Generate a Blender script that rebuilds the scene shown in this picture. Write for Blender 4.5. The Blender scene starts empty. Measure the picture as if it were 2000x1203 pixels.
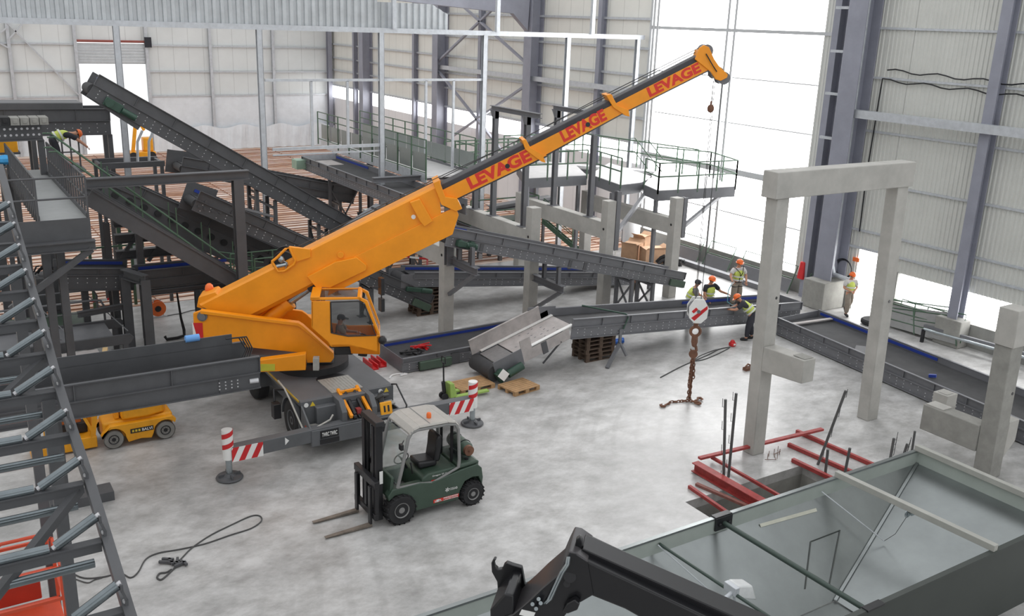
import bpy, bmesh, math, random
from mathutils import Vector as V, Matrix
random.seed(7)
SC = bpy.context.scene
COL = SC.collection
PI = math.pi
# ------------------------------------------------------------------ camera
CAM_H = 10.7
FPX = 1838.4
PIT, ROLL, YAW = math.radians(16.967), math.radians(-2.044), math.radians(32.974)
_fw = V((math.sin(YAW)*math.cos(PIT), math.cos(YAW)*math.cos(PIT), -math.sin(PIT)))
_rt = V((math.cos(YAW), -math.sin(YAW), 0))
_dn = _fw.cross(_rt)
RT = _rt*math.cos(ROLL)+_dn*math.sin(ROLL)
DN = _dn*math.cos(ROLL)-_rt*math.sin(ROLL)
FW = _fw
CP = V((0, 0, CAM_H))
cam = bpy.data.cameras.new('camera')
cam.sensor_width = 36
cam.lens = FPX/2000*36
cam.clip_end = 500
cam_o = bpy.data.objects.new('camera', cam)
COL.objects.link(cam_o)
cam_o.matrix_world = Matrix(((RT.x, -DN.x, -FW.x, CP.x), (RT.y, -DN.y, -FW.y, CP.y), (RT.z, -DN.z, -FW.z, CP.z), (0, 0, 0, 1)))
SC.camera = cam_o
# ------------------------------------------------------------------ light
SC.view_settings.view_transform = 'Standard'
SC.view_settings.look = 'None'
SC.view_settings.gamma = 1
SC.view_settings.exposure = 0.2
world = bpy.data.worlds.new('overcast_sky')
SC.world = world
world.use_nodes = True
_bg = world.node_tree.nodes['Background']
_bg.inputs[0].default_value = (0.97, 0.985, 1.0, 1)
_bg.inputs[1].default_value = 1.0
WINDOW_POWER = 5.5
# ------------------------------------------------------------------ measuring helpers (camera rays meet real planes)
def ray(x, y):
    return RT*((x-1000)/FPX)+DN*((y-601.5)/FPX)+FW
def fl(x, y, z=0.0):
    d = ray(x, y)
    return CP+d*((z-CP.z)/d.z)
def onX(x, y, X):
    d = ray(x, y)
    return CP+d*(X/d.x)
def onY(x, y, Y):
    d = ray(x, y)
    return CP+d*(Y/d.y)
def dp(x, y, D):
    return CP+ray(x, y)*D
def xz(pts, Y):
    return [(p.x, p.z) for p in (onY(a, b, Y) for a, b in pts)]
# ------------------------------------------------------------------ materials
def s2l(c):
    return tuple((v/12.92 if v <= 0.04045 else ((v+0.055)/1.055)**2.4) for v in (x/255 for x in c))
MATS = {}
def mat(name, rgb, rough=0.55, metal=0.0, var=0.12, scale=3.0, bump=0.0, spec=0.5, detail=5, var2=None):
    m = bpy.data.materials.new(name)
    m.use_nodes = True
    nt = m.node_tree
    b = nt.nodes['Principled BSDF']
    b.inputs['Roughness'].default_value = rough
    b.inputs['Metallic'].default_value = metal
    b.inputs['Specular IOR Level'].default_value = spec
    c = s2l(rgb)
    tc = nt.nodes.new('ShaderNodeTexCoord')
    n = nt.nodes.new('ShaderNodeTexNoise')
    n.inputs['Scale'].default_value = scale
    n.inputs['Detail'].default_value = detail
    n.inputs['Roughness'].default_value = 0.65
    nt.links.new(tc.outputs['Object'], n.inputs['Vector'])
    r = nt.nodes.new('ShaderNodeValToRGB')
    r.color_ramp.elements[0].position = 0.3
    r.color_ramp.elements[1].position = 0.7
    d = var2 if var2 else tuple(x*(1-var) for x in c)
    if var2:
        d = s2l(var2)
    r.color_ramp.elements[0].color = (*d, 1)
    r.color_ramp.elements[1].color = (*[min(1, x*(1+var*0.6)) for x in c], 1)
    nt.links.new(n.outputs['Fac'], r.inputs['Fac'])
    nt.links.new(r.outputs['Color'], b.inputs['Base Color'])
    if bump:
        bp = nt.nodes.new('ShaderNodeBump')
        bp.inputs['Strength'].default_value = bump
        bp.inputs['Distance'].default_value = 0.02
        nt.links.new(n.outputs['Fac'], bp.inputs['Height'])
        nt.links.new(bp.outputs['Normal'], b.inputs['Normal'])
    MATS[name] = m
    return m
def emit(name, rgb, power):
    m = bpy.data.materials.new(name)
    m.use_nodes = True
    b = m.node_tree.nodes['Principled BSDF']
    b.inputs['Base Color'].default_value = (0.8, 0.8, 0.8, 1)
    b.inputs['Emission Color'].default_value = (*s2l(rgb), 1)
    b.inputs['Emission Strength'].default_value = power
    MATS[name] = m
    return m
def glass(name, rgb=(220, 228, 225), alpha=0.25, rough=0.05):
    m = bpy.data.materials.new(name)
    m.use_nodes = True
    b = m.node_tree.nodes['Principled BSDF']
    b.inputs['Base Color'].default_value = (*s2l(rgb), 1)
    b.inputs['Roughness'].default_value = rough
    b.inputs['Alpha'].default_value = alpha
    MATS[name] = m
    return m
STEEL = mat('dark_grey_paint', (84, 85, 88), 0.5, 0.0, 0.16, 1.6)
STEEL2 = mat('mid_grey_and_window_lit', (112, 113, 117), 0.45, 0.0, 0.12, 1.6)  # mid grey; on the right-hand conveyors it paints in the window's brightening
BELT = mat('dark_rubber', (62, 62, 64), 0.75, 0, 0.25, 2.0)
PALE = mat('dusty_primer', (176, 170, 168), 0.6, 0, 0.2, 3.0)
BLUE = mat('blue_skirting', (38, 62, 150), 0.5)
CHROME = mat('roller_steel', (170, 178, 182), 0.22, 0.85, 0.15, 4)
BOLT = mat('bolt_zinc', (205, 205, 208), 0.4, 0.4, 0.05)
GALV = mat('galvanised_steel', (196, 200, 205), 0.42, 0.25, 0.14, 5.0)
CONC = mat('cast_concrete', (178, 176, 171), 0.85, 0, 0.17, 1.3, 0.15)
CONC_D = mat('weathered_concrete', (150, 149, 144), 0.9, 0, 0.2, 2.3, 0.2)
GREEN = mat('green_rail_paint', (72, 98, 78), 0.5, 0, 0.12)
MGREEN = mat('motor_green', (50, 78, 66), 0.45, 0, 0.15, 8)
DGREEN = mat('dark_green_box', (70, 88, 74), 0.5, 0, 0.12)
OR = mat('crane_orange', (246, 154, 22), 0.42, 0, 0.10, 1.2)
YEL = mat('machine_yellow', (240, 166, 28), 0.45, 0, 0.12, 3)
REDL = mat('letter_red', (216, 52, 40), 0.5, 0, 0.08)
RED = mat('red_paint', (164, 64, 62), 0.6, 0, 0.3, 5)
REDB = mat('bright_red', (205, 40, 44), 0.5, 0, 0.1)
ORED = mat('lift_orange_red', (205, 78, 48), 0.5, 0, 0.12)
WHITE = mat('white_paint', (236, 236, 234), 0.5, 0, 0.05)
BLACK = mat('black_paint', (34, 34, 37), 0.38, 0, 0.2, 3)
BLACKM = mat('black_rubber', (44, 44, 46), 0.8, 0, 0.2, 6)
BOOM_BAND_SHADE = mat('grease_band_and_shade', (62, 60, 64), 0.5, 0, 0.25, 2)
CARR = mat('carrier_grey', (96, 98, 101), 0.5, 0, 0.13, 1.8)
TREAD = mat('tread_plate', (176, 174, 168), 0.45, 0.3, 0.15, 8)
FGREEN = mat('forklift_green', (64, 82, 70), 0.45, 0, 0.14, 3)
FGREY = mat('forklift_grey', (138, 138, 137), 0.45, 0, 0.12, 4)
WOOD = mat('raw_timber', (176, 140, 100), 0.8, 0, 0.25, 5, 0.1)
WOODD = mat('dark_pallet_timber', (96, 80, 68), 0.85, 0, 0.3, 5)
CARD = mat('cardboard', (192, 156, 126), 0.85, 0, 0.15, 3)
LIME = mat('lime_green_paint', (150, 180, 90), 0.5, 0, 0.12)
RUST = mat('rusty_steel', (120, 84, 66), 0.8, 0, 0.3, 6)
CABLE = mat('grey_cable', (78, 78, 78), 0.7, 0, 0.15)
SKIN = mat('skin', (196, 144, 118), 0.55, 0, 0.08)
VEST = mat('hi_vis_yellow', (206, 220, 108), 0.7, 0, 0.1, 8)
REFL = mat('reflective_tape', (214, 218, 214), 0.35, 0, 0.05)
HELM = mat('helmet_orange', (240, 116, 52), 0.35, 0, 0.06)
CLOTHD = mat('dark_cloth', (50, 51, 58), 0.85, 0, 0.2, 9)
CLOTHG = mat('grey_cloth', (128, 126, 126), 0.85, 0, 0.15, 9)
CLOTHT = mat('tan_cloth', (142, 132, 120), 0.85, 0, 0.15, 9)
CLOTHW = mat('pale_cloth', (206, 204, 202), 0.85, 0, 0.1, 9)
BLUEF = mat('light_blue_foam', (110, 165, 228), 0.7, 0, 0.08)
PAPER = mat('white_paper', (240, 240, 240), 0.8, 0, 0.03)
GLASS = glass('cab_glass', (170, 182, 176), 0.3)
GLASSD = glass('smoked_cab_glass', (50, 56, 58), 0.36, 0.06)
FILM = mat('plastic_film', (230, 235, 240), 0.35, 0, 0.08, 1.5, 0.3)
# ------------------------------------------------------------------ mesh builder
ORG = {}
def frame(d, up=V((0, 0, 1))):
    d = d.normalized()
    s = d.cross(up)
    if s.length < 1e-4:
        s = V((1, 0, 0))
    s.normalize()
    u = s.cross(d).normalized()
    return d, s, u
class MB:
    def __init__(self):
        self.v = []; self.f = []; self.mi = []; self.mats = []; self.cur = 0
    def m(self, material):
        if material not in self.mats:
            self.mats.append(material)
        self.cur = self.mats.index(material)
        return self
    def add(self, vs, fs):
        n = len(self.v)
        self.v += [V(p) for p in vs]
        for f in fs:
            self.f.append([n+i for i in f]); self.mi.append(self.cur)
        return self
    def hexa(self, p):
        return self.add(p, [(0, 3, 2, 1), (4, 5, 6, 7), (0, 1, 5, 4), (1, 2, 6, 5), (2, 3, 7, 6), (3, 0, 4, 7)])
    def box(self, x0, x1, y0, y1, z0, z1):
        return self.hexa([(x0, y0, z0), (x1, y0, z0), (x1, y1, z0), (x0, y1, z0), (x0, y0, z1), (x1, y0, z1), (x1, y1, z1), (x0, y1, z1)])
    def bar(self, p, q, w, h=None, up=V((0, 0, 1)), ou=0.0, os=0.0):
        p, q = V(p), V(q); h = w if h is None else h
        d, s, u = frame(q-p, up)
        o = s*os+u*ou
        a = [(-w/2, -h/2), (w/2, -h/2), (w/2, h/2), (-w/2, h/2)]
        return self.hexa([p+o+s*i+u*j for i, j in a]+[q+o+s*i+u*j for i, j in a])
    def ib(self, p, q, w, h, t=0.02, up=V((0, 0, 1))):
        self.bar(p, q, w, t, up, h/2-t/2); self.bar(p, q, w, t, up, -h/2+t/2)
        return self.bar(p, q, t, h-2*t, up)
    def ch(self, p, q, w, h, t=0.02, side=1, up=V((0, 0, 1))):
        self.bar(p, q, w, t, up, h/2-t/2, side*w/2); self.bar(p, q, w, t, up, -h/2+t/2, side*w/2)
        return self.bar(p, q, t, h, up)
    def cyl(self, p, q, r, n=12, r2=None, cap=True):
        p, q = V(p), V(q); r2 = r if r2 is None else r2
        d, s, u = frame(q-p)
        vs = []
        for c, rr in ((p, r), (q, r2)):
            for i in range(n):
                a = 2*PI*i/n
                vs.append(c+s*math.cos(a)*rr+u*math.sin(a)*rr)
        fs = [(i, (i+1) % n, n+(i+1) % n, n+i) for i in range(n)]
        if cap:
            fs += [tuple(reversed(range(n))), tuple(range(n, 2*n))]
        return self.add(vs, fs)
    def tube(self, pts, r, n=6, closed=False):
        pts = [V(p) for p in pts]
        vs = []; fs = []; k = len(pts)
        pu = None
        for i, c in enumerate(pts):
            a = pts[max(i-1, 0)]; b = pts[min(i+1, k-1)]
            d = (b-a)
            if d.length < 1e-6: d = V((0, 0, 1))
            d.normalize()
            if pu is None:
                d, s, u = frame(d)
            else:
                s = d.cross(pu)
                if s.length < 1e-4: d, s, u = frame(d)
                s.normalize(); u = s.cross(d)
            pu = u
            rr = r[i] if isinstance(r, (list, tuple)) else r
            for j in range(n):
                t = 2*PI*j/n
                vs.append(c+s*math.cos(t)*rr+u*math.sin(t)*rr)
        for i in range(k-1):
            for j in range(n):
                fs.append((i*n+j, i*n+(j+1) % n, (i+1)*n+(j+1) % n, (i+1)*n+j))
        fs += [tuple(reversed(range(n))), tuple(range((k-1)*n, k*n))]
        return self.add(vs, fs)
    def prism(self, poly, o, u, w, n, d0, d1):
        # polygon in the plane (o,u,w) pushed along n from d0 to d1
        k = len(poly)
        vs = [o+u*a+w*b+n*d0 for a, b in poly]+[o+u*a+w*b+n*d1 for a, b in poly]
        fs = [(i, (i+1) % k, k+(i+1) % k, k+i) for i in range(k)]
        return self.add(vs, fs+[tuple(reversed(range(k))), tuple(range(k, 2*k))])
    def pxz(self, poly, y0, y1):
        return self.prism(poly, V((0, 0, 0)), V((1, 0, 0)), V((0, 0, 1)), V((0, 1, 0)), y0, y1)
    def pyz(self, poly, x0, x1):
        return self.prism(poly, V((0, 0, 0)), V((0, 1, 0)), V((0, 0, 1)), V((1, 0, 0)), x0, x1)
    def pxy(self, poly, z0, z1):
        return self.prism(poly, V((0, 0, 0)), V((1, 0, 0)), V((0, 1, 0)), V((0, 0, 1)), z0, z1)
    def lathe(self, prof, c, ax, n=20):
        # prof: (radius, height along ax)
        d, s, u = frame(V(ax)); c = V(c)
        vs = []; fs = []; k = len(prof)
        for r, h in prof:
            for j in range(n):
                t = 2*PI*j/n
                vs.append(c+d*h+s*math.cos(t)*r+u*math.sin(t)*r)
        for i in range(k-1):
            for j in range(n):
                fs.append((i*n+j, i*n+(j+1) % n, (i+1)*n+(j+1) % n, (i+1)*n+j))
        fs += [tuple(reversed(range(n))), tuple(range((k-1)*n, k*n))]
        return self.add(vs, fs)
    def ball(self, c, r, n=12, sc=(1, 1, 1)):
        c = V(c); vs = []; fs = []; m_ = n//2
        for i in range(m_+1):
            a = PI*i/m_
            for j in range(n):
                t = 2*PI*j/n
                vs.append(c+V((r*sc[0]*math.sin(a)*math.cos(t), r*sc[1]*math.sin(a)*math.sin(t), r*sc[2]*math.cos(a))))
        for i in range(m_):
            for j in range(n):
                fs.append((i*n+j, (i+1)*n+j, (i+1)*n+(j+1) % n, i*n+(j+1) % n))
        return self.add(vs, fs)
    def build(self, name, material=None, parent=None, bevel=0, smooth=None, loc=None):
        me = bpy.data.meshes.new(name)
        org = ORG.get(parent, V((0, 0, 0))) if parent is not None else (V(loc) if loc is not None else V((0, 0, 0)))
        me.from_pydata([tuple(p-org) for p in self.v], [], self.f)
        if not self.mats:
            self.mats = [material]
        for mm in self.mats:
            me.materials.append(mm)
        me.polygons.foreach_set('material_index', self.mi)
        bm = bmesh.new(); bm.from_mesh(me)
        bmesh.ops.recalc_face_normals(bm, faces=bm.faces)
        bm.to_mesh(me); bm.free()
        me.polygons.foreach_set('use_smooth', [True]*len(me.polygons))
        me.set_sharp_from_angle(angle=math.radians(smooth if smooth else 35))
        o = bpy.data.objects.new(name, me)
        COL.objects.link(o)
        if parent is not None:
            o.parent = parent
        else:
            o.location = org
        ORG[o] = org
        if bevel:
            b = o.modifiers.new('edge', 'BEVEL'); b.width = bevel; b.segments = 2; b.limit_method = 'ANGLE'; b.angle_limit = math.radians(40)
        return o
def tag(o, label=None, cat=None, group=None, kind=None):
    if label: o['label'] = label
    if cat: o['category'] = cat
    if group: o['group'] = group
    if kind: o['kind'] = kind
    return o
def thing(name, label, cat, loc=(0, 0, 0), group=None):
    o = bpy.data.objects.new(name, None)
    o.empty_display_size = 0.3
    COL.objects.link(o)
    o.location = loc
    ORG[o] = V(loc)
    return tag(o, label, cat, group)
def struct(name, mb, material, bevel=0):
    return tag(mb.build(name, material, None, bevel), kind='structure')
KIDS = {}
def copy_tree(o, parent=None):
    c = o.copy(); COL.objects.link(c)
    if parent is not None: c.parent = parent
    for ch in [k for k in o.children]:
        copy_tree(ch, c)
    return c
def lettering(name, body, o, xdir, ydir, width, height, material, parent, bold=0.0, lift=0.004):
    # flat letters: o is the lower left corner, xdir reading direction, ydir up
    cu = bpy.data.curves.new(name, 'FONT')
    cu.body = body; cu.extrude = 0.001; cu.offset = bold; cu.size = 1.0
    cu.materials.append(material)
    tmp = bpy.data.objects.new(name, cu)
    COL.objects.link(tmp)
    bpy.context.view_layer.update()
    me = bpy.data.meshes.new_from_object(tmp.evaluated_get(bpy.context.evaluated_depsgraph_get()))
    bpy.data.objects.remove(tmp); bpy.data.curves.remove(cu)
    ob = bpy.data.objects.new(name, me)
    COL.objects.link(ob)
    bb = [v.co for v in me.vertices]
    x0 = min(b.x for b in bb); x1 = max(b.x for b in bb); y0 = min(b.y for b in bb); y1 = max(b.y for b in bb)
    X, Y = V(xdir).normalized(), V(ydir).normalized()
    Z = X.cross(Y).normalized(); Y = Z.cross(X)
    sx = width/(x1-x0); sy = height/(y1-y0)
    org = V(o)+Z*lift-X*x0*sx-Y*y0*sy-ORG.get(parent, V((0, 0, 0)))
    ob.parent = parent
    ob.matrix_basis = Matrix(((X.x*sx, Y.x*sy, Z.x, org.x), (X.y*sx, Y.y*sy, Z.y, org.y), (X.z*sx, Y.z*sy, Z.z, org.z), (0, 0, 0, 1)))
    return ob
# ================================================================== SETTING
XW = 31.5      # long wall
YB = 78.0      # back wall
YF = 37.2      # galvanised partition frame
HW = 17.0
def panel_mat(name, rgb, axis, pitch, dark=0.8, rough=0.6, var=0.07):
    m = mat(name, rgb, rough, 0, var, 0.35)
    nt = m.node_tree
    b = nt.nodes['Principled BSDF']
    src = b.inputs['Base Color'].links[0].from_socket
    g = nt.nodes.new('ShaderNodeNewGeometry')
    s = nt.nodes.new('ShaderNodeSeparateXYZ')
    nt.links.new(g.outputs['Position'], s.inputs[0])
    d = nt.nodes.new('ShaderNodeMath'); d.operation = 'DIVIDE'; d.inputs[1].default_value = pitch
    nt.links.new(s.outputs[axis], d.inputs[0])
    f = nt.nodes.new('ShaderNodeMath'); f.operation = 'FRACT'
    nt.links.new(d.outputs[0], f.inputs[0])
    l = nt.nodes.new('ShaderNodeMath'); l.operation = 'LESS_THAN'; l.inputs[1].default_value = 0.05/pitch
    nt.links.new(f.outputs[0], l.inputs[0])
    mx = nt.nodes.new('ShaderNodeMix'); mx.data_type = 'RGBA'; mx.blend_type = 'MULTIPLY'
    nt.links.new(l.outputs[0], mx.inputs['Factor'])
    nt.links.new(src, mx.inputs[6])
    mx.inputs[7].default_value = (dark, dark, dark, 1)
    nt.links.new(mx.outputs[2], b.inputs['Base Color'])
    return m
PAN_Y = panel_mat('cream_panel_long', (226, 226, 220), 1, 1.15)
PAN_X = panel_mat('cream_panel_back', (222, 226, 226), 0, 1.15)
CORR = mat('ribbed_sheet', (210, 211, 206), 0.5, 0.1, 0.06, 1.0)
SHEET = mat('galvanised_ribbed_sheet', (190, 194, 197), 0.38, 0.35, 0.12, 2.0)
PLINTH = mat('plinth_panel', (150, 150, 146), 0.8, 0, 0.22, 1.2)
STEELW = mat('blue_grey_column', (146, 148, 160), 0.45, 0, 0.12, 1.2)
SASH = mat('window_sash', (188, 190, 192), 0.5, 0, 0.05)
DAY = emit('daylit_sheet', (255, 255, 255), WINDOW_POWER)
# ---- floor: power-floated concrete, dusty and scuffed
def floor_mat():
    m = mat('floated_concrete', (202, 201, 200), 0.42, 0, 0.34, 0.3, 0.0, 0.5, 8)
    nt = m.node_tree; b = nt.nodes['Principled BSDF']
    src = b.inputs['Base Color'].links[0].from_socket
    tc = [n for n in nt.nodes if n.bl_idname == 'ShaderNodeTexCoord'][0]
    mp = nt.nodes.new('ShaderNodeMapping'); mp.inputs['Scale'].default_value = (0.75, 1.15, 1); mp.inputs['Rotation'].default_value = (0, 0, 0.9)
    nt.links.new(tc.outputs['Object'], mp.inputs[0])
    n2 = nt.nodes.new('ShaderNodeTexNoise'); n2.inputs['Scale'].default_value = 1.5; n2.inputs['Detail'].default_value = 10; n2.inputs['Roughness'].default_value = 0.72
    nt.links.new(mp.outputs[0], n2.inputs['Vector'])
    r = nt.nodes.new('ShaderNodeValToRGB')
    r.color_ramp.elements[0].position = 0.34; r.color_ramp.elements[0].color = (0.34, 0.33, 0.315, 1)
    r.color_ramp.elements[1].position = 0.62; r.color_ramp.elements[1].color = (1, 1, 1, 1)
    nt.links.new(n2.outputs['Fac'], r.inputs['Fac'])
    mx = nt.nodes.new('ShaderNodeMix'); mx.data_type = 'RGBA'; mx.blend_type = 'MULTIPLY'; mx.inputs['Factor'].default_value = 0.62
    nt.links.new(src, mx.inputs[6]); nt.links.new(r.outputs['Color'], mx.inputs[7])
    # faint curved tyre marks left by turning machines
    mp2 = nt.nodes.new('ShaderNodeMapping'); mp2.inputs['Location'].default_value = (-24.5, -9.0, 0)
    nt.links.new(tc.outputs['Object'], mp2.inputs[0])
    wv = nt.nodes.new('ShaderNodeTexWave'); wv.wave_type = 'RINGS'; wv.rings_direction = 'Z'; wv.inputs['Scale'].default_value = 0.55; wv.inputs['Distortion'].default_value = 9.0; wv.inputs['Detail'].default_value = 3; wv.inputs['Detail Scale'].default_value = 0.25
    nt.links.new(mp2.outputs[0], wv.inputs['Vector'])
    n3 = nt.nodes.new('ShaderNodeTexNoise'); n3.inputs['Scale'].default_value = 0.22; n3.inputs['Detail'].default_value = 3
    nt.links.new(tc.outputs['Object'], n3.inputs['Vector'])
    rr = nt.nodes.new('ShaderNodeValToRGB'); rr.color_ramp.elements[0].position = 0.78; rr.color_ramp.elements[0].color = (0, 0, 0, 1); rr.color_ramp.elements[1].position = 0.95; rr.color_ramp.elements[1].color = (1, 1, 1, 1)
    nt.links.new(wv.outputs['Fac'], rr.inputs['Fac'])
    r3 = nt.nodes.new('ShaderNodeValToRGB'); r3.color_ramp.elements[0].position = 0.45; r3.color_ramp.elements[0].color = (0, 0, 0, 1); r3.color_ramp.elements[1].position = 0.62; r3.color_ramp.elements[1].color = (0.12, 0.12, 0.12, 1)
    nt.links.new(n3.outputs['Fac'], r3.inputs['Fac'])
    mm = nt.nodes.new('ShaderNodeMath'); mm.operation = 'MULTIPLY'
    nt.links.new(rr.outputs['Color'], mm.inputs[0]); nt.links.new(r3.outputs['Color'], mm.inputs[1])
    m4 = nt.nodes.new('ShaderNodeMix'); m4.data_type = 'RGBA'
    nt.links.new(mm.outputs[0], m4.inputs['Factor']); nt.links.new(mx.outputs[2], m4.inputs[6]); m4.inputs[7].default_value = (.16, .155, .15, 1)
    nt.links.new(m4.outputs[2], b.inputs['Base Color'])
    r2 = nt.nodes.new('ShaderNodeMapRange'); r2.inputs[3].default_value = 0.22; r2.inputs[4].default_value = 0.55
    nt.links.new(n2.outputs['Fac'], r2.inputs[0]); nt.links.new(r2.outputs[0], b.inputs['Roughness'])
    return m
FLOOR = floor_mat()
PX0, PX1, PY0, PY1, PZ = 14.4, 18.45, 11.75, 14.4, -1.3
YS = 35.8
mb = MB()
for x0, x1, y0, y1 in ((-16, PX0, -8, YS), (PX1, XW+.3, -8, YS), (PX0, PX1, -8, PY0), (PX0, PX1, PY1, YS)):
    mb.box(x0, x1, y0, y1, -0.25, 0)
struct('floor', mb, FLOOR)
mb = MB()
mb.box(PX0, PX1, PY1, PY1+.2, PZ, -0.25); mb.box(PX0, PX1, PY0-.2, PY0, PZ, -0.25)
mb.box(PX0-.2, PX0, PY0-.2, PY1+.2, PZ, -0.25); mb.box(PX1, PX1+.2, PY0-.2, PY1+.2, PZ, -0.25)
mb.box(PX0-.2, PX1+.2, PY0-.2, PY1+.2, PZ-.2, PZ)
o = struct('floor_pit', mb, CONC_D)
mb = MB().box(-16.2, -16, -8, YB, -.1, HW); struct('wall_left', mb, PAN_Y)
# unseen near gable, left open above its lower panels so sky light fills in
mb = MB().box(-16, XW+.3, -8.2, -8, -.1, 3.0); struct('wall_front', mb, PAN_X)
for k in range(6): struct('column_front', MB().ib((-15+k*9.2, -8.1, 0), (-15+k*9.2, -8.1, HW), .4, .4, .04, V((0, 1, 0))), STEELW)
mb = MB().box(-16.2, XW+.2, -8.2, -2.5, HW, HW+.3); struct('shade_ceiling', mb, CORR)  # unseen strip of roof, added to darken the hopper end
mb = MB()
for yy in (-7.8, -2.8): mb.bar((-16, yy, HW-.3), (XW, yy, HW-.3), .3, .6)
struct('ceiling_beams', mb, STEELW)
# ---- part of the hall still without its slab: blinding with rust and dust
def dirt_mat():
    m = mat('rust_stained_blinding', (226, 216, 206), 0.8, 0, 0.1, 0.8)
    nt = m.node_tree; b = nt.nodes['Principled BSDF']
    tc = [n for n in nt.nodes if n.bl_idname == 'ShaderNodeTexCoord'][0]
    mp = nt.nodes.new('ShaderNodeMapping'); mp.inputs['Scale'].default_value = (0.14, 1.1, 1)
    nt.links.new(tc.outputs['Object'], mp.inputs[0])
    n2 = nt.nodes.new('ShaderNodeTexNoise'); n2.inputs['Scale'].default_value = 2.0; n2.inputs['Detail'].default_value = 7; n2.inputs['Roughness'].default_value = 0.7
    nt.links.new(mp.outputs[0], n2.inputs['Vector'])
    r = nt.nodes.new('ShaderNodeValToRGB')
    e = r.color_ramp.elements
    e[0].position = 0.30; e[0].color = (*s2l((134, 98, 78)), 1)
    e[1].position = 0.64; e[1].color = (*s2l((236, 228, 222)), 1)
    k = e.new(0.43); k.color = (*s2l((196, 158, 132)), 1)
    nt.links.new(n2.outputs['Fac'], r.inputs['Fac'])
    nt.links.new(r.outputs['Color'], b.inputs['Base Color'])
    return m
DIRT = dirt_mat()
struct('floor_back', MB().box(-16, XW, YS, YB, -0.5, -0.12), DIRT)
mb = MB()
BAR = mat('rusty_rebar', (150, 98, 72), 0.85, 0, 0.3, 3)
y = YS+0.35
while y < YB-1:
    x = 2.0 if y < 60 else 4
    mb.bar((x+random.random(), y, -0.1), (30.9, y+random.uniform(-.12, .12), -0.1), 0.035, 0.03)
    y += 0.42+random.random()*0.25
x = 3
while x < 31:
    mb.bar((x, YS+.2, -0.09), (x+random.uniform(-.3, .3), YB-1, -0.09), 0.03, 0.02)
    x += 4.4
tag(mb.build('reinforcing_mesh', BAR), 'rusty steel reinforcing mesh laid over the unpoured floor at the back', 'reinforcing mesh', kind='stuff')
# ---- back wall
DX0, DX1, DZ = 11.5, 16.3, 8.2
mb = MB()
mb.box(-16.2, DX0, YB, YB+.2, 4.1, HW); mb.box(DX1, XW+.2, YB, YB+.2, 4.1, HW); mb.box(DX0, DX1, YB, YB+.2, DZ, HW)
struct('wall_back', mb, PAN_X)
mb = MB()
mb.box(-16.2, DX0, YB-.06, YB+.2, -.12, 4.1); mb.box(DX1, XW+.2, YB-.06, YB+.2, -.12, 4.1)
struct('wall_back_lower', mb, FILM)
mb = MB()
for i in range(60):   # wavy hem of the hanging plastic sheet
    x = DX1+.1+i*0.25; d = 0.05+0.06*math.sin(i*1.7)+.03*math.sin(i*.6)
    x2 = x+.25; d2 = 0.05+0.06*math.sin((i+1)*1.7)+.03*math.sin((i+1)*.6)
    mb.hexa([(x, YB-.4-d*2, -.1), (x2, YB-.4-d2*2, -.1), (x2, YB-.38, -.1), (x, YB-.38, -.1), (x, YB-.4, 1.7+.15*math.sin(i*.5)), (x2, YB-.4, 1.7+.15*math.sin((i+1)*.5)), (x2, YB-.38, 1.7+.15*math.sin((i+1)*.5)), (x, YB-.38, 1.7+.15*math.sin(i*.5))])
tag(mb.build('plastic_sheet', FILM), 'crumpled translucent plastic sheet hung along the foot of the back wall', 'plastic sheet')
mb = MB()
for z in (4.15, 6.0, 7.95, 9.7): 
    mb.bar((-16, YB-.1, z), (DX0, YB-.1, z), .12, .12); mb.bar((DX1, YB-.1, z), (XW, YB-.1, z), .12, .12)
struct('trim_1', mb, GALV)
cols = [(7.05, 1), (DX0-.1, 1), (DX1+.1, 1), (onY(412, 150, YB).x, 1), (onY(532, 120, YB).x, 1), (onY(0, 100, YB).x-3, 1)]
for i, (x, _) in enumerate(cols):
    struct('column_back', MB().ib((x, YB-.2, -.1), (x, YB-.2, HW), .22, .25, .03, V((0, 1, 0))), GALV)
struct('column_back', MB().ib((onY(643, 130, YB-.3).x, YB-.35, -.1), (onY(643, 130, YB-.3).x, YB-.35, HW), .35, .4, .04, V((0, 1, 0))), STEELW)
for a, b in (((7.05, 9.4), (DX0-.2, 4.3)), ((7.05, 9.0), (0.5, 4.3)), ((7.05, 7.6), (0.5, 11.5)), ((7.05, 8.2), (10.5, 12))):
    struct('brace_back', MB().bar((a[0], YB-.3, a[1]), (b[0], YB-.3, b[1]), .14, .1), GALV)
# roller shutter
mb = MB()
n = 14
for i in range(n):
    z0 = 6.55+i*(DZ-.15-6.55)/n; h = (DZ-.15-6.55)/n
    mb.box(DX0, DX1, YB-.02+(0 if i % 2 else .05), YB+.06, z0, z0+h*.9)
sh = thing('roller_shutter', 'half raised silver roller shutter in the back wall', 'roller shutter', (13.9, YB, 6.5))
mb.build('curtain', SHEET, sh)
MB().cyl((DX0, YB-.15, DZ), (DX1, YB-.15, DZ), .09, 12).build('axle', mat('shutter_axle_red', (150, 84, 76), .6), sh)
MB().box(DX1-.02, DX1+.45, YB-.45, YB-.22, DZ-.4, DZ+.35).build('drive_box', CLOTHD, sh)
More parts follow.
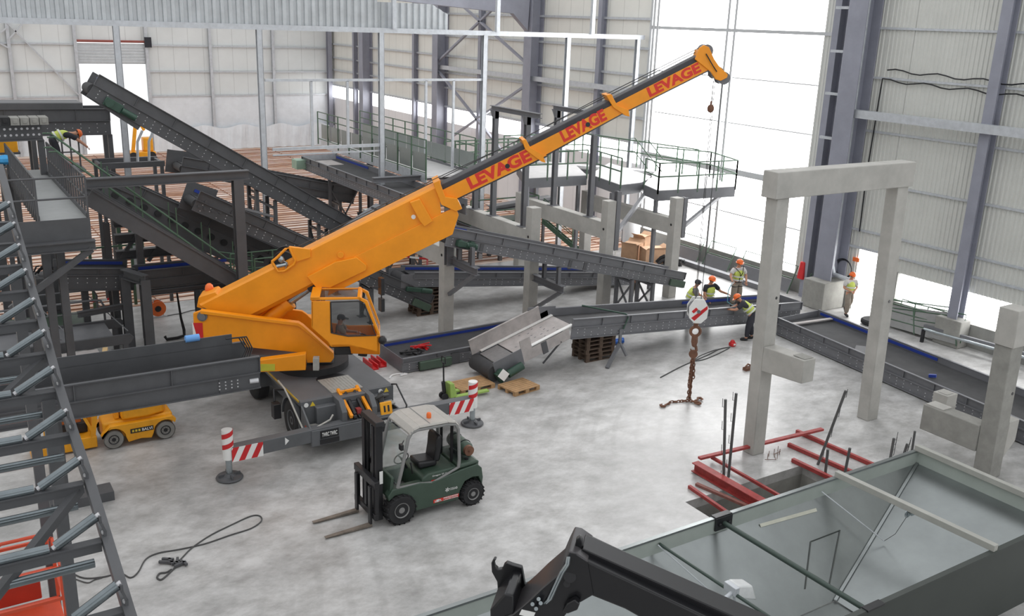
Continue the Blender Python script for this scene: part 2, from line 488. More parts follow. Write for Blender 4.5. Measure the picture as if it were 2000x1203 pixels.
# ---- long wall, far stretch
YO0, YO1 = 25.45, 36.85       # the tall daylit opening
mb = MB().box(XW, XW+.2, YO1, YB, 4.88, HW)
struct('wall_right_upper', mb, PAN_Y)
PAN_L = panel_mat('pale_lower_panel', (232, 232, 234), 1, 1.15, .85)
struct('wall_right_lower', MB().box(XW-.05, XW+.2, YO1, YB, -.12, 3.9), PAN_L)
big = [onX(p, 200, XW).y for p in (725, 870, 1050)]
w = MB().box(XW+.1, XW+.14, YO1, YB, 3.9, 4.88)
o = struct('window_1', w, DAY)
mb = MB()
for z in (4.95, 6.2, 7.2, 8.3, 9.6, 11.0):
    mb.bar((XW-.08, YO1, z), (XW-.08, YB-.3, z), .1, .12)
struct('trim_2', mb, GALV)
for y in big:
    struct('column_right', MB().ib((XW-.45, y, -.1), (XW-.45, y, HW), .75, .85, .05, V((1, 0, 0))), STEELW, .01)
for p in (600+96, 813, 942, 1174):
    y = onX(p, 130, XW-.1).y
    struct('post_right', MB().ib((XW-.2, y, -.1), (XW-.2, y, HW), .3, .35, .03, V((1, 0, 0))), STEELW)
# heavy rail, bracing between the big columns
y2, y3 = big[1], big[2]
struct('rail_right', MB().bar((XW-.5, YO1+.4, 7.55), (XW-.5, y2, 7.55), .2, .26), GALV)
struct('rail_right', MB().bar((XW-.7, -4, 7.75), (XW-.7, 24.3, 7.75), .3, .3), GALV)
for (ya, za, yb, zb) in ((y2, 7.3, y3, 1.6), (y3, 7.3, y2-2.2, 3.2), (y2, 7.9, y3, 13.5), (y3, 8.2, y2, 12.8)):
    struct('brace_right', MB().bar((XW-.6, ya, za), (XW-.6, yb, zb), .16, .12), STEELW)
# rafter with haunch meeting the column
mb = MB()
zc = onX(1035, 28, XW-.9).z
xl = onY(790, 0, y3).x
mb.pxz([(XW-1, zc-.9), (XW-2.0, zc), (xl-9, zc+.9), (xl-9, zc+1.9), (XW-.9, zc+1.2)], y3-.2, y3+.2)
struct('rafter', mb, STEELW, .02)
# ---- the tall daylit opening
rows = [4.45, 6.6, 8.7, 10.62, 13]
o = struct('window_2', MB().box(XW+.15, XW+.18, YO0, YO1, .76, HW), DAY)
mb = MB()
yd = onX(1415, 200, XW-.05).y
for dy in (-.22, .22):
    mb.bar((XW-.02, yd+dy, .7), (XW-.02, yd+dy, HW), .13, .13, V((0, 1, 0)))
for dy in (.0, .22, .5):
    mb.bar((XW-.05, YO1-dy, -.05), (XW-.05, YO1-dy, HW), .12, .14, V((0, 1, 0)))
mb.bar((XW-.02, YO0, 10.62), (XW-.02, YO1, 10.62), .12, .14)
mb.bar((XW-.02, YO0, 4.5), (XW-.02, YO1, 4.5), .16, .26)
for z in (6.62, 8.6, 2.6):
    mb.bar((XW+.05, YO0, z), (XW+.05, YO1, z), .05, .05)
struct('window_2_frame', mb, SASH)
struct('wall_right_plinth', MB().box(XW-.15, XW+.1, YO0-2, YO1, -.05, .76), PLINTH)
# ---- near stretch: ribbed sheet
YR = YO0-.2
mb = MB()
def ribs(mb, along, a0, a1, c, z0, z1, pitch=.17, dep=.032):
    n = int((a1-a0)/pitch)
    prof = []
    for i in range(n+1):
        a = a0+i*pitch
        prof += [(a, 0), (a+pitch*.35, 0), (a+pitch*.5, dep), (a+pitch*.85, dep)]
    for (p, d), (q, e) in zip(prof, prof[1:]):
        if along == 'y':
            mb.add([(c-d, p, z0), (c-e, q, z0), (c-e, q, z1), (c-d, p, z1)], [(0, 1, 2, 3)])
        else:
            mb.add([(p, c-d, z0), (q, c-e, z0), (q, c-e, z1), (p, c-d, z1)], [(0, 1, 2, 3)])
YD0, YD1 = 22.2, 23.3   # door
ribs(mb, 'y', -8, YD0, XW, 1.95, HW); ribs(mb, 'y', YD1, YR+1, XW, 0, HW); ribs(mb, 'y', YD0, YD1, XW, 2.5, HW)
mb.box(XW+.01, XW+.1, -8, YD0, 1.95, HW); mb.box(XW+.01, XW+.1, YD1, YR+1, 0, HW); mb.box(XW+.01, XW+.1, YD0-.1, YD1+.1, 2.5, HW)
struct('wall_near', mb, CORR)
struct('window_3', MB().box(XW+.1, XW+.13, -8, YD0-.8, .8, 1.98), DAY)
struct('wall_near_plinth', MB().box(XW-.12, XW+.15, -8, YD0-.8, -.05, .85), PLINTH)
struct('wall_near_jamb', MB().box(XW-.1, XW+.1, YD0-.85, YD0, -.05, 1.98), PLINTH)
struct('door_1', MB().box(XW+.12, XW+.15, YD0-.1, YD1+.1, 0, 2.5), DAY)
mb = MB()
for z in (2.55, 3.25, 5.15, 7.1, 9.1, 10.9, 12.8):
    mb.bar((XW-.07, -6, z), (XW-.07, YR-.5, z), .08, .08)
struct('trim_3', mb, GALV)
# columns beside the opening
yc = onX(1668, 200, XW-.5).y
struct('column_near', MB().ib((XW-.55, yc, 0), (XW-.55, yc, HW), .85, .9, .05, V((1, 0, 0))), STEELW, .01)
struct('post_near', MB().ib((XW-.3, YO0-.05, 0), (XW-.3, YO0-.05, HW), .3, .5, .03, V((1, 0, 0))), STEELW)
for z in (5, 6.7, 8.4, 10.0, 11.6):
    struct('cleat_near', MB().bar((XW-.75, YO0-.15, z), (XW-.75, YO0-.75, z), .12, .1), GALV)
y4 = onX(1943, 200, XW-.3).y
struct('column_near', MB().ib((XW-.35, y4, .8), (XW-.35, y4, HW), .38, .45, .04, V((1, 0, 0))), STEELW, .01)
struct('plinth_block', MB().box(XW-.75, XW-.15, y4-.5, y4+.5, 0, 1.0), CONC_D, .03)
MB_ = MB().box(30.0, 31.3, 23.55, 24.6, 0, 1.15)
struct('plinth_block', MB_, CONC_D, .03)
# downpipe in the corner
pts = [(30.95, 24.05, 13), (30.95, 24.05, 1.7), (30.95, 23.9, 1.35), (30.9, 22.9, 1.3)]
tag(MB().tube(pts, .09, 10).build('downpipe', GALV), 'grey downpipe running down beside the blue grey column by the doorway', 'pipe')
# cables strung along the ribbed wall
for k, (z, lab) in enumerate(((8.55, 'upper black cable strung in a wavy line along the ribbed wall'), (8.15, 'lower black cable strung in a wavy line along the ribbed wall, down to the doorway'))):
    pts = []
    zz = onX(1735, 137+k*20, XW-.15).z
    y0 = onX(1733-k*7, 140, XW-.15).y
    if k: 
        pts += [(XW-.15, y0+.05, 3.2), (XW-.15, y0+.1, 5.5), (XW-.15, y0+.02, zz-.3)]
    for i in range(40):
        yy = y0-i*.35
        if yy < 10: break
        pts.append((XW-.16, yy, zz-.03*i*.35+.06*math.sin(i*1.3+k)))
    tag(MB().tube(pts, .025, 5).build('cable', BLACK), lab, 'cable')
# ---- galvanised partition frame with ribbed sheet above
fr = thing('partition_frame', 'tall galvanised steel partition frame with ribbed sheet along its top, standing across the hall', 'frame', (20, YF, 0))
MB().bar((-12, YF, 10.13), (XW-.2, YF, 10.13), .16, .2).build('top_rail', GALV, fr)
MB().bar((12.2, YF, 8.13), (22.2, YF, 8.13), .1, .1).build('rail', GALV, fr)
MB().bar((12.4, YF, 5.42), (17.2, YF, 5.42), .12, .12).build('rail', GALV, fr)
MB().bar((12.4, YF, 5.18), (17.2, YF, 5.18), .08, .06).build('rail', GALV, fr)
for px, py in ((232, 60), (510, 60), (748, 60), (951, 66), (1113, 74), (1249, 78)):
    x = onY(px, py, YF).x
    MB().ch((x, YF, -.12), (x, YF, 10.05), .2, .2, .02, 1, V((0, 1, 0))).build('post', GALV, fr)
for px in (607, 678, 832, 886):
    x = onY(px, 156, YF).x
    MB().bar((x, YF, 5.45 if px < 700 else 4.2), (x, YF, 8.1), .1).build('stud', GALV, fr)
for px in (766, 969, 1155):
    x = onY(px, 20, YF).x
    MB().bar((x, YF-.15, 10.2), (x, YF-.15, 15), .17).build('hanger', GALV, fr)
mb = MB()
def zt(x): return 14 if x < 17 else (11.25 if x < 19.6 else 11.25-(x-19.6)*.5)
pitch = .3; x = -12
prof = []
while x < 20.3:
    prof += [(x, 0), (x+.12, 0), (x+.15, .06), (x+.27, .06)]; x += pitch
for (p, d), (q, e) in zip(prof, prof[1:]):
    mb.add([(p, YF+.15-d, 10.2), (q, YF+.15-e, 10.2), (q, YF+.15-e, zt(q)), (p, YF+.15-d, zt(p))], [(0, 1, 2, 3)])
mb.build('ribbed_sheet', SHEET, fr)
# ================================================================== MOBILE CRANE
SX, SY = 8.75, 23.6
HOOK = fl(1345, 785)
BD = V((HOOK.x-SX, HOOK.y-SY, 0)).normalized()   # boom heading
BN = V((-BD.y, BD.x, 0))                          # away from the camera
S0 = V((SX, SY, 0)); ZU = V((0, 0, 1))
def bp(px, o=-.35):
    r = ray(*px); b = S0+BN*o
    t = ((b-CP).dot(BN))/r.dot(BN)
    p = CP+r*t
    return ((p-S0).dot(BD), p.z)
def bw(s, o, z): return S0+BD*s+BN*o+ZU*z
crane = thing('mobile_crane', 'orange mobile crane with LEVAGE lettered telescopic boom reaching up to the right', 'crane', (SX, SY, 0))
def side(mb, pts, d0, d1, o=None):
    o = d0 if o is None else o
    return mb.prism([bp(p, o) for p in pts], S0, BD, ZU, BN, d0, d1)
# ---- boom
def section(name, up0, up1, lo0, lo1, w, lo=.07, ext=0.0, dark=True):
    h = w/2
    a, b, c, d = bp(up0, -h), bp(up1, -h), bp(lo1, -h), bp(lo0, -h)
    A, B, Cc, D = [V((p[0], 0, p[1])) for p in (a, b, c, d)]
    mb = MB()
    def ring(T, L):
        u = (T-L); uh = u.length; u.normalize()
        res = []
        for (fy, fu) in ((-1, 0), (-1, 1), (-.82, 1+.06), (.82, 1+.06), (1, 1), (1, 0), (.7, -.14), (.3, -.2), (-.3, -.2), (-.7, -.14)):
            p = L+u*(uh*fu)
            res.append(bw(p.x, fy*h, p.z))
        return res
    r0, r1 = ring(A, D), ring(B, Cc)
    n = len(r0)
    mb.v = r0+r1
    for i in range(n):
        j = (i+1) % n
        mb.m(OR if i in (0, 4) else BOOM_BAND_SHADE if dark else OR)  # top pad is dark; lower chamfers are coloured dark to stand for shade
        mb.f.append([i, j, n+j, n+i]); mb.mi.append(mb.cur)
    mb.m(OR)
    mb.f.append(list(range(n))); mb.mi.append(mb.cur); mb.f.append(list(range(n, 2*n))); mb.mi.append(mb.cur)
    o = mb.build(name, None, crane, 0, 25)
    return o, (A, B, Cc, D, h)
b0, g0 = section('boom_base', (392, 597), (857, 364), (455, 632), (862, 424), .74, dark=False)
s1, g1 = section('boom_section', (850, 378), (1045, 281.5), (878, 394.5), (1068, 303.5), .58)
s2, g2 = section('boom_section', (1030, 289), (1206, 200), (1057, 307), (1230, 213.5), .50)
s3, g3 = section('boom_section', (1200, 203), (1376, 113), (1222, 218), (1389, 134), .43)
def along(g, t, k):   # point on near face: t along, k up
    A, B, Cc, D, h = g
    p = (D.lerp(Cc, t)).lerp(A.lerp(B, t), k)
    return bw(p.x, -h, p.z)
for g, s_, t0, t1 in ((g1, s1, .24, .87), (g2, s2, .28, .77), (g3, s3, .30, .90)):
    o_, e_, u_ = along(g, t0, .14), along(g, t1, .14), along(g, t0, .92)
    lettering('lettering', 'LEVAGE', o_, e_-o_, u_-o_, (e_-o_).length, (u_-o_).length*.96, REDL, s_, .045)
for g, s_, t in ((g1, s1, .66), (g2, s2, .6)):
    c = along(g, t, .5)
    MB().cyl(c+BN*.03, c-BN*.006, .065, 14).build('pin_hole', BLACK, s_)
# dark grease band above each telescopic section (the top chord pad)
for g, s_ in ((g1, s1), (g2, s2), (g3, s3)):
    A, B, Cc, D, h = g
    mb = MB()
    u = (A-D).normalized()
    for q in (-1,):
        a, b = bw(A.x+u.x*.07, 0, A.z+u.z*.07), bw(B.x+u.x*.07, 0, B.z+u.z*.07)
        mb.bar(a, b, 2*h*.9, .14, ZU)
    mb.build('top_band', BOOM_BAND_SHADE, s_, .02)
# base details: strake along the lower side, collar plates, square stiffener, winch cage
mb = MB(); side(mb, [(640, 578), (884, 458), (896, 420), (890, 404), (655, 520)], -.41, -.34); mb.build('boom_strake', OR, b0, .01)
mb = MB(); side(mb, [(600, 541), (655, 512), (697, 503), (716, 519), (715, 528), (645, 562), (617, 561)], -.5, -.36); mb.build('boom_gusset', OR, b0, .012)
mb = MB(); side(mb, [(801, 396), (820, 389), (845, 432), (829, 443), (820, 432)], -.5, -.3); mb.build('boom_bracket', OR, b0, .01)
mb = MB(); side(mb, [(846, 358), (858, 352), (870, 385), (893, 388), (903, 408), (890, 413), (862, 400)], -.46, .42); mb.build('boom_collar', OR, b0, .012)
mb = MB(); side(mb, [(1020, 274), (1027, 272), (1036, 288), (1060, 303), (1066, 318), (1058, 316), (1036, 300), (1026, 292)], -.36, .34); mb.build('boom_collar', OR, s1, .01)
mb = MB(); side(mb, [(1184, 186), (1194, 184), (1206, 206), (1228, 215), (1230, 228), (1222, 226), (1198, 210)], -.31, .3); mb.build('boom_collar', OR, s2, .01)
mb = MB(); c = along(g0, .88, .45); mb.cyl(c, c-BN*.01, .06, 14); mb.build('warning_disc', WHITE, b0)
mb = MB(); c = along(g0, .55, .42); mb.cyl(c-BN*.02, c-BN*.05, .09, 16); mb.build('cover_plate', OR, b0, .01)
# boom head with sheaves
mb = MB()
hp = [(1358, 116), (1366, 94), (1375, 88), (1385, 92), (1395, 115), (1404, 128), (1422, 146), (1420, 152), (1408, 158), (1398, 155), (1388, 140)]
side(mb, hp, -.27, -.2); side(mb, hp, .2, .27)
side(mb, [(1360, 117), (1366, 98), (1380, 96), (1392, 130), (1385, 137)], -.2, .2)
hd = mb.build('boom_head', OR, crane, .01)
for px in ((1377, 99), (1398, 142), (1410, 152)):
    s_, z_ = bp(px, 0)
    MB().lathe([(.03, -.18), (.17, -.18), (.15, -.12), (.15, .12), (.17, .18), (.03, .18)], bw(s_, 0, z_), BN, 18).build('sheave', STEEL2, hd)
# hoses along head
MB().tube([bw(*[(bp((1379, 105), -.3))[0], -.3, bp((1379, 105), -.3)[1]]), bw(bp((1392, 128), -.32)[0], -.33, bp((1392, 128), -.32)[1]), bw(bp((1400, 140), -.3)[0], -.3, bp((1400, 140), -.3)[1])], .015, 5).build('hose', BLACK, hd)
# winch cage on the back of the boom
mb = MB()
cage = [(540, 512), (556, 520), (552, 530), (541, 528), (536, 514), (546, 497), (556, 485), (564, 482), (577, 500), (576, 512), (556, 528)]
wc = thing
def ptube(pts, off, r): return [bw(bp(p, off)[0], off, bp(p, off)[1]) for p in pts]
MB().tube(ptube([(531, 511), (543, 530), (556, 529), (574, 516), (577, 509), (565, 483), (558, 486), (541, 503), (531, 511)], -.42, .02), .035, 8).build('winch_cage', OR, b0)
MB().tube(ptube([(531, 511), (543, 530), (556, 529), (574, 516), (577, 509), (565, 483), (558, 486), (541, 503), (531, 511)], .3, .02), .035, 8).build('winch_cage', OR, b0)
s_, z_ = bp((556, 507), 0)
mb = MB().cyl(bw(s_, -.25, z_), bw(s_, .3, z_), .2, 20).cyl(bw(s_, -.3, z_), bw(s_, -.25, z_), .3, 20).cyl(bw(s_, .3, z_), bw(s_, .35, z_), .3, 20)
mb.build('winch_drum', BLACK, b0)
mb = MB().ball(bw(s_-.05, -.36, z_+.1), .1, 10).cyl(bw(s_-.2, -.36, z_-.1), bw(s_+.12, -.36, z_-.02), .06, 8).tube([bw(s_-.1, -.38, z_+.12), bw(s_+.1, -.42, z_+.02), bw(s_+.05, -.4, z_-.2)], .02, 6)
mb.build('winch_motor', CHROME, b0, .01)
mb = MB(); side(mb, [(564, 482), (572, 483), (606, 487), (607, 503), (578, 512)], -.42, -.3); mb.build('winch_bracket', OR, b0, .01)
mb = MB(); side(mb, [(564, 482), (572, 483), (606, 487), (607, 503), (578, 512)], .3, .4); mb.build('winch_bracket', OR, b0, .01)
MB().tube(ptube([(415, 585), (470, 560), (530, 533), (545, 527)], .1, 0), .03, 6).tube(ptube([(415, 585), (470, 560), (530, 533), (545, 527)], 0, 0), .03, 6).tube(ptube([(440, 578), (470, 560), (530, 530)], -.12, 0), .02, 6).build('hoist_hose', BLACK, b0)
# hoist rope from drum over the collars to the head
def bo(px, o=0): 
    s, z = bp(px, o); return bw(s, o, z)
MB().tube([bo((556, 494)), bo((856, 346)), bo((1022, 270)), bo((1186, 183)), bo((1368, 92))], .012, 5).tube([bo((610, 472), .1), bo((1190, 186), .1), bo((1368, 97), .1)], .012, 5).build('hoist_line', CABLE, crane)
for px in ((856, 354), (1022, 274), (1190, 188)):
    p = bo(px); mb = MB().cyl(p-BN*.16, p+BN*.16, .06, 10).bar(p-BN*.18, p-BN*.18-ZU*.25, .05, .05).bar(p+BN*.18, p+BN*.18-ZU*.25, .05, .05)
    mb.build('rope_guide', OR, crane)
# lift cylinder
p0, p1, p2 = bo((520, 628), 0), bo((566, 588), 0), bo((612, 556), 0)
cy = MB().cyl(p0, p1, .2, 20).cyl(p1-(p1-p0).normalized()*.18, p1, .23, 20).build('lift_cylinder', OR, crane)
MB().cyl(p1, p2, .12, 16).build('piston_rod', CHROME, cy)
MB().cyl(p2-BN*.3, p2+BN*.3, .14, 14).build('cylinder_eye', BLACK, cy)
# ---- superstructure
plate = [(377, 612), (392, 607), (583, 632), (592, 638), (651, 691), (652, 700), (646, 708), (600, 709), (596, 690), (478, 678), (455, 674), (401, 668), (388, 648), (378, 632)]
mb = MB(); side(mb, plate, .5, .62, -.62); mb.build('side_frame', OR, crane, .015)
mb = MB(); side(mb, plate, -.62, -.5); fr_ = mb.build('side_frame', OR, crane, .015)
mb = MB(); side(mb, [(392, 605), (583, 629), (592, 635), (651, 688), (652, 693), (590, 640), (582, 635), (392, 611)], -.7, -.5, -.62); mb.build('frame_flange', OR, fr_, .008)
c = bo((395, 618), -.64)
MB().cyl(c-BN*.02, c+BN*1.3, .13, 16).cyl(c-BN*.06, c-BN*.02, .09, 12).build('boom_pivot', STEEL2, fr_)
mb = MB()
mb.hexa([bw(-2.4, -.5, 1.56), bw(.6, -.5, 1.56), bw(.6, .5, 1.56), bw(-2.4, .5, 1.56), bw(-2.4, -.5, 1.9), bw(.6, -.5, 1.7), bw(.6, .5, 1.7), bw(-2.4, .5, 1.9)])
mb.build('turntable_base', CARR, crane, .02)
MB().cyl((SX, SY, 1.36), (SX, SY, 1.56), 1.0, 36).build('slew_ring', BLACKM, crane)
# counterweight at the tail with red and white boards
a = bp((381, 625), -1.05)
mb = MB()
mb.hexa([bw(-3.0, -.6, 1.6), bw(-2.2, -.45, 1.6), bw(-2.2, 1.15, 1.6), bw(-3.0, 1.15, 1.6), bw(-3.0, -.6, 2.75), bw(-2.2, -.45, 2.65), bw(-2.2, 1.15, 2.65), bw(-3.0, 1.15, 2.75)])
cw = mb.build('counterweight', OR, crane, .04)
def stripes(name, o, u, w, W, H, parent, n=4, slant=.5, inv=False):
    # diagonal red and white board on the plane o + u*a + w*b
    mb = MB(); u = V(u).normalized(); w = V(w).normalized(); nn = u.cross(w)
    step = W/n
    def clip(poly, f):
        out = []
        for i in range(len(poly)):
            p, q = poly[i], poly[(i+1) % len(poly)]; a_, b_ = f(p), f(q)
            if a_ >= 0: out.append(p)
            if a_*b_ < 0:
                t = a_/(a_-b_); out.append((p[0]+(q[0]-p[0])*t, p[1]+(q[1]-p[1])*t))
        return out
    k = slant*H
    for i in range(-n*3, n*3):
        x0 = i*step; x1 = x0+step
        sg = -1 if inv else 1
        poly = [(x0, 0), (x1, 0), (x1+k*sg, H), (x0+k*sg, H)]
        for f in (lambda p: p[0], lambda p: W-p[0]):
            poly = clip(poly, f)
            if len(poly) < 3: break
        if len(poly) < 3: continue
        mb.m(REDB if i % 2 else WHITE)
        base = [V(o)+u*p[0]+w*p[1] for p in poly]
        mb.add(base+[p-nn*.012 for p in base], [tuple(range(len(poly))), tuple(reversed(range(len(poly), 2*len(poly))))]+[(j, (j+1) % len(poly), len(poly)+(j+1) % len(poly), len(poly)+j) for j in range(len(poly))])
    return mb.build(name, None, parent)
stripes('warning_board', bw(-3.02, 1.1, 1.6), -BN, ZU, 1.7, 1.12, cw, 6, .5, True)
stripes('warning_board', bw(-3.02, -.63, 1.6), BD, ZU, .26, 1.2, cw, 1, .2, True)
# rear box and engine cover behind the frames
mb = MB(); mb.hexa([bw(-2.2, .62, 1.57), bw(.2, .62, 1.57), bw(.2, 1.2, 1.57), bw(-2.2, 1.2, 1.57), bw(-2.2, .62, 2.7), bw(.0, .62, 2.5), bw(.0, 1.2, 2.45), bw(-2.2, 1.2, 2.6)])
mb.build('engine_cover', OR, crane, .05)
mb = MB(); side(mb, [(388, 580), (420, 570), (440, 590), (400, 605), (384, 600)], -.3, .3); mb.build('tail_bracket', OR, crane, .02)
p = bo((410, 583), .2)
MB().cyl(p-ZU*.3, p+ZU*.2, .06, 10).tube([p+V((-.05, 0, -.3)), p+V((.1, -.1, -.1)), p+V((.3, -.1, -.2))], .05, 6).build('beacon_post', BLACK, crane)
q = p+ZU*.22
MB().lathe([(.11, 0), (.12, .06), (.1, .15), (.05, .2), (0.01, .21)], q, ZU, 14).build('beacon_light', HELM, crane)
# lower beam (storage box) seen below the frame
mb = MB(); side(mb, [(507, 704), (597, 692), (597, 723), (507, 727)], -1.25, -1.0); lb = mb.build('lower_box', OR, crane, .012)
mb = MB(); side(mb, [(509, 711), (537, 711), (537, 724), (509, 725)], -1.262, -1.251); mb.build('yellow_notice', mat('notice_yellow', (196, 190, 60), .6), lb)
mb = MB(); side(mb, [(611, 700), (623, 700), (623, 724), (611, 724)], -1.3, -1.1); mb.build('post_stub', TREAD, crane, .01)
# ---- cab
cab_o = -1.45; CW = .95
cabp = [(606, 570), (700, 566), (714, 573), (744, 660), (745, 690), (688, 692), (683, 677), (646, 678), (607, 636)]
body = [(608, 589), (645, 588.5), (647, 650), (680, 657), (736, 655), (744, 660), (745, 690), (688, 692), (683, 677), (646, 678), (608, 640)]
mb = MB()
side(mb, [(608, 588), (645, 588), (646, 648), (648, 652), (680, 657), (735, 656), (742, 653), (742, 693), (686, 691), (683, 677), (646, 678), (640, 668), (608, 640)], cab_o, cab_o+.05)
# rear wall, far side, floor
pts = [bp(p, cab_o) for p in ((608, 588), (608, 640))]
mb.prism([(pts[0][0], pts[0][1]), (pts[0][0]+.06, pts[0][1]), (pts[1][0]+.06, pts[1][1]), (pts[1][0], pts[1][1])], S0, BD, ZU, BN, cab_o, cab_o+CW)
side(mb, [(646, 672), (683, 671), (742, 686), (742, 693), (686, 691), (683, 677), (646, 678)], cab_o, cab_o+CW, cab_o)
side(mb, [(735, 656), (742, 655), (742, 693), (735, 690)], cab_o, cab_o+CW, cab_o)
side(mb, [(646, 652), (680, 657), (735, 656), (742, 690), (686, 691), (683, 677), (646, 678), (608, 640)], cab_o+CW-.05, cab_o+CW, cab_o)
cab = mb.build('cab', OR, crane, .02)
mb = MB()
side(mb, [(606, 587), (700, 585), (712, 592), (738, 655), (742, 653), (718, 588), (704, 581), (606, 582)], cab_o, cab_o+.07)
side(mb, [(606, 587), (700, 585), (712, 592), (738, 655), (742, 653), (718, 588), (704, 581), (606, 582)], cab_o+CW-.07, cab_o+CW, cab_o)
a = bp((606, 584), cab_o); b = bp((640, 584), cab_o); c_ = bp((704, 583), cab_o)
mb.prism([(a[0], a[1]-.02), (b[0]-.2, a[1]-.02), (b[0]-.2, a[1]+.06), (a[0], a[1]+.06)], S0, BD, ZU, BN, cab_o, cab_o+CW)
mb.prism([(c_[0]-.08, c_[1]-.03), (c_[0]+.04, c_[1]-.05), (c_[0], c_[1]+.05), (c_[0]-.08, c_[1]+.05)], S0, BD, ZU, BN, cab_o, cab_o+CW)
mb.build('cab_frame', OR, cab, .012)
# glazing
mb = MB(); side(mb, [(646, 590), (700, 588), (712, 595), (734, 655), (680, 656), (647, 650)], cab_o+.012, cab_o+.022); mb.build('side_window', GLASSD, cab)
mb = MB(); f0 = bp((712, 590), cab_o); f1 = bp((740, 655), cab_o)
mb.prism([f0, (f0[0]+.012, f0[1]), (f1[0]+.012, f1[1]), f1], S0, BD, ZU, BN, cab_o+.06, cab_o+CW-.06); mb.build('windscreen', GLASS, cab)
mb = MB(); mb.prism([(b[0]-.2, a[1]), (c_[0]-.05, c_[1]), (c_[0]-.05, c_[1]+.012), (b[0]-.2, a[1]+.012)], S0, BD, ZU, BN, cab_o+.06, cab_o+CW-.06); mb.build('roof_window', GLASSD, cab)
mb = MB(); mb.tube([bw(*[bp(p, cab_o-.006)[0], cab_o-.006, bp(p, cab_o-.006)[1]]) for p in ((646, 590), (700, 588), (712, 595), (734, 655), (680, 656.5), (647, 650), (646, 590))], .018, 6); mb.build('window_seal', BLACK, cab)
cx0 = bp((650, 640), cab_o)[0]
mb = MB().hexa([bw(cx0+.0, cab_o+.25, 2.05), bw(cx0+.5, cab_o+.25, 2.05), bw(cx0+.5, cab_o+.7, 2.05), bw(cx0, cab_o+.7, 2.05), bw(cx0+.0, cab_o+.25, 2.3), bw(cx0+.5, cab_o+.25, 2.3), bw(cx0+.5, cab_o+.7, 2.3), bw(cx0, cab_o+.7, 2.3)])
mb.hexa([bw(cx0-.1, cab_o+.25, 2.25), bw(cx0+.03, cab_o+.25, 2.25), bw(cx0+.03, cab_o+.7, 2.25), bw(cx0-.1, cab_o+.7, 2.25), bw(cx0-.2, cab_o+.28, 2.95), bw(cx0-.08, cab_o+.28, 2.95), bw(cx0-.08, cab_o+.67, 2.95), bw(cx0-.2, cab_o+.67, 2.95)])
mb.build('driver_seat', BLACK, cab, .04)
CABX = cx0
st = bw(cx0+.85, cab_o+.48, 2.45)
mb = MB(); ring = [st+(BN*math.cos(t)+(ZU*.5+BD*-.8).normalized()*math.sin(t))*.2 for t in [i*PI/10 for i in range(21)]]
mb.tube(ring, .018, 6).tube([st, st+BD*.12-ZU*.35], .035, 6).build('steering_wheel', BLACK, cab)
mb = MB(); m0 = bo((745, 575), cab_o); mb.bar(m0+ZU*.0, m0+ZU*.45, .1, .2); mb.bar(m0+ZU*-.45, m0-ZU*.1, .1, .2); mb.tube([m0-BD*.3+ZU*.2, m0+ZU*.2, m0-ZU*.3], .02, 6)
mb.build('mirror', BLACK, cab, .02)
p = bo((747, 664), cab_o); MB().ball(p, .12, 10).build('work_lamp', BLACK, cab)
# ---- carrier (lies along Y)
CX0, CX1 = 7.52, 10.08
DZK = 1.36
mb = MB()
mb.box(CX0+.35, CX1-.35, 21.0, 27.6, .55, 1.2)
cr = mb.build('chassis', CARR, crane, .02)
mb = MB()
mb.pxy([(CX0, 21.25), (8.4, 21.25), (8.4, 21.0), (9.3, 21.0), (9.3, 21.25), (CX1, 21.25), (CX1, 27.8), (CX0, 27.8)], 1.2, DZK)
dk = mb.build('deck', CARR, crane, .02)
# front end: two stepped footwells either side of the hood
mb = MB()
mb.box(CX0, CX1, 20.46, 20.58, .42, .84)                       # bumper
mb.box(CX0, 8.42, 20.58, 21.25, .6, .72); mb.box(9.28, CX1, 20.58, 21.25, .6, .72)
mb.pyz([(20.58, .6), (20.58, .86), (21.25, 1.3), (21.25, .6)], CX0, CX0+.05); mb.box(CX1-.05, CX1, 20.58, 21.25, .6, .84)
mb.box(CX0, 8.42, 21.18, 21.25, .6, DZK-.01); mb.box(9.28, CX1, 21.18, 21.25, .6, DZK-.01)
fe = mb.build('front_end', CARR, crane, .012)
for x0 in (8.38, 9.2):
    MB().pyz([(20.58, .6), (20.58, 1.12), (20.8, 1.37), (21.3, 1.37), (21.3, .6)], x0, x0+.14).build('hood_cheek', CARR, crane, .01)
MB().box(8.52, 9.2, 20.58, 21.3, .6, .86).build('hood_floor', CARR, crane)
for x0, x1 in ((CX0+.12, 8.33), (9.4, CX1-.12)):
    mb = MB().box(x0, x1, 20.62, 21.1, .721, .745)
    for i in range(5):
        y = 20.64+i*.09; mb.box(x0+.03, x1-.03, y, y+.03, .745, .755)
    mb.build('tread_plate', TREAD, fe)
mb = MB().box(8.42, 9.28, 21.35, 22.35, DZK+.001, DZK+.025)
for i in range(9): mb.box(8.47+i*.09, 8.5+i*.09, 21.4, 22.3, DZK+.025, DZK+.032)
mb.build('tread_plate', TREAD, dk)
mb = MB().pxy([(8.82+.42*math.cos(t), 22.35+.33*math.sin(t)) for t in [i*PI/12 for i in range(13)]], DZK+.001, DZK+.01); mb.build('deck_opening', BLACK, dk)
mb = MB()   # orange lifting frame in the nose
for x in (8.6, 9.12): mb.bar((x, 20.5, 1.0), (x, 21.4, 1.42), .08, .1)
mb.bar((8.6, 21.25, 1.4), (9.12, 21.25, 1.4), .07, .07)
nf = mb.build('nose_frame', OR, crane, .008)
mb = MB()
for x in (8.74, 8.99): mb.cyl((x, 20.6, 1.0), (x, 21.3, 1.4), .05, 10)
mb.cyl((8.86, 20.55, .9), (8.86, 20.9, 1.05), .04, 8)
for x in (8.72, 9.0): mb.cyl((x-.04, 20.6, .94), (x+.04, 20.6, .94), .07, 10)
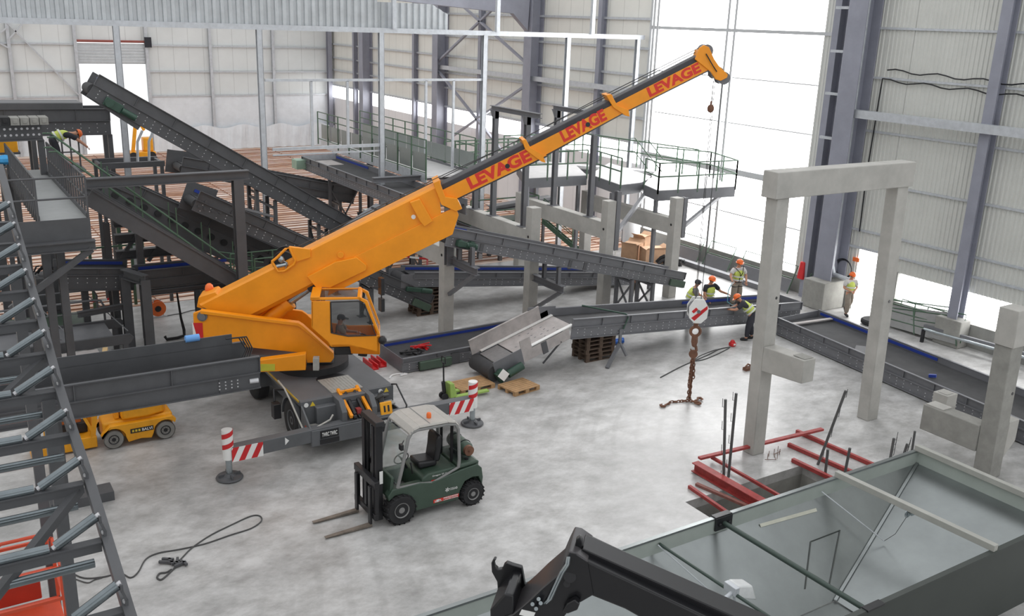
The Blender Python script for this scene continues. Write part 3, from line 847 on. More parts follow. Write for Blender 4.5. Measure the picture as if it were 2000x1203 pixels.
mb.build('nose_ram', BLACK, nf)
MB().box(8.82, 8.94, 20.65, 20.8, .95, 1.1).build('nose_valve', RED, nf)
wb = MB().hexa([(9.42, 20.5, .86), (9.74, 20.5, .86), (9.74, 20.56, .86), (9.42, 20.56, .86), (9.42, 20.58, 1.18), (9.74, 20.58, 1.18), (9.74, 20.64, 1.18), (9.42, 20.64, 1.18)]).build('wheel_chock', YEL, crane, .012)
for x in (9.5, 9.61):
    MB().hexa([(x, 20.512, .94), (x+.05, 20.512, .94), (x+.05, 20.53, .94), (x, 20.53, .94), (x, 20.556, 1.1), (x+.05, 20.556, 1.1), (x+.05, 20.57, 1.1), (x, 20.57, 1.1)]).build('chock_slot', BLACK, wb)
MB().tube([(9.5, 21.0, 1.15), (9.65, 20.9, 1.25), (9.8, 20.95, 1.2), (9.7, 21.1, 1.1), (9.55, 21.0, 1.05)], .05, 6).tube([(9.4, 21.1, 1.0), (9.7, 21.05, 1.3)], .03, 6).build('hose_coil', CABLE, crane)
MB().box(9.72, 9.98, 20.85, 21.1, .95, 1.0).build('step_tray', TREAD, crane, .008)
for x in (7.98, 9.6):
    mb = MB().box(x-.24, x+.24, 20.445, 20.458, .6, .8); pl_ = mb.build('number_plate', BLACK, crane)
    lettering('lettering', 'TWRC TWRC', (x-.2, 20.445, .65), (1, 0, 0), (0, 0, 1), .4, .11, WHITE, pl_, .02)
    MB().box(x-.25, x+.25, 20.44, 20.458, .45, .57).build('headlamp_slot', BLACK, crane)
for x in (CX0+.14, 9.7):
    MB().cyl((x, 21.168, 1.25), (x, 21.179, 1.25), .06, 14).build('round_sign', WHITE, fe)
    MB().prism([(x+.1, 1.2), (x+.24, 1.2), (x+.17, 1.32)], V((0, 0, 0)), V((1, 0, 0)), ZU, V((0, 1, 0)), 21.168, 21.179).build('warning_triangle', MATS.get('sign_yellow') or mat('sign_yellow', (226, 196, 60), .5), fe)
MB().tube([(CX0-.12, 22.5, 1.5), (CX0-.16, 21.9, 1.5), (CX0-.15, 21.5, 1.3), (CX0-.12, 20.7, .8), (CX0-.02, 20.62, .78), (8.1, 20.7, .95), (8.2, 20.75, 1.05)], .025, 8).build('grab_rail', TREAD, crane)
MB().tube([(CX1-.05, 21.2, 1.38), (CX1+.05, 21.1, 1.4), (CX1+.08, 20.55, 1.0), (CX1+.02, 20.5, .8), (CX1, 20.5, .5)], .025, 8).build('grab_rail', BLACK, crane)
MB().bar((CX0-.4, 21.9, .75), (CX0-.4, 21.9, 1.15), .19, .24).tube([(CX0-.4, 22.0, 1.15), (CX0-.35, 22.2, 1.4), (CX0, 22.3, 1.3)], .03, 6).build('wing_mirror', BLACK, crane, .05)
# wheels
def wheel_mesh(name, c, r, w, ax, parent, tyre=BLACKM, rim=CARR, hub=.55, lugs=0):
    ax = V(ax).normalized(); c = V(c)
    prof = [(r*hub, -w/2+.02), (r*.9, -w/2), (r*.98, -w/2+.04), (r, -w/2+.1*w), (r, w/2-.1*w), (r*.98, w/2-.04), (r*.9, w/2), (r*hub, w/2-.02)]
    mb = MB().lathe(prof, c, ax, 32)
    d, s, u = frame(ax)
    for i in range(lugs):
        t = 2*PI*i/lugs
        k = s*math.cos(t)+u*math.sin(t); tn = -s*math.sin(t)+u*math.cos(t)
        mb.bar(c+k*(r+.005)+ax*(-w*.48), c+k*(r+.005)+ax*(w*.05)+tn*.03, r*.1, .03, k)
        mb.bar(c+k*(r+.005)+ax*(w*.48)+tn*.04, c+k*(r+.005)+ax*(-w*.05)+tn*.07, r*.1, .03, k)
    t = mb.build(name, tyre, parent, 0, 50)
    mb = MB().lathe([(.02, -w*.44), (r*.2, -w*.45), (r*.22, -w*.36), (r*.4, -w*.35), (r*hub, -w*.5), (r*hub*1.03, -w*.5), (r*hub*1.03, w*.5), (r*hub, w*.5), (r*.4, w*.35), (r*.22, w*.36), (r*.2, w*.45), (.02, w*.44)], c, ax, 24)
    for i in range(8):
        a = 2*PI*i/8; k = s*math.cos(a)+u*math.sin(a)
        mb.cyl(c+k*r*.31-ax*w*.39, c+k*r*.31+ax*w*.39, r*.035, 6)
    mb.build('rim', rim, t, 0, 40)
    return t
for y in (21.95, 25.2):
    for x in (CX0+.17, CX1-.17):
        wheel_mesh('wheel', (x, y, .56), .56, .36, (1, 0, 0), crane, BLACKM, CARR, .5)
for x0, x1 in ((CX0-.02, CX0+.4), (CX1-.4, CX1+.02)):
    for yc in (21.95, 25.2):
        an = [i*PI/12 for i in range(13)]
        ar = [(yc+.68*math.cos(t), .56+.66*math.sin(t)) for t in an]+[(yc+.63*math.cos(t), .56+.61*math.sin(t)) for t in reversed(an)]
        MB().pyz(ar, x0, x1).build('wheel_arch', CARR, crane)
mb = MB().bar((CX0-.012, 21.3, DZK-.03), (CX0-.012, 26.5, DZK-.03), .02, .05); mb.build('yellow_edge_line', mat('edge_yellow', (196, 160, 50), .5), dk)
MB().box(CX0-.01, CX0+.02, 20.8, 20.9, .72, .84).build('marker_lamp', ORED, crane)
# outriggers
OZ = .72
for sgn, xe, nm in ((-1, 5.55, 0), (1, 12.15, 1)):
    xs = CX0 if sgn < 0 else CX1
    mb = MB().bar((8.8, 20.62, OZ), (xe, 20.62, OZ-.06), .26, .34)
    ob = mb.build('outrigger_beam', CARR, crane, .012)
    lo = min(xe, xe-sgn*.75)
    stripes('warning_board', (lo, 20.475, OZ-.25), (1, 0, 0), ZU, .75, .36, ob, 5, .5)
    xj = xe+sgn*.05
    lg = MB().cyl((xj, 20.62, OZ-.2), (xj, 20.62, OZ+.55), .13, 18).build('outrigger_jack', WHITE, ob)
    mb = MB()
    for i in range(4): mb.cyl((xj, 20.62, OZ+.02+i*.14), (xj, 20.62, OZ+.08+i*.14), .133, 18)
    MB().cyl((xj, 20.62, .1), (xj, 20.62, OZ-.2), .075, 14).build('outrigger_ram', CHROME, ob)
    for k, i in enumerate((0, 2)):
        mb = MB()
        a = 0.9
        pts = [(xj+.134*math.cos(t), 20.62+.134*math.sin(t)) for t in [PI*1.0+j*PI/12 for j in range(13)]]
        for j in range(len(pts)-1):
            z0 = OZ+.05+k*.27; z1 = z0+.12; s0 = j*.012; s1_ = (j+1)*.012
            mb.add([(pts[j][0], pts[j][1], z0+s0), (pts[j+1][0], pts[j+1][1], z0+s1_), (pts[j+1][0], pts[j+1][1], z1+s1_), (pts[j][0], pts[j][1], z1+s0)], [(0, 1, 2, 3)])
        mb.build('red_stripe', REDB, ob)
    mb = MB().lathe([(.3, 0.0), (.32, .03), (.3, .06), (.16, .08), (.1, .14), (.02, .14)], (xj, 20.62, 0.005), ZU, 24)
    for a in (0, 1.57): mb.bar((xj-.26*math.cos(a), 20.62-.26*math.sin(a), .1), (xj+.26*math.cos(a), 20.62+.26*math.sin(a), .1), .04, .07)
    mb.build('outrigger_foot', STEEL, ob)
    if sgn < 0:
        for x in (6.85, 7.6):
            MB().add([(x, 20.485, OZ-.1), (x+.1, 20.485, OZ), (x, 20.485, OZ+.1), (x, 20.495, OZ-.1), (x+.1, 20.495, OZ), (x, 20.495, OZ+.1)], [(0, 1, 2), (3, 5, 4), (0, 3, 4, 1), (1, 4, 5, 2), (2, 5, 3, 0)]).build('white_arrow', WHITE, ob)
# rear outriggers tucked in
MB().box(CX0, CX1, 27.2, 27.6, .5, .9).build('rear_beam', CARR, crane)
# ---- rope, hook block, chains
rope_p = [fl(1345, 785)]
TX, TY = HOOK.x, HOOK.y
hz = onY(1362, 605, TY).z
tipz = bp((1400, 155), 0)[1]
mb = MB()
top = bw(bp((1404, 150), 0)[0], 0, bp((1404, 150), 0)[1])
for dx, dy in ((-.14, 0), (.0, .1), (.12, 0), (.02, -.1)):
    mb.tube([(TX+dx*.9, TY+dy*.9, hz+.35), (top.x+dx*1.3, top.y+dy*1.3, top.z-.1)], .011, 5)
tag(mb.build('hoist_rope', CABLE), 'thin steel hoist ropes running down from the boom head to the striped hook block', 'rope')
hb = thing('hook_block', 'white hook block with red stripes hanging on ropes from the crane boom', 'hook block', (TX, TY, hz-.5))
oct_ = [(-.1, -.36), (.1, -.36), (.26, -.2), (.28, .12), (.14, .36), (-.14, .36), (-.28, .12), (-.26, -.2)]
vd = V((-RT.x, -RT.y, 0)).normalized(); vx = -vd; vn = V((0, 0, 1)).cross(vx)
c = V((TX, TY, hz))
for s_ in (-1, 1):
    ck = MB().prism(oct_, c, vx, ZU, vn, s_*.16-.02, s_*.16+.02).build('cheek_plate', WHITE, hb, .01)
    for poly in (((-.2, .0), (-.14, -.06), (-.02, .06), (-.08, .12)), ((-.2, -.2), (-.1, -.28), (.25, .08), (.24, .18))):
        MB().prism(poly, c, vx, ZU, vn, s_*.181, s_*.186).build('red_stripe', REDB, ck)
MB().cyl(c+vn*-.13, c+vn*.13, .27, 24).cyl(c+vn*-.22, c+vn*.22, .05, 12).build('sheave', STEEL2, hb)
mb = MB().cyl(c-ZU*.36, c-ZU*.5, .07, 12)
mb.tube([c-ZU*.66+vx*.14*math.sin(t)+ZU*.14*math.cos(t) for t in [i*PI/10 for i in range(21)]], .045, 10)
mb.lathe([(.05, 0), (.09, .05), (.1, .2), (.07, .32), (.03, .36)], c-ZU*.78, -ZU, 14)
hk = [c-ZU*1.1+vx*a+ZU*b for a, b in ((0, .05), (.06, -.04), (.08, -.14), (.02, -.21), (-.06, -.19), (-.09, -.1))]
mb.tube(hk, [.04, .045, .045, .04, .03, .015], 10)
mb.build('hook', RUST, hb)
cs = thing('chain_sling', 'brown chain sling hanging from the hook block, its hooks lying on the floor', 'chain sling', (TX, TY, 0))
def chain(name, p, q, link=.11, r=.016, parent=None, sag=0):
    mb = MB(); p, q = V(p), V(q); L = (q-p).length; n = max(2, int(L/(link*.72)))
    d, s, u = frame(q-p)
    for i in range(n):
        a = p.lerp(q, (i+.5)/n); k = s if i % 2 else u
        pts = [a+d*(math.cos(t)*link/2)+k*(math.sin(t)*link*.3) for t in [j*PI/4 for j in range(9)]]
        mb.tube(pts, r, 4)
    return mb.build(name, RUST, parent)
zt_ = hz-1.36
MB().lathe([(.06, -.03), (.13, -.03), (.13, .03), (.06, .03)], V((TX, TY, zt_)), vn, 14).build('ring', RUST, cs)
for k, (dx, dy, z0) in enumerate(((-.03, 0, .55), (.03, .02, .02), (.05, -.03, .75), (.0, .05, .02))):
    chain('chain', (TX+dx*.5, TY+dy*.5, zt_-.1), (TX+dx+(.02 if k else -.03), TY+dy, max(z0, .05)), .13, .02, cs)
for pts in (((TX, TY, .05), (TX-.25, TY+.1, .03), (TX-.55, TY+.2, .03), (TX-.75, TY+.1, .03)), ((TX+.02, TY, .05), (TX+.1, TY-.15, .04), (TX+.2, TY-.1, .05))):
    for a, b in zip(pts, pts[1:]): chain('chain', a, b, .12, .02, cs)
def lay_hook(p, a, parent):
    p = V(p); mb = MB(); u = V((math.cos(a), math.sin(a), 0)); w = V((-math.sin(a), math.cos(a), 0))
    mb.tube([p, p+u*.1, p+u*.2+w*.06, p+u*.26, p+u*.22-w*.09, p+u*.12-w*.1], [.025, .03, .035, .04, .03, .015], 8)
    return mb.build('sling_hook', RUST, parent)
lay_hook((TX-.75, TY+.1, .04), 3.3, cs); lay_hook((TX+.2, TY-.1, .05), .3, cs); lay_hook((TX+.05, TY-.1, .05), -1.2, cs)
# overhaul ball hanging on its own thin line
bt = onY(1388, 212, top.y)
mb = MB().ball(bt, .1, 12, (1, 1, 1.15)).cyl(bt+ZU*.08, bt+ZU*.2, .03, 8)
ob = thing('limit_weight', 'small dark round weight dangling on a thin line below the boom tip', 'weight', tuple(bt))
mb.build('weight_ball', RUST, ob)
MB().tube([bt+ZU*.2, top+V((bt.x-top.x, bt.y-top.y, 0))-ZU*.1], .006, 4).build('line', CABLE, ob)
# yellow nylon clip left: thin line down from the weight
# ================================================================== FORKLIFT (heads towards -X)
FY0, FY1 = 16.75, 17.85
FM = (FY0+FY1)/2
fk = thing('forklift', 'dark green forklift truck with an open grey cab, its forks lowered to the floor', 'forklift', (9.0, FM, 0))
for x, r, w in ((8.14, .345, .3), (9.95, .285, .24)):
    for y, s in ((FY0+.04, 1), (FY1-.04, -1)):
        wheel_mesh('wheel', (x, y+s*w*.5-s*.12, r), r, w, (0, 1, 0), fk, BLACKM, FGREY, .5, 18)
mb = MB()
# chassis side outline in X,Z
ch_ = [(7.95, .86), (8.3, .86), (8.62, .86), (8.9, .8), (9.62, .93), (10.08, .98), (10.2, .86), (10.24, .62), (10.22, .4), (10.12, .66), (9.95, .68), (9.76, .62), (9.64, .42), (9.6, .2), (8.52, .2), (8.47, .42), (8.38, .6), (8.2, .7), (8.0, .7), (7.86, .6), (7.84, .72)]
mb.pxz(ch_, FY0, FY0+.2)
c0 = mb.build('side_panel', FGREEN, fk, .018)
MB().pxz(ch_, FY1-.2, FY1).build('side_panel', FGREEN, fk, .018)
MB().box(7.9, 8.75, FY0+.2, FY1-.2, .3, .5).build('floor_pan', FGREY, fk)
MB().pxz([(8.62, .5), (9.6, .5), (9.6, .98), (9.55, 1.02), (8.85, 1.0), (8.7, .92)], FY0+.06, FY1-.06).build('engine_hood', FGREEN, fk, .03)
MB().pxz([(7.88, .62), (7.98, .62), (8.02, 1.12), (7.95, 1.12)], FY0+.06, FY1-.06).build('dashboard', FGREEN, fk, .02)
mb = MB().pxz([(9.58, .25), (10.2, .3), (10.26, .6), (10.25, .92), (10.12, 1.06), (9.6, 1.06)], FY0+.22, FY1-.22)
mb.pxz([(9.6, .95), (10.1, .98), (10.16, 1.0), (10.1, 1.07), (9.6, 1.06)], FY0+.02, FY1-.02)
mb.build('counterweight', FGREEN, fk, .04)
mb = MB().cyl((9.9, FY0+.2, 1.065), (9.9, FY0+.2, 1.08), .05, 12).build('fuel_cap', BLACK, fk)
# gas bottle lying across the tail
mb = MB().lathe([(.03, -.42), (.1, -.4), (.165, -.33), (.17, -.2), (.17, .2), (.165, .33), (.1, .4), (.03, .42)], (9.92, FM+.02, 1.3), (0, 1, 0), 24)
gb = mb.build('gas_bottle', FGREEN, fk, 0, 50)
mb = MB().lathe([(.09, -.47), (.12, -.47), (.12, -.36), (.09, -.36)], (9.92, FM+.02, 1.3), (0, 1, 0), 18).cyl((9.92, FM-.5, 1.3), (9.92, FM-.42, 1.3), .03, 8)
mb.build('bottle_collar', RUST, gb)
mb = MB()
for y in (FM-.2, FM+.22): mb.tube([(9.92+.178*math.cos(t), y, 1.3+.178*math.sin(t)) for t in [i*PI/10 for i in range(21)]], .012, 5)
mb.bar((9.8, FM-.25, 1.1), (9.8, FM+.25, 1.1), .05, .06).bar((10.05, FM-.25, 1.1), (10.05, FM+.25, 1.1), .05, .06)
mb.build('bottle_cradle', BLACK, gb)
# cab frame
def cabline(y):
    return [V((8.08, y, .86)), V((8.18, y, 1.25)), V((8.34, y, 1.98)), V((8.42, y, 2.1)), V((8.55, y, 2.14)), V((9.3, y, 2.12)), V((9.5, y, 2.08)), V((9.58, y, 1.95)), V((9.62, y, 1.2)), V((9.6, y, 1.0))]
for y in (FY0+.04, FY1-.04):
    MB().tube(cabline(y), .04, 8).tube([V((9.6, y, 1.0)), V((8.95, y, .78)), V((8.6, y, .84)), V((8.08, y, .86))], .03, 8).build('cab_frame', FGREY, fk, 0, 50)
mb = MB()
rp = [(8.36, 2.06), (8.46, 2.15), (8.6, 2.19), (9.3, 2.17), (9.5, 2.12), (9.58, 2.02)]
for (a, b), (c, d) in zip(rp, rp[1:]):
    mb.hexa([(a, FY0, b), (c, FY0, d), (c, FY1, d), (a, FY1, b), (a, FY0+.04, b+.04), (c, FY0+.04, d+.04), (c, FY1-.04, d+.04), (a, FY1-.04, b+.04)])
rf = mb.build('roof', mat('dusty_roof', (176, 172, 166), .35, 0, .12, 3), fk, .008)
MB().box(8.86, 8.88, FY0+.06, FY1-.06, 2.2, 2.232).build('roof_seam', FGREY, rf)
bl = MB().lathe([(.05, 0), (.055, .02), (.055, .09), (.04, .12), (.005, .13)], (9.0, FM-.2, 2.22), ZU, 16).build('beacon', HELM, rf)
mb = MB().hexa([(8.1, FY0+.08, .9), (8.1, FY1-.08, .9), (8.12, FY1-.08, .9), (8.12, FY0+.08, .9), (8.36, FY0+.08, 2.0), (8.36, FY1-.08, 2.0), (8.38, FY1-.08, 2.0), (8.38, FY0+.08, 2.0)])
mb.build('windscreen', GLASS, fk)
MB().box(9.58, 9.59, FY0+.08, FY1-.08, 1.1, 2.0).build('rear_window', GLASSD, fk)
MB().bar((9.56, FY0+.3, 1.05), (9.56, FY0+.3, 2.05), .06, .04).bar((9.56, FY1-.3, 1.05), (9.56, FY1-.3, 2.05), .06, .04).build('rear_guard', BLACK, fk)
seat = MB().hexa([(8.75, FM-.25, 1.02), (9.2, FM-.25, 1.02), (9.2, FM+.25, 1.02), (8.75, FM+.25, 1.02), (8.72, FM-.23, 1.2), (9.2, FM-.25, 1.16), (9.2, FM+.25, 1.16), (8.72, FM+.23, 1.2)]).build('seat', BLACK, fk, .05)
MB().pxz([(9.12, 1.1), (9.28, 1.1), (9.36, 1.55), (9.33, 1.72), (9.25, 1.76), (9.19, 1.66), (9.17, 1.4)], FM-.23, FM+.23).build('backrest', BLACK, seat, .06)
swc = V((8.42, FM, 1.28)); ax = V((-.45, 0, .9)).normalized(); sx_ = V((.9, 0, .45))
MB().tube([swc+(V((0, 1, 0))*math.cos(t)+sx_*math.sin(t))*.17 for t in [i*PI/10 for i in range(21)]], .016, 6).tube([swc, swc-ax*.3], .03, 6).bar(swc-V((0, .17, 0)), swc+V((0, .17, 0)), .02, .03).build('steering_wheel', BLACK, fk)
MB().tube([(8.55, FM-.3, 1.0), (8.5, FM-.32, 1.25)], .015, 5).ball((8.5, FM-.32, 1.27), .03, 8).build('control_lever', BLACK, fk)
# lettering and notices on the flank
w_ = MB().box(8.95, 9.6, FY0-.006, FY0+.0, .28, .36).build('red_strip', REDL, c0)
MB().box(9.02, 9.1, FY0-.009, FY0-.005, .29, .35).box(9.2, 9.58, FY0-.009, FY0-.005, .285, .355).build('white_strip', WHITE, w_)
lettering('lettering', 'L.M.', (8.98, FY0-.01, .295), (1, 0, 0), ZU, .18, .05, WHITE, w_, .02)
lettering('lettering', 'MANUTENTION', (9.2, FY0-.01, .295), (1, 0, 0), ZU, .38, .05, REDL, w_, .02)
lettering('lettering', 'CESAB', (9.36, FY0-.002, .5), (1, 0, 0), ZU, .2, .055, WHITE, c0, .01)
mb = MB()
for a in range(6):
    t = a*PI/3+.3; c = V((9.3, FY0-.004, .53)); d = V((math.cos(t), 0, math.sin(t)))
    mb.bar(c, c+d*.055, .018, .004, V((0, 1, 0)))
mb.build('star_emblem', WHITE, c0)
hoodp = FY0+.056
lettering('lettering', 'Dragon 25 H', (8.95, hoodp, .9), (1, 0, 0), V((0, 0, 1)), .36, .045, WHITE, [k for k in fk.children if k.name.startswith('engine_hood')][0], 0)
MB().box(8.92, 9.08, hoodp-.004, hoodp, .72, .83).build('red_notice', REDL, fk)
MB().box(8.92, 9.08, hoodp-.006, hoodp, .72, .75).build('white_notice', WHITE, fk)
# mast and carriage
ms = MB()
MX = 7.72
WORN = mat('worn_fork', (128, 118, 108), .5, .3, .3, 5)
for y in (FM-.36, FM+.36):
    MB().ch((MX, y, .1), (MX, y, 2.42), .1, .16, .025, 1 if y < FM else -1, V((1, 0, 0))).build('mast_rail', BLACK, fk, .006)
    MB().ch((MX-.04, y+(.1 if y < FM else -.1), .25), (MX-.04, y+(.1 if y < FM else -.1), 2.32), .07, .12, .02, 1 if y < FM else -1, V((1, 0, 0))).build('inner_rail', BLACK, fk)
for z in (.35, 1.3, 2.3):
    MB().bar((MX+.06, FM-.36, z), (MX+.06, FM+.36, z), .05, .12).build('mast_crossbar', BLACK, fk, .006)
MB().hexa([(MX-.1, FM-.4, 2.34), (MX+.14, FM-.4, 2.34), (MX+.14, FM+.4, 2.34), (MX-.1, FM+.4, 2.34), (MX-.08, FM-.38, 2.44), (MX+.12, FM-.38, 2.44), (MX+.12, FM+.38, 2.44), (MX-.08, FM+.38, 2.44)]).build('mast_head', BLACK, fk, .01)
MB().cyl((MX+.02, FM, .3), (MX+.02, FM, 1.9), .05, 12).build('lift_ram', BLACK, fk)
chn = MB()
for y in (FM-.12, FM+.12): chn.bar((MX-.06, y, .4), (MX-.06, y, 2.3), .03, .015)
chn.build('lift_chain', BLACKM, fk)
MB().box(MX+.04, MX+.05, FM-.41, FM-.405, 1.0, 1.3).box(MX-.02, MX+.06, FM-.414, FM-.41, 1.0, 1.3).build('mast_label', WHITE, fk)
cz = MB().box(MX-.2, MX-.08, FM-.56, FM+.56, .98, 1.14).box(MX-.2, MX-.1, FM-.56, FM+.56, .22, .36)
for y in (FM-.5, FM, FM+.5): cz.box(MX-.18, MX-.1, y-.06, y+.06, .36, .98)
cgr = cz.build('fork_carriage', BLACK, fk, .01)
for y in (17.05, 17.76):
    y = FM-.36 if y < 17.5 else FM+.36
    mb = MB().m(BLACK).pxz([(MX-.25, .09), (MX-.2, .09), (MX-.2, .98), (MX-.25, .98)], y-.06, y+.06).m(WORN)
    mb.hexa([(6.45, y-.045, .03), (MX-.2, y-.06, .03), (MX-.2, y+.06, .03), (6.45, y+.045, .03), (6.45, y-.045, .045), (MX-.2, y-.06, .085), (MX-.2, y+.06, .085), (6.45, y+.045, .045)])
    mb.build('fork', None, cgr, .004)
MB().tube([(8.2, FY0-.03, 2.0), (8.1, FY0-.12, 1.95)], .015, 5).box(8.05, 8.12, FY0-.2, FY0-.08, 1.85, 1.98).build('mirror', BLACK, fk, .01)
# ================================================================== CONCRETE FRAME
def leanbox(mb, x0, x1, y0, y1, z0, z1, dx=0.0, dy=0.0):
    h = z1
    return mb.hexa([(x0, y0, z0), (x1, y0, z0), (x1, y1, z0), (x0, y1, z0), (x0+dx, y0+dy, z1), (x1+dx, y0+dy, z1), (x1+dx, y1+dy, z1), (x0+dx, y1+dy, z1)])
pf = thing('concrete_portal', 'tall concrete portal of two square columns under one beam beside the pit', 'portal frame', (20.2, 15.6, 0))
leanbox(MB(), 17.68, 18.1, 15.4, 15.78, 0, 6.82, -.2).build('column', CONC, pf, .02)
leanbox(MB(), 22.35, 22.8, 15.42, 15.8, 0, 6.82, -.25).build('column', CONC, pf, .02)
MB().box(17.36, 22.64, 15.36, 15.84, 6.82, 7.47).build('beam', CONC, pf, .02)
MB().hexa([(17.6, 14.1, 2.5), (18.02, 14.1, 2.5), (18.02, 15.4, 2.4), (17.6, 15.4, 2.4), (17.6, 14.1, 3.1), (18.02, 14.1, 3.1), (18.02, 15.4, 3.05), (17.6, 15.4, 3.05)]).build('corbel', CONC, pf, .02)
MB().box(17.66, 17.97, 14.14, 14.5, 3.1, 3.115).build('bearing_pad', CONC_D, pf)
for x, y, z in ((17.95, 15.41, 4.3), (22.58, 15.42, 3.6)):
    MB().cyl((x-.1, y-.012, z), (x-.1, y+.04, z), .04, 12).build('fixing_hole', BLACK, pf)
p3 = thing('concrete_column', 'thick concrete column with a side block standing behind the hopper, at the frame edge', 'column', (22.2, 11.7, 0))
leanbox(MB(), 22.0, 22.5, 11.5, 11.95, 0, 3.55, -.12).build('shaft', CONC_D, p3, .02)
leanbox(MB(), 21.84, 22.42, 11.46, 11.97, 3.55, 4.5, -.03).build('shaft_head', CONC, p3, .02)
MB().box(21.93, 22.4, 11.95, 13.55, .62, 1.33).build('corbel', CONC_D, p3, .02)
MB().box(21.97, 22.36, 13.0, 13.5, 1.33, 1.36).build('bearing_pad', CONC, p3)
MB().pxz([(22.46, .5), (22.9, .9), (22.9, 1.5), (22.46, 1.5)], 11.5, 11.9).build('corbel', CONC, p3, .02)
MB().cyl((22.3, 11.49, 2.3), (22.3, 11.53, 2.3), .04, 12).build('fixing_hole', BLACK, p3)
p = fl(1842, 832)
sp = MB().box(p.x-.2, p.x+.28, p.y-.1, p.y+.35, 0, .98)
sp.box(p.x-.12, p.x+.2, p.y-.02, p.y+.27, .98, 1.0)
tag(sp.build('concrete_stub', CONC, None, .015, loc=p), 'short square concrete stub standing between the side block and the long floor conveyor', 'concrete stub')
p = V((24.4, 12.6, 0))
tag(MB().box(p.x-.2, p.x+.25, p.y-.1, p.y+.35, 0, .75).build('concrete_stub', CONC, None, .015, loc=p), 'second short concrete stub, mostly hidden behind the thick column by the hopper', 'concrete stub')
# ================================================================== HOPPER
HG = mat('hopper_galvanised', (146, 151, 151), .28, .75, .14, .8)
HD = mat('hopper_outside', (64, 69, 66), .5, .1, .1, .8)
RIMM = mat('rim_pale', (172, 180, 174), .5, .1, .08, 1.5)  # paler than the plates, to offset the dark reflection on the rim
RZ = 1.6; hx0, hx1, hy0, hy1 = 4.0, 18.68, 8.06, 11.45
hp_ = thing('steel_hopper', 'huge open galvanised steel hopper with sloping inner plates at the lower edge of the hall', 'hopper', (12, 9.8, 0))
bx0, bx1, by0, by1, bz = 8.2, 14.2, 9.1, 9.9, .06
lip = .32
def plate(name, pts, m, t=.012, parent=hp_):
    p = [V(a) for a in pts]; n = (p[1]-p[0]).cross(p[2]-p[0]).normalized()*t
    mb = MB(); k = len(p)
    mb.add(p+[q+n for q in p], [tuple(range(k)), tuple(reversed(range(k, 2*k)))]+[(i, (i+1) % k, k+(i+1) % k, k+i) for i in range(k)])
    return mb.build(name, m, parent)
zl = RZ-lip
plate('rim_plate', [(hx0, hy1, RZ), (hx1, hy1, RZ), (hx1, hy1, zl), (hx0, hy1, zl)], RIMM)
plate('rim_plate', [(hx1, hy0, RZ), (hx1, hy1, RZ), (hx1, hy1, zl), (hx1, hy0, zl)], RIMM)
plate('rim_plate', [(hx0, hy0, RZ), (hx1, hy0, RZ), (hx1, hy0, zl), (hx0, hy0, zl)], RIMM)
plate('rim_plate', [(hx0, hy0, RZ), (hx0, hy1, RZ), (hx0, hy1, zl), (hx0, hy0, zl)], RIMM)
plate('slope_plate', [(hx0, hy1, zl), (hx1, hy1, zl), (bx1, by1, bz), (bx0, by1, bz)], HG)
plate('slope_plate', [(hx1, hy0, zl), (hx1, hy1, zl), (bx1, by1, bz), (bx1, by0, bz)], HG)
plate('slope_plate', [(hx0, hy0, zl), (hx1, hy0, zl), (bx1, by0, bz), (bx0, by0, bz)], HG)
plate('slope_plate', [(hx0, hy0, zl), (hx0, hy1, zl), (bx0, by1, bz), (bx0, by0, bz)], HG)
plate('bottom_plate', [(bx0, by0, bz-.03), (bx1, by0, bz-.03), (bx1, by1, bz-.03), (bx0, by1, bz-.03)], HG)
# outside skins and rim flanges
plate('outer_skin', [(hx0, hy0-.04, RZ), (hx1, hy0-.04, RZ), (hx1, hy0-.04, .0), (hx0, hy0-.04, .0)], HD, .02)
plate('outer_skin', [(hx1+.03, hy0, RZ), (hx1+.03, hy1, RZ), (hx1+.03, hy1, .0), (hx1+.03, hy0, .0)], HD, .02)
MB().bar((hx0, hy1+.03, RZ), (hx1, hy1+.03, RZ), .09, .04).build('rim_flange', HG, hp_)
MB().bar((hx0, hy0-.03, RZ), (hx1, hy0-.03, RZ), .1, .04).build('rim_flange', HD, hp_)
MB().bar((hx1+.03, hy0, RZ), (hx1+.03, hy1, RZ), .1, .04).build('rim_flange', HG, hp_)
# ridge plate (brighter dividing slope inside)
rp_ = fl(1777, 1000, 1.0)
a_ = onY(1775, 1003, 10.6); 
# hatch outline on the far slope
def on_far(px, lift=.015):
    # far slope plane through (.,hy1,zl) and (.,by1,bz)
    n = V((0, bz-zl, hy1-by1)); n.normalize(); n = -n if n.z < 0 else n
    P0 = V((0, hy1, zl)); d = ray(*px); t = (P0-CP).dot(n)/d.dot(n)
    return CP+d*t+n*lift
pts = [on_far(p) for p in ((1572, 1150), (1583, 1058), (1640, 1036), (1618, 1150))]
mb = MB()
for a, b in zip(pts, pts[1:]): mb.bar(a, b, .02, .012)
mb.build('hatch_seam', HD, hp_)
mb = MB(); a, b = on_far((1484, 1027)), on_far((1594, 996)); mb.bar(a, b, .07, .006, (a-CP)*-1); tag(mb.build('masking_tape', mat('old_tape', (196, 196, 182), .7), hp_))
mb = MB()
a = on_far((1808, 905)); 
n1 = [V((hx1, hy1, zl)), V((bx1, by1, bz))]
mb.bar(n1[0].lerp(n1[1], .0)+V((-.03, -.03, .03)), n1[0].lerp(n1[1], 1)+V((-.03, -.03, .03)), .06, .02)
mb.build('weld_seam', HG, hp_)
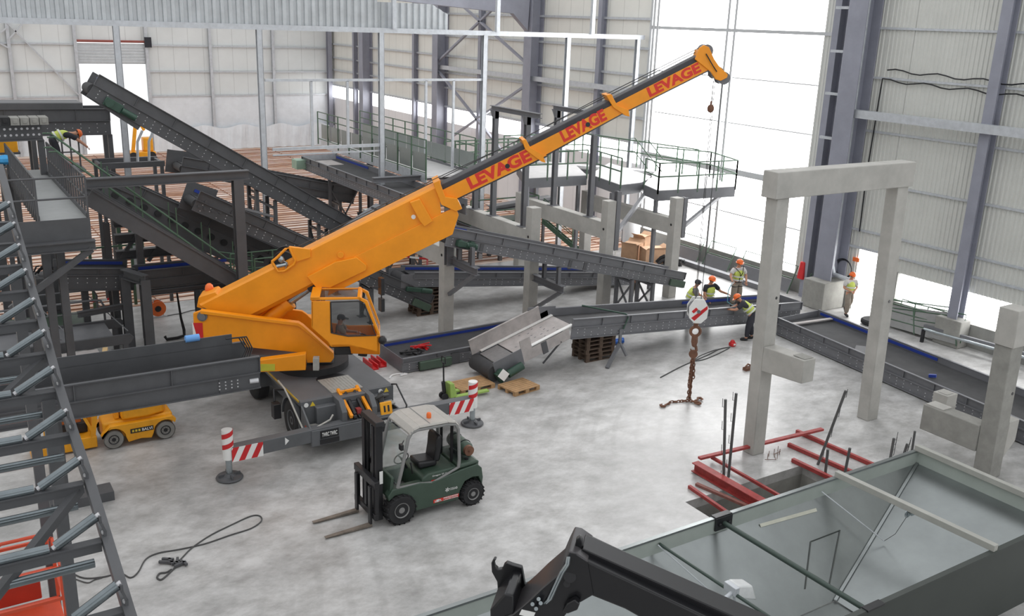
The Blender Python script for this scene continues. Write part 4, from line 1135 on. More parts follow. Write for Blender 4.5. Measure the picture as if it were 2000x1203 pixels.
# tie bars across
def rimpt(px, far): return onY(px[0], px[1], hy1) if far else onY(px[0], px[1], hy0)
TB = mat('tie_dark_green', (62, 76, 70), .4, .2, .1, 3)
for (fa, na, r, m_) in (((1428, 1030), (1688, 1188), .05, TB), ((1285, 1060), (1520, 1215), .03, TB)):
    a = fl(fa[0], fa[1], RZ-.12); b = fl(na[0], na[1], RZ-.12)
    tb = MB().cyl((a.x, hy1-.02, RZ-.12), (b.x, hy0+.02, RZ-.12), r, 14).build('tie_bar', m_, hp_)
    if r > .04:
        for (x, y, sg) in ((a.x, hy1-.03, -1), (b.x, hy0+.03, 1)):
            mb = MB().box(x-.22, x+.22, y-.02, y+.02, RZ-.25, RZ+.02).box(x-.22, x+.22, min(y, y-sg*.14), max(y, y-sg*.14), RZ+.0, RZ+.04)
            for q in (-.12, .12): mb.cyl((x+q, y+sg*.06, RZ-.12), (x+q, y, RZ-.12), .035, 8)
            mb.build('clamp_plate', BLACK, tb, .006)
for (fa, na, nm) in (((1645, 930), (1940, 1068), 'tie_beam'), ((1795, 882), (2010, 968), 'tie_beam')):
    a = fl(fa[0], fa[1], RZ+.08); b = fl(na[0], na[1], RZ+.08)
    if fa[0] > 1700: a = V((hx1-.05, hy1+.05, RZ+.08)); b = V((hx1-.05, hy0-.05, RZ+.08))
    else: a = V((a.x, hy1+.06, RZ+.08)); b = V((b.x, hy0-.06, RZ+.08))
    MB().bar(a, b, .13, .13).build(nm, mat('beam_primer', (172, 172, 166), .5, .1, .12, 2) if 'beam_primer' not in MATS else MATS['beam_primer'], hp_, .008)
for f, q in (((1605, 960), (1712, 1066)), ((1285, 1064), (1380, 1170))):
    a = onY(f[0], f[1], hy1-.05); b = on_far(q, .25)
    MB().cyl(a, b, .012, 6).build('stay_wire', GALV, hp_)
b = on_far((1712, 1066), .25); c = fl(1775, 1003, RZ-.05)
MB().tube([b, b.lerp(c, .5)-ZU*.15, c], .006, 5).build('stay_wire', CABLE, hp_)
cl = MB().cyl(c-V((.05, 0, 0)), c+V((.05, 0, 0)), .05, 10).box(c.x+.05, c.x+.15, c.y-.04, c.y+.04, c.z-.05, c.z+.05)
cl.tube([c+V((.09*math.cos(t), .02, .09*math.sin(t))) for t in [i*PI/8 for i in range(17)]], .01, 5)
cl.build('cable_clamp', CHROME, hp_)
# frosted work light clamped to the thin tie bar
t = .62
a = fl(1285, 1060, RZ-.12); b = fl(1520, 1215, RZ-.12)
c = V((a.x, hy1, RZ-.12)).lerp(V((b.x, hy0, RZ-.12)), .55)
wl = thing('work_light', 'white plastic work light clamped to the thin tie bar over the hopper', 'work light', tuple(c))
MB().hexa([c+V(q) for q in ((.0, -.1, -.05), (.5, -.1, -.25), (.5, .25, -.25), (.0, .25, -.05), (.05, -.05, .16), (.4, -.05, .05), (.4, .2, .05), (.05, .2, .16))]).build('shade', mat('frosted_plastic', (218, 220, 220), .3, 0, .1, 4), wl, .03)
MB().box(c.x-.05, c.x+.05, c.y-.08, c.y+.2, c.z-.03, c.z+.14).cyl(c+V((-.32, 0, -.08)), c+V((0, .02, .02)), .04, 10).build('clamp', GALV, wl, .01)
MB().tube([c+V((0, 0, -.03)), c+V((.03, -.05, -.25)), c+V((-.05, -.1, -.4))], .02, 6).build('lead', GALV, wl)
# ================================================================== TELEHANDLER BOOM
E0 = dp(1131, 1092, 8.9)
B1 = dp(1505, 1245, 8.75)
hd_ = V((B1.x-E0.x, B1.y-E0.y, 0)).normalized(); hn = V((-hd_.y, hd_.x, 0))
if hn.dot(V((.6, .8, 0))) < 0: hn = -hn
def tp(px, off=0.0):
    d = ray(*px); b = E0+hn*off
    return CP+d*((b-CP).dot(hn)/d.dot(hn))
th = thing('telehandler', 'glossy black telehandler boom with a hooked carriage reaching in along the bottom', 'telehandler', tuple(tp((1110, 1130))))
TW = .48
def tprism(mb, pts, o0=0.0, o1=TW):
    p = [tp(q, 0) for q in pts]
    u = hd_
    return mb.prism([((q-E0).dot(hd_), q.z-E0.z) for q in p], E0, hd_, ZU, hn, o0, o1)
GLB = mat('gloss_black', (26, 26, 29), .25, 0, .2, 2)
mb = MB(); tprism(mb, [(1125, 1086), (1760, 1385), (1760, 1600), (1450, 1330), (1300, 1235), (1220, 1190), (1140, 1158)])
tb = mb.build('boom_arm', GLB, th, .02)
mb = MB(); tprism(mb, [(1131, 1093), (1170, 1112), (1760, 1384), (1760, 1362), (1170, 1098), (1135, 1082)], .1, .38); mb.build('boom_rib', GLB, tb, .01)
mb = MB(); tprism(mb, [(1111, 1077), (1125, 1080), (1148, 1096), (1160, 1160), (1116, 1186), (1092, 1215), (985, 1260), (960, 1215), (1002, 1200), (1032, 1174), (1057, 1150), (1091, 1121), (1101, 1097)])
nk = mb.build('gooseneck', mat('dark_gloss_grey', (70, 68, 70), .3, .1, .1, 2), th, .012)
mb = MB(); tprism(mb, [(1113, 1080), (1125, 1082), (1148, 1097), (1159, 1160), (1116, 1185), (1092, 1215), (990, 1258), (965, 1216), (1004, 1202), (1034, 1176), (1059, 1152), (1093, 1123), (1103, 1099)], -.012, -.001); mb.build('side_cheek', GLB, nk)
mb = MB(); tprism(mb, [(1110, 1168), (1125, 1160), (1135, 1168), (1130, 1180), (1112, 1187), (1100, 1185)], -.1, -.02); mb.build('hose_eye', GLB, nk, .01)
hk_ = [(1003, 1157), (985, 1152), (972, 1147), (966, 1152), (963, 1160), (955, 1161), (948, 1155), (946, 1146), (951, 1140), (946, 1139), (941, 1147), (942, 1165), (953, 1185), (956, 1230), (1000, 1240), (1010, 1195)]
mb = MB(); tprism(mb, hk_, .44, .5); mb.build('carriage_hook', GLB, nk, .006)
mb = MB(); tprism(mb, [(1003, 1165), (985, 1162), (956, 1195), (957, 1240), (1005, 1240)], .02, .46); mb.build('carriage_plate', GLB, nk, .02)
mb = MB()
for k in (0, 1):
    mb.tube([tp((1109+k*3, 1087), -.02), tp((1106+k*4, 1102), -.05), tp((1095+k*5, 1118), -.05), tp((1070+k*6, 1172-k*2), -.05), tp((1063+k*4, 1178), -.02)], .012, 6)
mb.build('hydraulic_line', CHROME, nk)
mb = MB()
for px in ((1052, 1170), (1040, 1180), (1056, 1178), (1047, 1189)):
    mb.cyl(tp(px, 0), tp(px, -.08), .02, 8)
mb.build('coupling', CHROME, nk)
mb = MB()
for px in ((1081, 1099), (1082, 1116)):
    pass
for px in ((1107, 1140),): mb.cyl(tp(px, .0), tp(px, -.03), .035, 10)
mb.cyl(tp((1113, 1126), -.012), tp((1113, 1126), -.03), .06, 16)
mb.build('pivot_pin', GLB, nk)
pl = [tp(p, -.014) for p in ((1019, 1190), (1046, 1196), (1041, 1207), (1014, 1200))]
MB().add(pl+[q-hn*.004 for q in pl], [(0, 1, 2, 3), (7, 6, 5, 4), (0, 4, 5, 1), (1, 5, 6, 2), (2, 6, 7, 3), (3, 7, 4, 0)]).build('white_label', WHITE, nk)
mb = MB(); tprism(mb, [(1119, 1083), (1122, 1066), (1130, 1062), (1134, 1070), (1134, 1086)], .12, .18); mb.build('boom_lug', GLB, tb, .008)
# ================================================================== PIT STEELWORK
def flat_bar(name, pa, pb, label, group=None, z=.06, kind='ib', w=.14, h=.14, za=None, zb=None, m=RED):
    a = fl(pa[0], pa[1], z if za is None else za); b = fl(pb[0], pb[1], z if zb is None else zb)
    mb = MB()
    (mb.ib if kind == 'ib' else mb.bar)(a, b, w, h, *((.025,) if kind == 'ib' else ()))
    return tag(mb.build(name, m, None, 0, loc=a.lerp(b, .5)), label, 'steel beam', group)
G = 'red steel bars around the pit'
flat_bar('steel_bar', (1366, 895), (1606, 838), 'long red bar lying crossways over the other bars behind the pit', G, .2, 'bar', .12, .06)
flat_bar('steel_bar', (1390, 893), (1531, 973), 'thin red bar running from the long cross bar over the pit to the hopper', G, .1, 'bar', .07, .07)
flat_bar('steel_beam', (1357, 910), (1500, 992), 'thickest red beam, with flanges, spanning the pit corner', G, .14, 'ib', .22, .24)
flat_bar('steel_bar', (1346, 950), (1430, 1008), 'red bar nearest the tyre marks, lowest on the floor by the pit', G, .04, 'bar', .08, .08)
flat_bar('steel_bar', (1360, 945), (1470, 993), 'brownish red bar crossing between the thick beam and the lowest bar', G, .04, 'bar', .1, .06, m=mat('faded_red', (140, 92, 84), .7, 0, .3, 5))
flat_bar('steel_beam', (1540, 868), (1668, 924), 'red bar in the middle of the three bars right of the pit', G, .06, 'bar', .09, .1)
flat_bar('steel_bar', (1556, 842), (1715, 912), 'red bar farthest from the pit, reaching under the end of the cross bar', G, .06, 'bar', .09, .1)
flat_bar('steel_bar', (1548, 898), (1636, 940), 'red bar along the right rim of the pit', G, .06, 'bar', .1, .1)
def rod(pb, pt, D, label, r=.035, wires=True, zb=0.0):
    b = fl(pb[0], pb[1], zb); t = dp(pt[0], pt[1], 1)
    # top on the vertical plane facing the camera through the foot
    n = V((b.x, b.y, 0)).normalized(); d = ray(*pt); q = CP+d*((b-CP).dot(n)/d.dot(n))
    th_ = thing('starter_rod', label, 'rod', tuple(b), 'ribbed starter rods rising from the pit')
    MB().cyl(b, q, r, 8).build('bar', mat('rod_steel', (96, 96, 96), .6, .2, .2, 5) if 'rod_steel' not in MATS else MATS['rod_steel'], th_)
    if wires:
        k = 0
        for t_ in (.25, .5, .72, .93):
            c = b.lerp(q, t_); mb = MB().tube([c, c+RT*(-.07 if wires < 0 else .07), c+RT*(-.08 if wires < 0 else .08)+ZU*.22], .008, 5)
            mb.build('wire_tie', CABLE, th_)
rod((1412, 985), (1417, 780), 0, 'upright rod at the left end of the pit, first from the left', .035, -1, -.6)
rod((1420, 960), (1438, 768), 0, 'upright rod just right of the leftmost one at the pit', .035, -1, -.4)
rod((1585, 940), (1652, 763), 0, 'tall rod leaning to the right out of the pit', .035, 1, -.5)
rod((1610, 942), (1617, 878), 0, 'short rod standing in the middle of the pit edge by the hopper', .035, 0, -.2)
rod((1648, 935), (1660, 875), 0, 'short rod in front of the red bars, by the end of the light hopper beam', .035, 0)
rod((1738, 900), (1746, 856), 0, 'leftmost rod of the cluster under the side block', .035, 1)
rod((1764, 892), (1772, 867), 0, 'shortest rod of the cluster under the side block', .035, 1)
rod((1780, 888), (1787, 842), 0, 'rod touching the end of the side block', .03, 0)
mb = MB()
c = fl(1512, 893)
for i, (dx, dy) in enumerate(((-.25, 0), (-.1, .1), (.0, -.1), (.12, .12), (.25, .05), (.35, .2))):
    mb.cyl((c.x+dx, c.y+dy, 0), (c.x+dx, c.y+dy, .16), .008, 5)
mb.tube([(c.x-.35, c.y, .02), (c.x-.1, c.y-.15, .02), (c.x+.1, c.y+.1, .02), (c.x+.4, c.y+.15, .02)], .008, 5)
tag(mb.build('rebar_stubs', RUST, None, loc=c), 'small cluster of wire stubs sticking up at the foot of the concrete column', 'rebar stubs', kind='stuff')
# ================================================================== CONVEYORS
X1, Y1 = V((1, 0, 0)), V((0, 1, 0))
def conv(name, label, a, b, W, H, wdir=Y1, cat='conveyor', group=None, skirt=.42, blue=0.0, drum=0, motor=0, endbox=0, belt=.55, bolts=True, m=STEEL, ribs=1.1, legs=(), holes=None, endplate=0):
    """a, b: lower edge of the side frame that faces the camera; wdir points across to the other side"""
    a, b = V(a), V(b); L = (b-a).length; d = (b-a)/L; w = V(wdir).normalized()
    u = w.cross(d)
    if u.z < 0: u = -u
    u.normalize()
    def P(t, k, h): return a+d*t+w*k+u*h
    root = thing(name, label, cat, tuple(P(L/2, W/2, 0)), group)
    hs = H*(1-skirt)
    for k, s in ((0, 1), (W, -1)):
        mb = MB()
        mb.bar(P(0, k, hs/2), P(L, k, hs/2), .02, hs, u)
        mb.bar(P(0, k-s*.03, .015), P(L, k-s*.03, .015), .08, .03, u)
        mb.bar(P(0, k-s*.03, hs), P(L, k-s*.03, hs), .09, .03, u)
        sf = mb.build('side_frame', m, root)
        mb = MB()
        mb.bar(P(0, k, (hs+H)/2), P(L, k, (hs+H)/2), .014, H-hs, u)
        mb.bar(P(0, k-s*.03, H), P(L, k-s*.03, H), .09, .025, u)
        n = max(1, int(L/ribs))
        for i in range(n+1):
            mb.bar(P(i*L/n, k-s*.035, hs), P(i*L/n, k-s*.035, H), .05, .02, d)
        mb.build('skirt_board', m, root)
        if bolts and k == 0:
            mb = MB(); i = .25
            while i < L-.1:
                for h in (.22, .5, .78):
                    if random.random() < .8: 
                        c = P(i, -.012, hs*h); mb.bar(c-d*.014, c+d*.014, .008, .028, u)
                i += .28
            mb.build('rivet_pattern', BOLT, sf)
    z = hs+(H-hs)*.1
    MB().bar(P(.1, W/2, z), P(L-.1, W/2, z), W-.06, .02, u).build('belt', BELT, root)
    if blue:
        t0, t1 = (0.15, blue) if blue > 0 else (L+blue, L-.15)
        MB().bar(P(t0, W-.03, H-.1), P(t1, W-.03, H-.1), .014, .1, u).build('blue_skirting', BLUE, root)
    if drum:
        t = .08 if drum > 0 else L-.08
        MB().cyl(P(t, .03, hs*.62), P(t, W-.03, hs*.62), hs*.42, 24).build('drum', BELT, root)
    if endplate:
        t = 0 if endplate > 0 else L
        MB().bar(P(t, 0, H*.5), P(t, W, H*.5), .02, H, u).build('end_plate', m, root)
    if motor:
        t = .5 if motor > 0 else L-.5
        sg = 1 if motor > 0 else -1
        mb = MB().cyl(P(t, -.02, hs*.5), P(t, -.2, hs*.5), hs*.36, 16).bar(P(t-.14*1, -.14, hs*.5), P(t+.2, -.14, hs*.5), .2, hs*.55, u)
        g = mb.build('gearbox', MGREEN, root, .015)
        mb = MB().cyl(P(t+sg*.2, -.15, hs*.45), P(t+sg*.62, -.15, hs*.45), .11, 16)
        for i in range(6): mb.cyl(P(t+sg*(.28+i*.05), -.15, hs*.45), P(t+sg*(.3+i*.05), -.15, hs*.45), .125, 16)
        mb.bar(P(t+sg*.35, -.15, hs*.45+.12), P(t+sg*.5, -.15, hs*.45+.12), .1, .08, u)
        mb.build('motor', MGREEN, g)
    if endbox:
        t0, t1 = (-.05, .75) if endbox > 0 else (L-.75, L+.05)
        MB().bar(P(t0, -.06, hs*.42), P(t1, -.06, hs*.42), .1, hs*.75, u).build('guard_box', DGREEN, root, .02)
    for t in legs:
        for k in (0, W):
            p = P(t, k, 0)
            MB().bar(p, (p.x, p.y, 0), .1, .1, Y1).build('leg', m, root)
    return root, P, L
# ---- inclined conveyor high at the left
cA, PA, LA = conv('inclined_conveyor', 'longest inclined grey conveyor, its raised head in front of the bright shutter doorway', onY(170, 188, 34), onY(700, 480, 34), 1.15, .82, skirt=.45, drum=1, ribs=1.25)
MB().bar(PA(.0, 0, .35), PA(1.9, 0, .2), .03, .75, V((0, 0, 1))).build('head_plate', STEEL, cA); MB().bar(PA(.0, 1.15, .35), PA(1.9, 1.15, .2), .03, .7, V((0, 0, 1))).build('head_plate', STEEL, cA)
mb = MB().bar(PA(.5, -.08, .16), PA(1.1, -.08, .16), .12, .3); g = mb.build('gearbox', MGREEN, cA, .02)
MB().cyl(PA(.65, -.1, .16), PA(.65, -.22, .16), .14, 16).cyl(PA(1.1, -.14, .14), PA(1.6, -.14, .14), .11, 16).build('motor', MGREEN, g)
MB().bar(PA(.05, .3, .7), PA(.5, .3, .7), .3, .03).build('blue_skirting', BLUE, cA)
def trestle(name, label, tops, z0, group=None, w=.9, m=STEEL):
    """braced steel support: tops = list of 3D points carried"""
    c = sum((V(t) for t in tops), V((0, 0, 0)))/len(tops)
    root = thing(name, label, 'support', (c.x, c.y, z0), group)
    feet = []
    for t in tops:
        t = V(t); f = V((t.x, t.y, z0)); feet.append(f)
        MB().bar(f, t, .12, .12, Y1).build('leg', m, root)
        MB().box(f.x-.14, f.x+.14, f.y-.14, f.y+.14, z0, z0+.02).build('base_plate', m, root)
    for i in range(len(tops)):
        a, b = V(tops[i]), V(tops[(i+1) % len(tops)])
        if len(tops) == 2 and i == 1: break
        fa, fb = feet[i], feet[(i+1) % len(tops)]
        MB().bar(a.lerp(fa, .08), b.lerp(fb, .08), .08, .08).build('cross_rail', m, root)
        MB().bar(a.lerp(fa, .12), b.lerp(fb, .9), .06, .06).bar(a.lerp(fa, .9), b.lerp(fb, .12), .06, .06).build('brace', m, root)
    return root
for px, lab in ((485, 'braced grey trestle under the middle of the longest inclined conveyor'), (620, 'braced grey trestle under the lower end of the longest inclined conveyor')):
    t = (px-170)/(700-170)*LA*.98
    p, q = PA(t, .1, -.02), PA(t, 1.05, -.02)
    p2, q2 = PA(t+.8, .1, -.02), PA(t+.8, 1.05, -.02)
    trestle('trestle', lab, [p, p2, q2, q], 0 if p.y < YS else -.12)
# ---- flatter box conveyor behind it
cB, PB, LB = conv('box_conveyor', 'dark box conveyor with an open end, partly behind the longest inclined conveyor', onY(352, 340, 42), onY(690, 398, 42), 1.3, .75, skirt=.5, drum=1, bolts=False)
mb = MB().bar(PB(-.35, 1.3, .35), PB(1.2, 1.3, .45), .03, 1.0, Y1.cross(X1)*-1)
mb.build('side_wing', STEEL, cB)
p, q = PB(3.4, .1, -.02), PB(3.4, 1.2, -.02); trestle('trestle', 'pair of braced legs under the dark box conveyor', [p, q], -.12)
p, q = PB(7.6, .1, -.02), PB(7.6, 1.2, -.02); trestle('trestle', 'braced legs below the black transfer chute', [p, q], -.12)
# ---- conveyor coming down behind the crane
cC, PC, LC = conv('inclined_conveyor', 'inclined grey conveyor passing behind the crane boom, ending in a green box near the floor', onY(374, 410, 30), onY(833, 608, 30), 1.1, .66, skirt=.45, drum=1, endbox=-1, blue=1.0)
mb = MB()
for t, h in ((.15, .2), (.35, .2), (.6, .25), (.3, .42), (.85, .3)): mb.cyl(PC(t, -.01, h), PC(t, -.05, h), .05, 10)
mb.build('tension_bolts', STEEL, cC)
MB().bar(PC(-.12, 1.1, .3), PC(.9, 1.1, .4), .03, .95, Y1.cross(X1)*-1).build('side_wing', STEEL, cC)
p, q = PC(4.9, .1, -.02), PC(4.9, 1., -.02); trestle('trestle', 'grey trestle carrying the inclined conveyor behind the crane cab', [p, q], 0)
p, q = PC(7.0, .1, -.02), PC(7.0, 1., -.02); trestle('trestle', 'low grey trestle under the end of the conveyor behind the crane cab', [p, q], 0)
# ---- tray conveyor running towards us, with its chute
a, b = fl(585, 330, 3.3), fl(880, 446, 3.3)
a = V((16.5, 45.0, 3.3)); b = V((16.55, 31.8, 3.3))
cD, PD, LD = conv('tray_conveyor', 'wide grey tray conveyor with a blue inner strip below the caged walkway', a, b, 1.75, .62, X1, skirt=.4, blue=4.0, m=STEEL2)
MB().bar(PD(0, 0, .35), PD(0, 1.75, .35), .03, .62).build('end_plate', GALV, cD)
MB().box(16.0, 16.5, 44.5, 45.2, 3.35, 3.8).build('motor_cover', mat('pale_green_cover', (150, 176, 158), .5), cD, .02)
MB().bar((17.4, 44.6, 3.72), (17.4, 43.0, 3.72), .9, .02).build('inlay_board', PALE, cD)
for t in (3.2, 9.5):
    p, q = PD(t, .1, -.02), PD(t, 1.65, -.02)
    trestle('trestle', ('grey legs under the far half of the tray conveyor' if t < 5 else 'grey legs under the near half of the tray conveyor'), [p, q], -.12)
ch = thing('transfer_chute', 'black funnel shaped transfer chute hanging below the tray conveyor behind the boom', 'chute', (16.0, 33.8, 1.5))
def loft(mb, r0, r1):
    n = len(r0); mb.add(list(r0)+list(r1), [(i, (i+1) % n, n+(i+1) % n, n+i) for i in range(n)]); return mb
k0 = onY(665, 375, 33.6); 
r0 = [V((14.6, 33.0, 3.3)), V((16.4, 33.0, 3.3)), V((16.4, 33.95, 3.3)), V((14.6, 33.95, 3.3))]
r1 = [V((15.0, 33.1, 1.5)), V((16.1, 33.1, 1.9)), V((16.1, 33.9, 1.9)), V((15.0, 33.9, 1.5))]
loft(MB(), r0, r1).build('funnel', BLACKM, ch)
mb = MB().hexa([(14.7, 32.95, 2.5), (15.2, 32.95, 2.4), (15.2, 33.0, 2.4), (14.7, 33.0, 2.5), (14.85, 32.95, 3.5), (15.4, 32.95, 3.4), (15.4, 33.0, 3.4), (14.85, 33.0, 3.5)])
mb.build('funnel_flap', STEEL, ch)
MB().hexa([(15.6, 32.9, 2.9), (15.95, 32.9, 2.9), (15.95, 33, 2.9), (15.6, 33, 2.9), (15.4, 32.9, 3.45), (16.2, 32.9, 3.45), (16.2, 33, 3.45), (15.4, 33, 3.45)]).build('funnel_flap', STEEL, ch)
mb = MB().bar(onY(660, 455, 33.2), onY(740, 400, 33.2), .5, .05); mb.build('discharge_plate', STEEL2, ch)
MB().bar(onY(672, 470, 33.0), onY(735, 408, 33.0), .7, .08).build('rubber_curtain', BLACKM, ch)
# ---- conveyor on the brackets of the concrete columns
cF, PF, LF = conv('column_conveyor', 'grey conveyor with a green motor, resting on brackets of the concrete columns', onY(868, 480, 26.5), onY(1331, 562, 26.5), 1.0, .62, skirt=.42, drum=1, endbox=-1, blue=1.3, motor=1, m=STEEL2)
MB().bar(PF(-.35, .98, .35), PF(.6, .98, .45), .03, .7).build('side_wing', STEEL2, cF)
mb = MB()
for t in (1.35, 5.2, 5.9): mb.bar(PF(t, -.02, .12), PF(t+.14, -.02, .12), .02, .34)
mb.build('joint_plate', STEEL, cF)
# ---- conveyor lying behind the columns on a stack of pallets
cG, PG, LG = conv('floor_conveyor', 'grey conveyor lying behind the concrete columns with its left end on dark pallets', onY(806, 560, 30), onY(1240, 556, 30), 1.05, .55, skirt=.4, blue=9.0, m=STEEL2)
MB().bar(PG(-.5, .0, .2), PG(.4, 0, .25), .03, .5).build('head_plate', STEEL2, cG); MB().bar(PG(-.5, 1.05, .2), PG(.4, 1.05, .25), .03, .5).build('head_plate', STEEL2, cG)
MB().cyl(PG(-.25, .05, .2), PG(-.25, 1.0, .2), .2, 18).build('drum', BELT, cG)
MB().bar(PG(-.3, -.1, -.05), PG(.5, -.1, -.12), .14, .16).cyl(PG(.3, -.12, -.1), PG(.75, -.12, -.15), .1, 12).build('motor', MGREEN, cG, .02)
# ---- conveyor on the floor in the middle
cH, PH, LH = conv('floor_conveyor', 'grey conveyor on the floor with red cloth and clips on its left end', V((12.2, 25.0, .03)), V((18.4, 25.15, .03)), 1.65, .46, skirt=.35, blue=6.0, endplate=1, m=STEEL2)
MB().box(12.75, 13.9, 24.84, 24.98, .04, .32).build('guard_box', DGREEN, cH, .02)
MB().bar(PH(1.9, -.05, 0), PH(1.9, -.05, .35), .3, .06, Y1).build('foot_plate', STEEL, cH)
for i, (x, y, lab, m_, sz) in enumerate(((12.9, 25.6, 'heap of dark belt clips lying on the end of the floor conveyor', BLACKM, (.5, .4, .12)), (13.35, 25.9, 'red and orange folded cloth on the end of the floor conveyor', REDB, (.3, .25, .14)))):
    mb = MB()
    for k in range(10):
        c = V((x+random.uniform(-.3, .3)*sz[0]*2, y+random.uniform(-.5, .5)*sz[1], .36+random.uniform(0, sz[2])))
        r = V((random.uniform(-1, 1), random.uniform(-1, 1), random.uniform(-.2, .3))).normalized()*random.uniform(.12, .3)
        mb.bar(c-r, c+r, .06, .03)
    tag(mb.build(['belt_clips', 'red_cloth'][i], m_, None, loc=(x, y, .36)), lab, ['clips', 'cloth'][i])
tag(MB().box(13.95, 14.25, 25.55, 25.8, .33, .34).build('paper_sheet', PAPER, None, loc=(14.1, 25.6, .33)), 'white sheet of paper lying inside the floor conveyor beside the red cloth', 'paper')
# ---- the conveyor being assembled, with the tilted tail chute
YI = 22.9
a, b = onY(1114, 662, YI), onY(1560, 622, YI)
cI, PI_, LI = conv('assembly_conveyor', 'long grey conveyor under assembly, resting on dark pallets, with a pale tilted tail', a, b, 1.25, .66, skirt=.42, blue=-5.0, endplate=-1, m=STEEL2)
ta = PI_(0, 0, .02)
te = onY(975, 742, YI)
te = V((te.x, YI, max(te.z, .25)))
dI = (te-ta).normalized(); LT = (te-ta).length; uI = Y1.cross(dI); uI = uI if uI.z > 0 else -uI
def PT(t, k, h): return ta+dI*t+Y1*k+uI*h
MB().bar(PT(-.1, 1.25, .3), PT(LT+.1, 1.25, .3), .02, .62, uI).build('tail_side', STEEL2, cI)
MB().bar(PT(.2, 1.25, .62), PT(LT+.15, 1.25, .62), .025, .5, uI).bar(PT(.2, 1.24, .88), PT(LT+.15, 1.24, .88), .07, .03, uI).build('tail_wing', PALE, cI)
MB().bar(PT(0, 0, .18), PT(LT*.72, 0, .18), .02, .36, uI).build('tail_side', PALE, cI)
MB().bar(PT(LT*.66, 0, .22), PT(LT+.12, 0, .22), .03, .56, uI).build('tail_side', STEEL2, cI)
MB().bar(PT(LT*.52, 0, .45), PT(LT*.66, 0, .45), .03, .62, uI).build('tail_joint', PALE, cI)
for k in (.06, 1.19): MB().bar(PT(-.2, k, .4), PT(LT*.95, k, .4), .12, .03, uI).build('edge_strip', WHITE, cI)
MB().bar(PT(-.2, .625, .36), PT(LT*.72, .625, .36), 1.1, .02, uI).build('tail_plate', PALE, cI)
mb = MB()
for t in [LT*(.08+.09*i) for i in range(7)]:
    for k in (.25, .45, .65, .85, 1.0):
        if random.random() < .6: mb.bar(PT(t, k, .372), PT(t+.07, k, .372), .03, .004, uI)
mb.build('slot_marks', STEEL2, [o for o in cI.children if o.name.startswith('tail_plate')][0])
MB().bar(PT(LT*.74, .625, .36), PT(LT*.98, .625, .36), .95, .02, uI).build('tail_window', CLOTHG, cI)
MB().cyl(PT(LT+.1, .03, .12), PT(LT+.1, 1.22, .12), .26, 24).build('drum', BELT, cI)
g = MB().bar(PT(LT-.05, -.12, .05), PT(LT+.15, -.12, .0), .2, .36, uI).cyl(PT(LT, -.05, .1), PT(LT, -.25, .1), .16, 14).build('gearbox', MGREEN, cI, .02)
MB().cyl(PT(LT-.75, -.2, .06), PT(LT-.2, -.2, .02), .13, 16).build('motor', MGREEN, g)
tag(MB().bar(PT(LT-.12, -.3, .2), PT(LT+.12, -.3, .05), .02, .3, uI).build('paper_wrap', PAPER, None, loc=tuple(PT(LT, -.3, .1))), 'white paper wrapped on the green motor of the tilted tail', 'paper')
MB().bar(PT(.9, -.02, .15), PT(1.1, -.02, .15), .03, .4, uI).build('joint_plate', STEEL, cI)
MB().bar(PI_(-.9, 1.25, .5), PI_(.2, 1.25, .5), .02, .5).build('rear_skirt', STEEL2, cI)
st = PI_(2.0, -.05, .2)
q0 = V((18.25, 22.35, .03))
mb = MB().bar(st, st-ZU*.55, .1, .06).bar(st-ZU*.5, q0, .12, .08).bar(st-ZU*.45, V((q0.x+1.0, 22.6, .2)), .1, .06)
mb.build('prop_leg', STEEL2, cI)
mb = MB().tube([PI_(1.35, 1.3, .55), PI_(1.3, 1.25, .7), PI_(2.2, .0, .7), PI_(2.25, -.06, .6), PI_(2.1, -.06, .2)], .03, 6)
tag(mb.build('lifting_strap', MGREEN, None, loc=tuple(PI_(1.8, .6, .7))), 'green lifting strap slung over the conveyor under assembly', 'strap')
MB().bar(PI_(-.35, -.0, -.05), PI_(-.75, .3, -.85), .05, .05).build('stay', STEEL, cI)
# ---- long conveyor on the floor at the right
cJ, PJ, LJ = conv('floor_conveyor', 'long wide grey conveyor on the floor at the right, behind the tall concrete portal', V((26.1, 22.3, .04)), V((24.65, 9.6, .04)), 2.15, .62, X1, skirt=.38, blue=5.5, m=STEEL2)
MB().bar(PJ(0, 0, .3), PJ(0, 2.15, .3), .03, .6).build('end_plate', STEEL2, cJ)
MB().bar(PJ(.55, 1.1, .5), PJ(.7, 1.1, .5), 2.0, .04).build('cross_plate', PALE, cJ)
tag(MB().bar(PJ(3.4, .4, .47), PJ(4.2, 1.0, .5), .8, .03).build('loose_plate', STEEL, None, loc=tuple(PJ(3.8, .7, .48))), 'loose dark plate lying on the belt of the long floor conveyor', 'plate')
tag(MB().bar(PJ(6.2, .75, .46), PJ(6.4, .85, .5), .1, .09).build('blue_clip', MATS['blue_skirting'], None, loc=tuple(PJ(6.3, .8, .46))), 'small blue clip on the belt of the long floor conveyor', 'clip')
MB().cyl(PJ(9.3, -.02, .15), PJ(9.3, -.05, .15), .16, 16).build('bearing_plate', STEEL, cJ)
pc = fl(1534, 655)
tag(MB().box(pc.x-.25, pc.x+.1, pc.y-.2, pc.y+.0, 0, .1).build('timber_block', WOOD, None, loc=tuple(pc)), 'short timber block at the corner of the long floor conveyor, beside the portal column', 'timber')
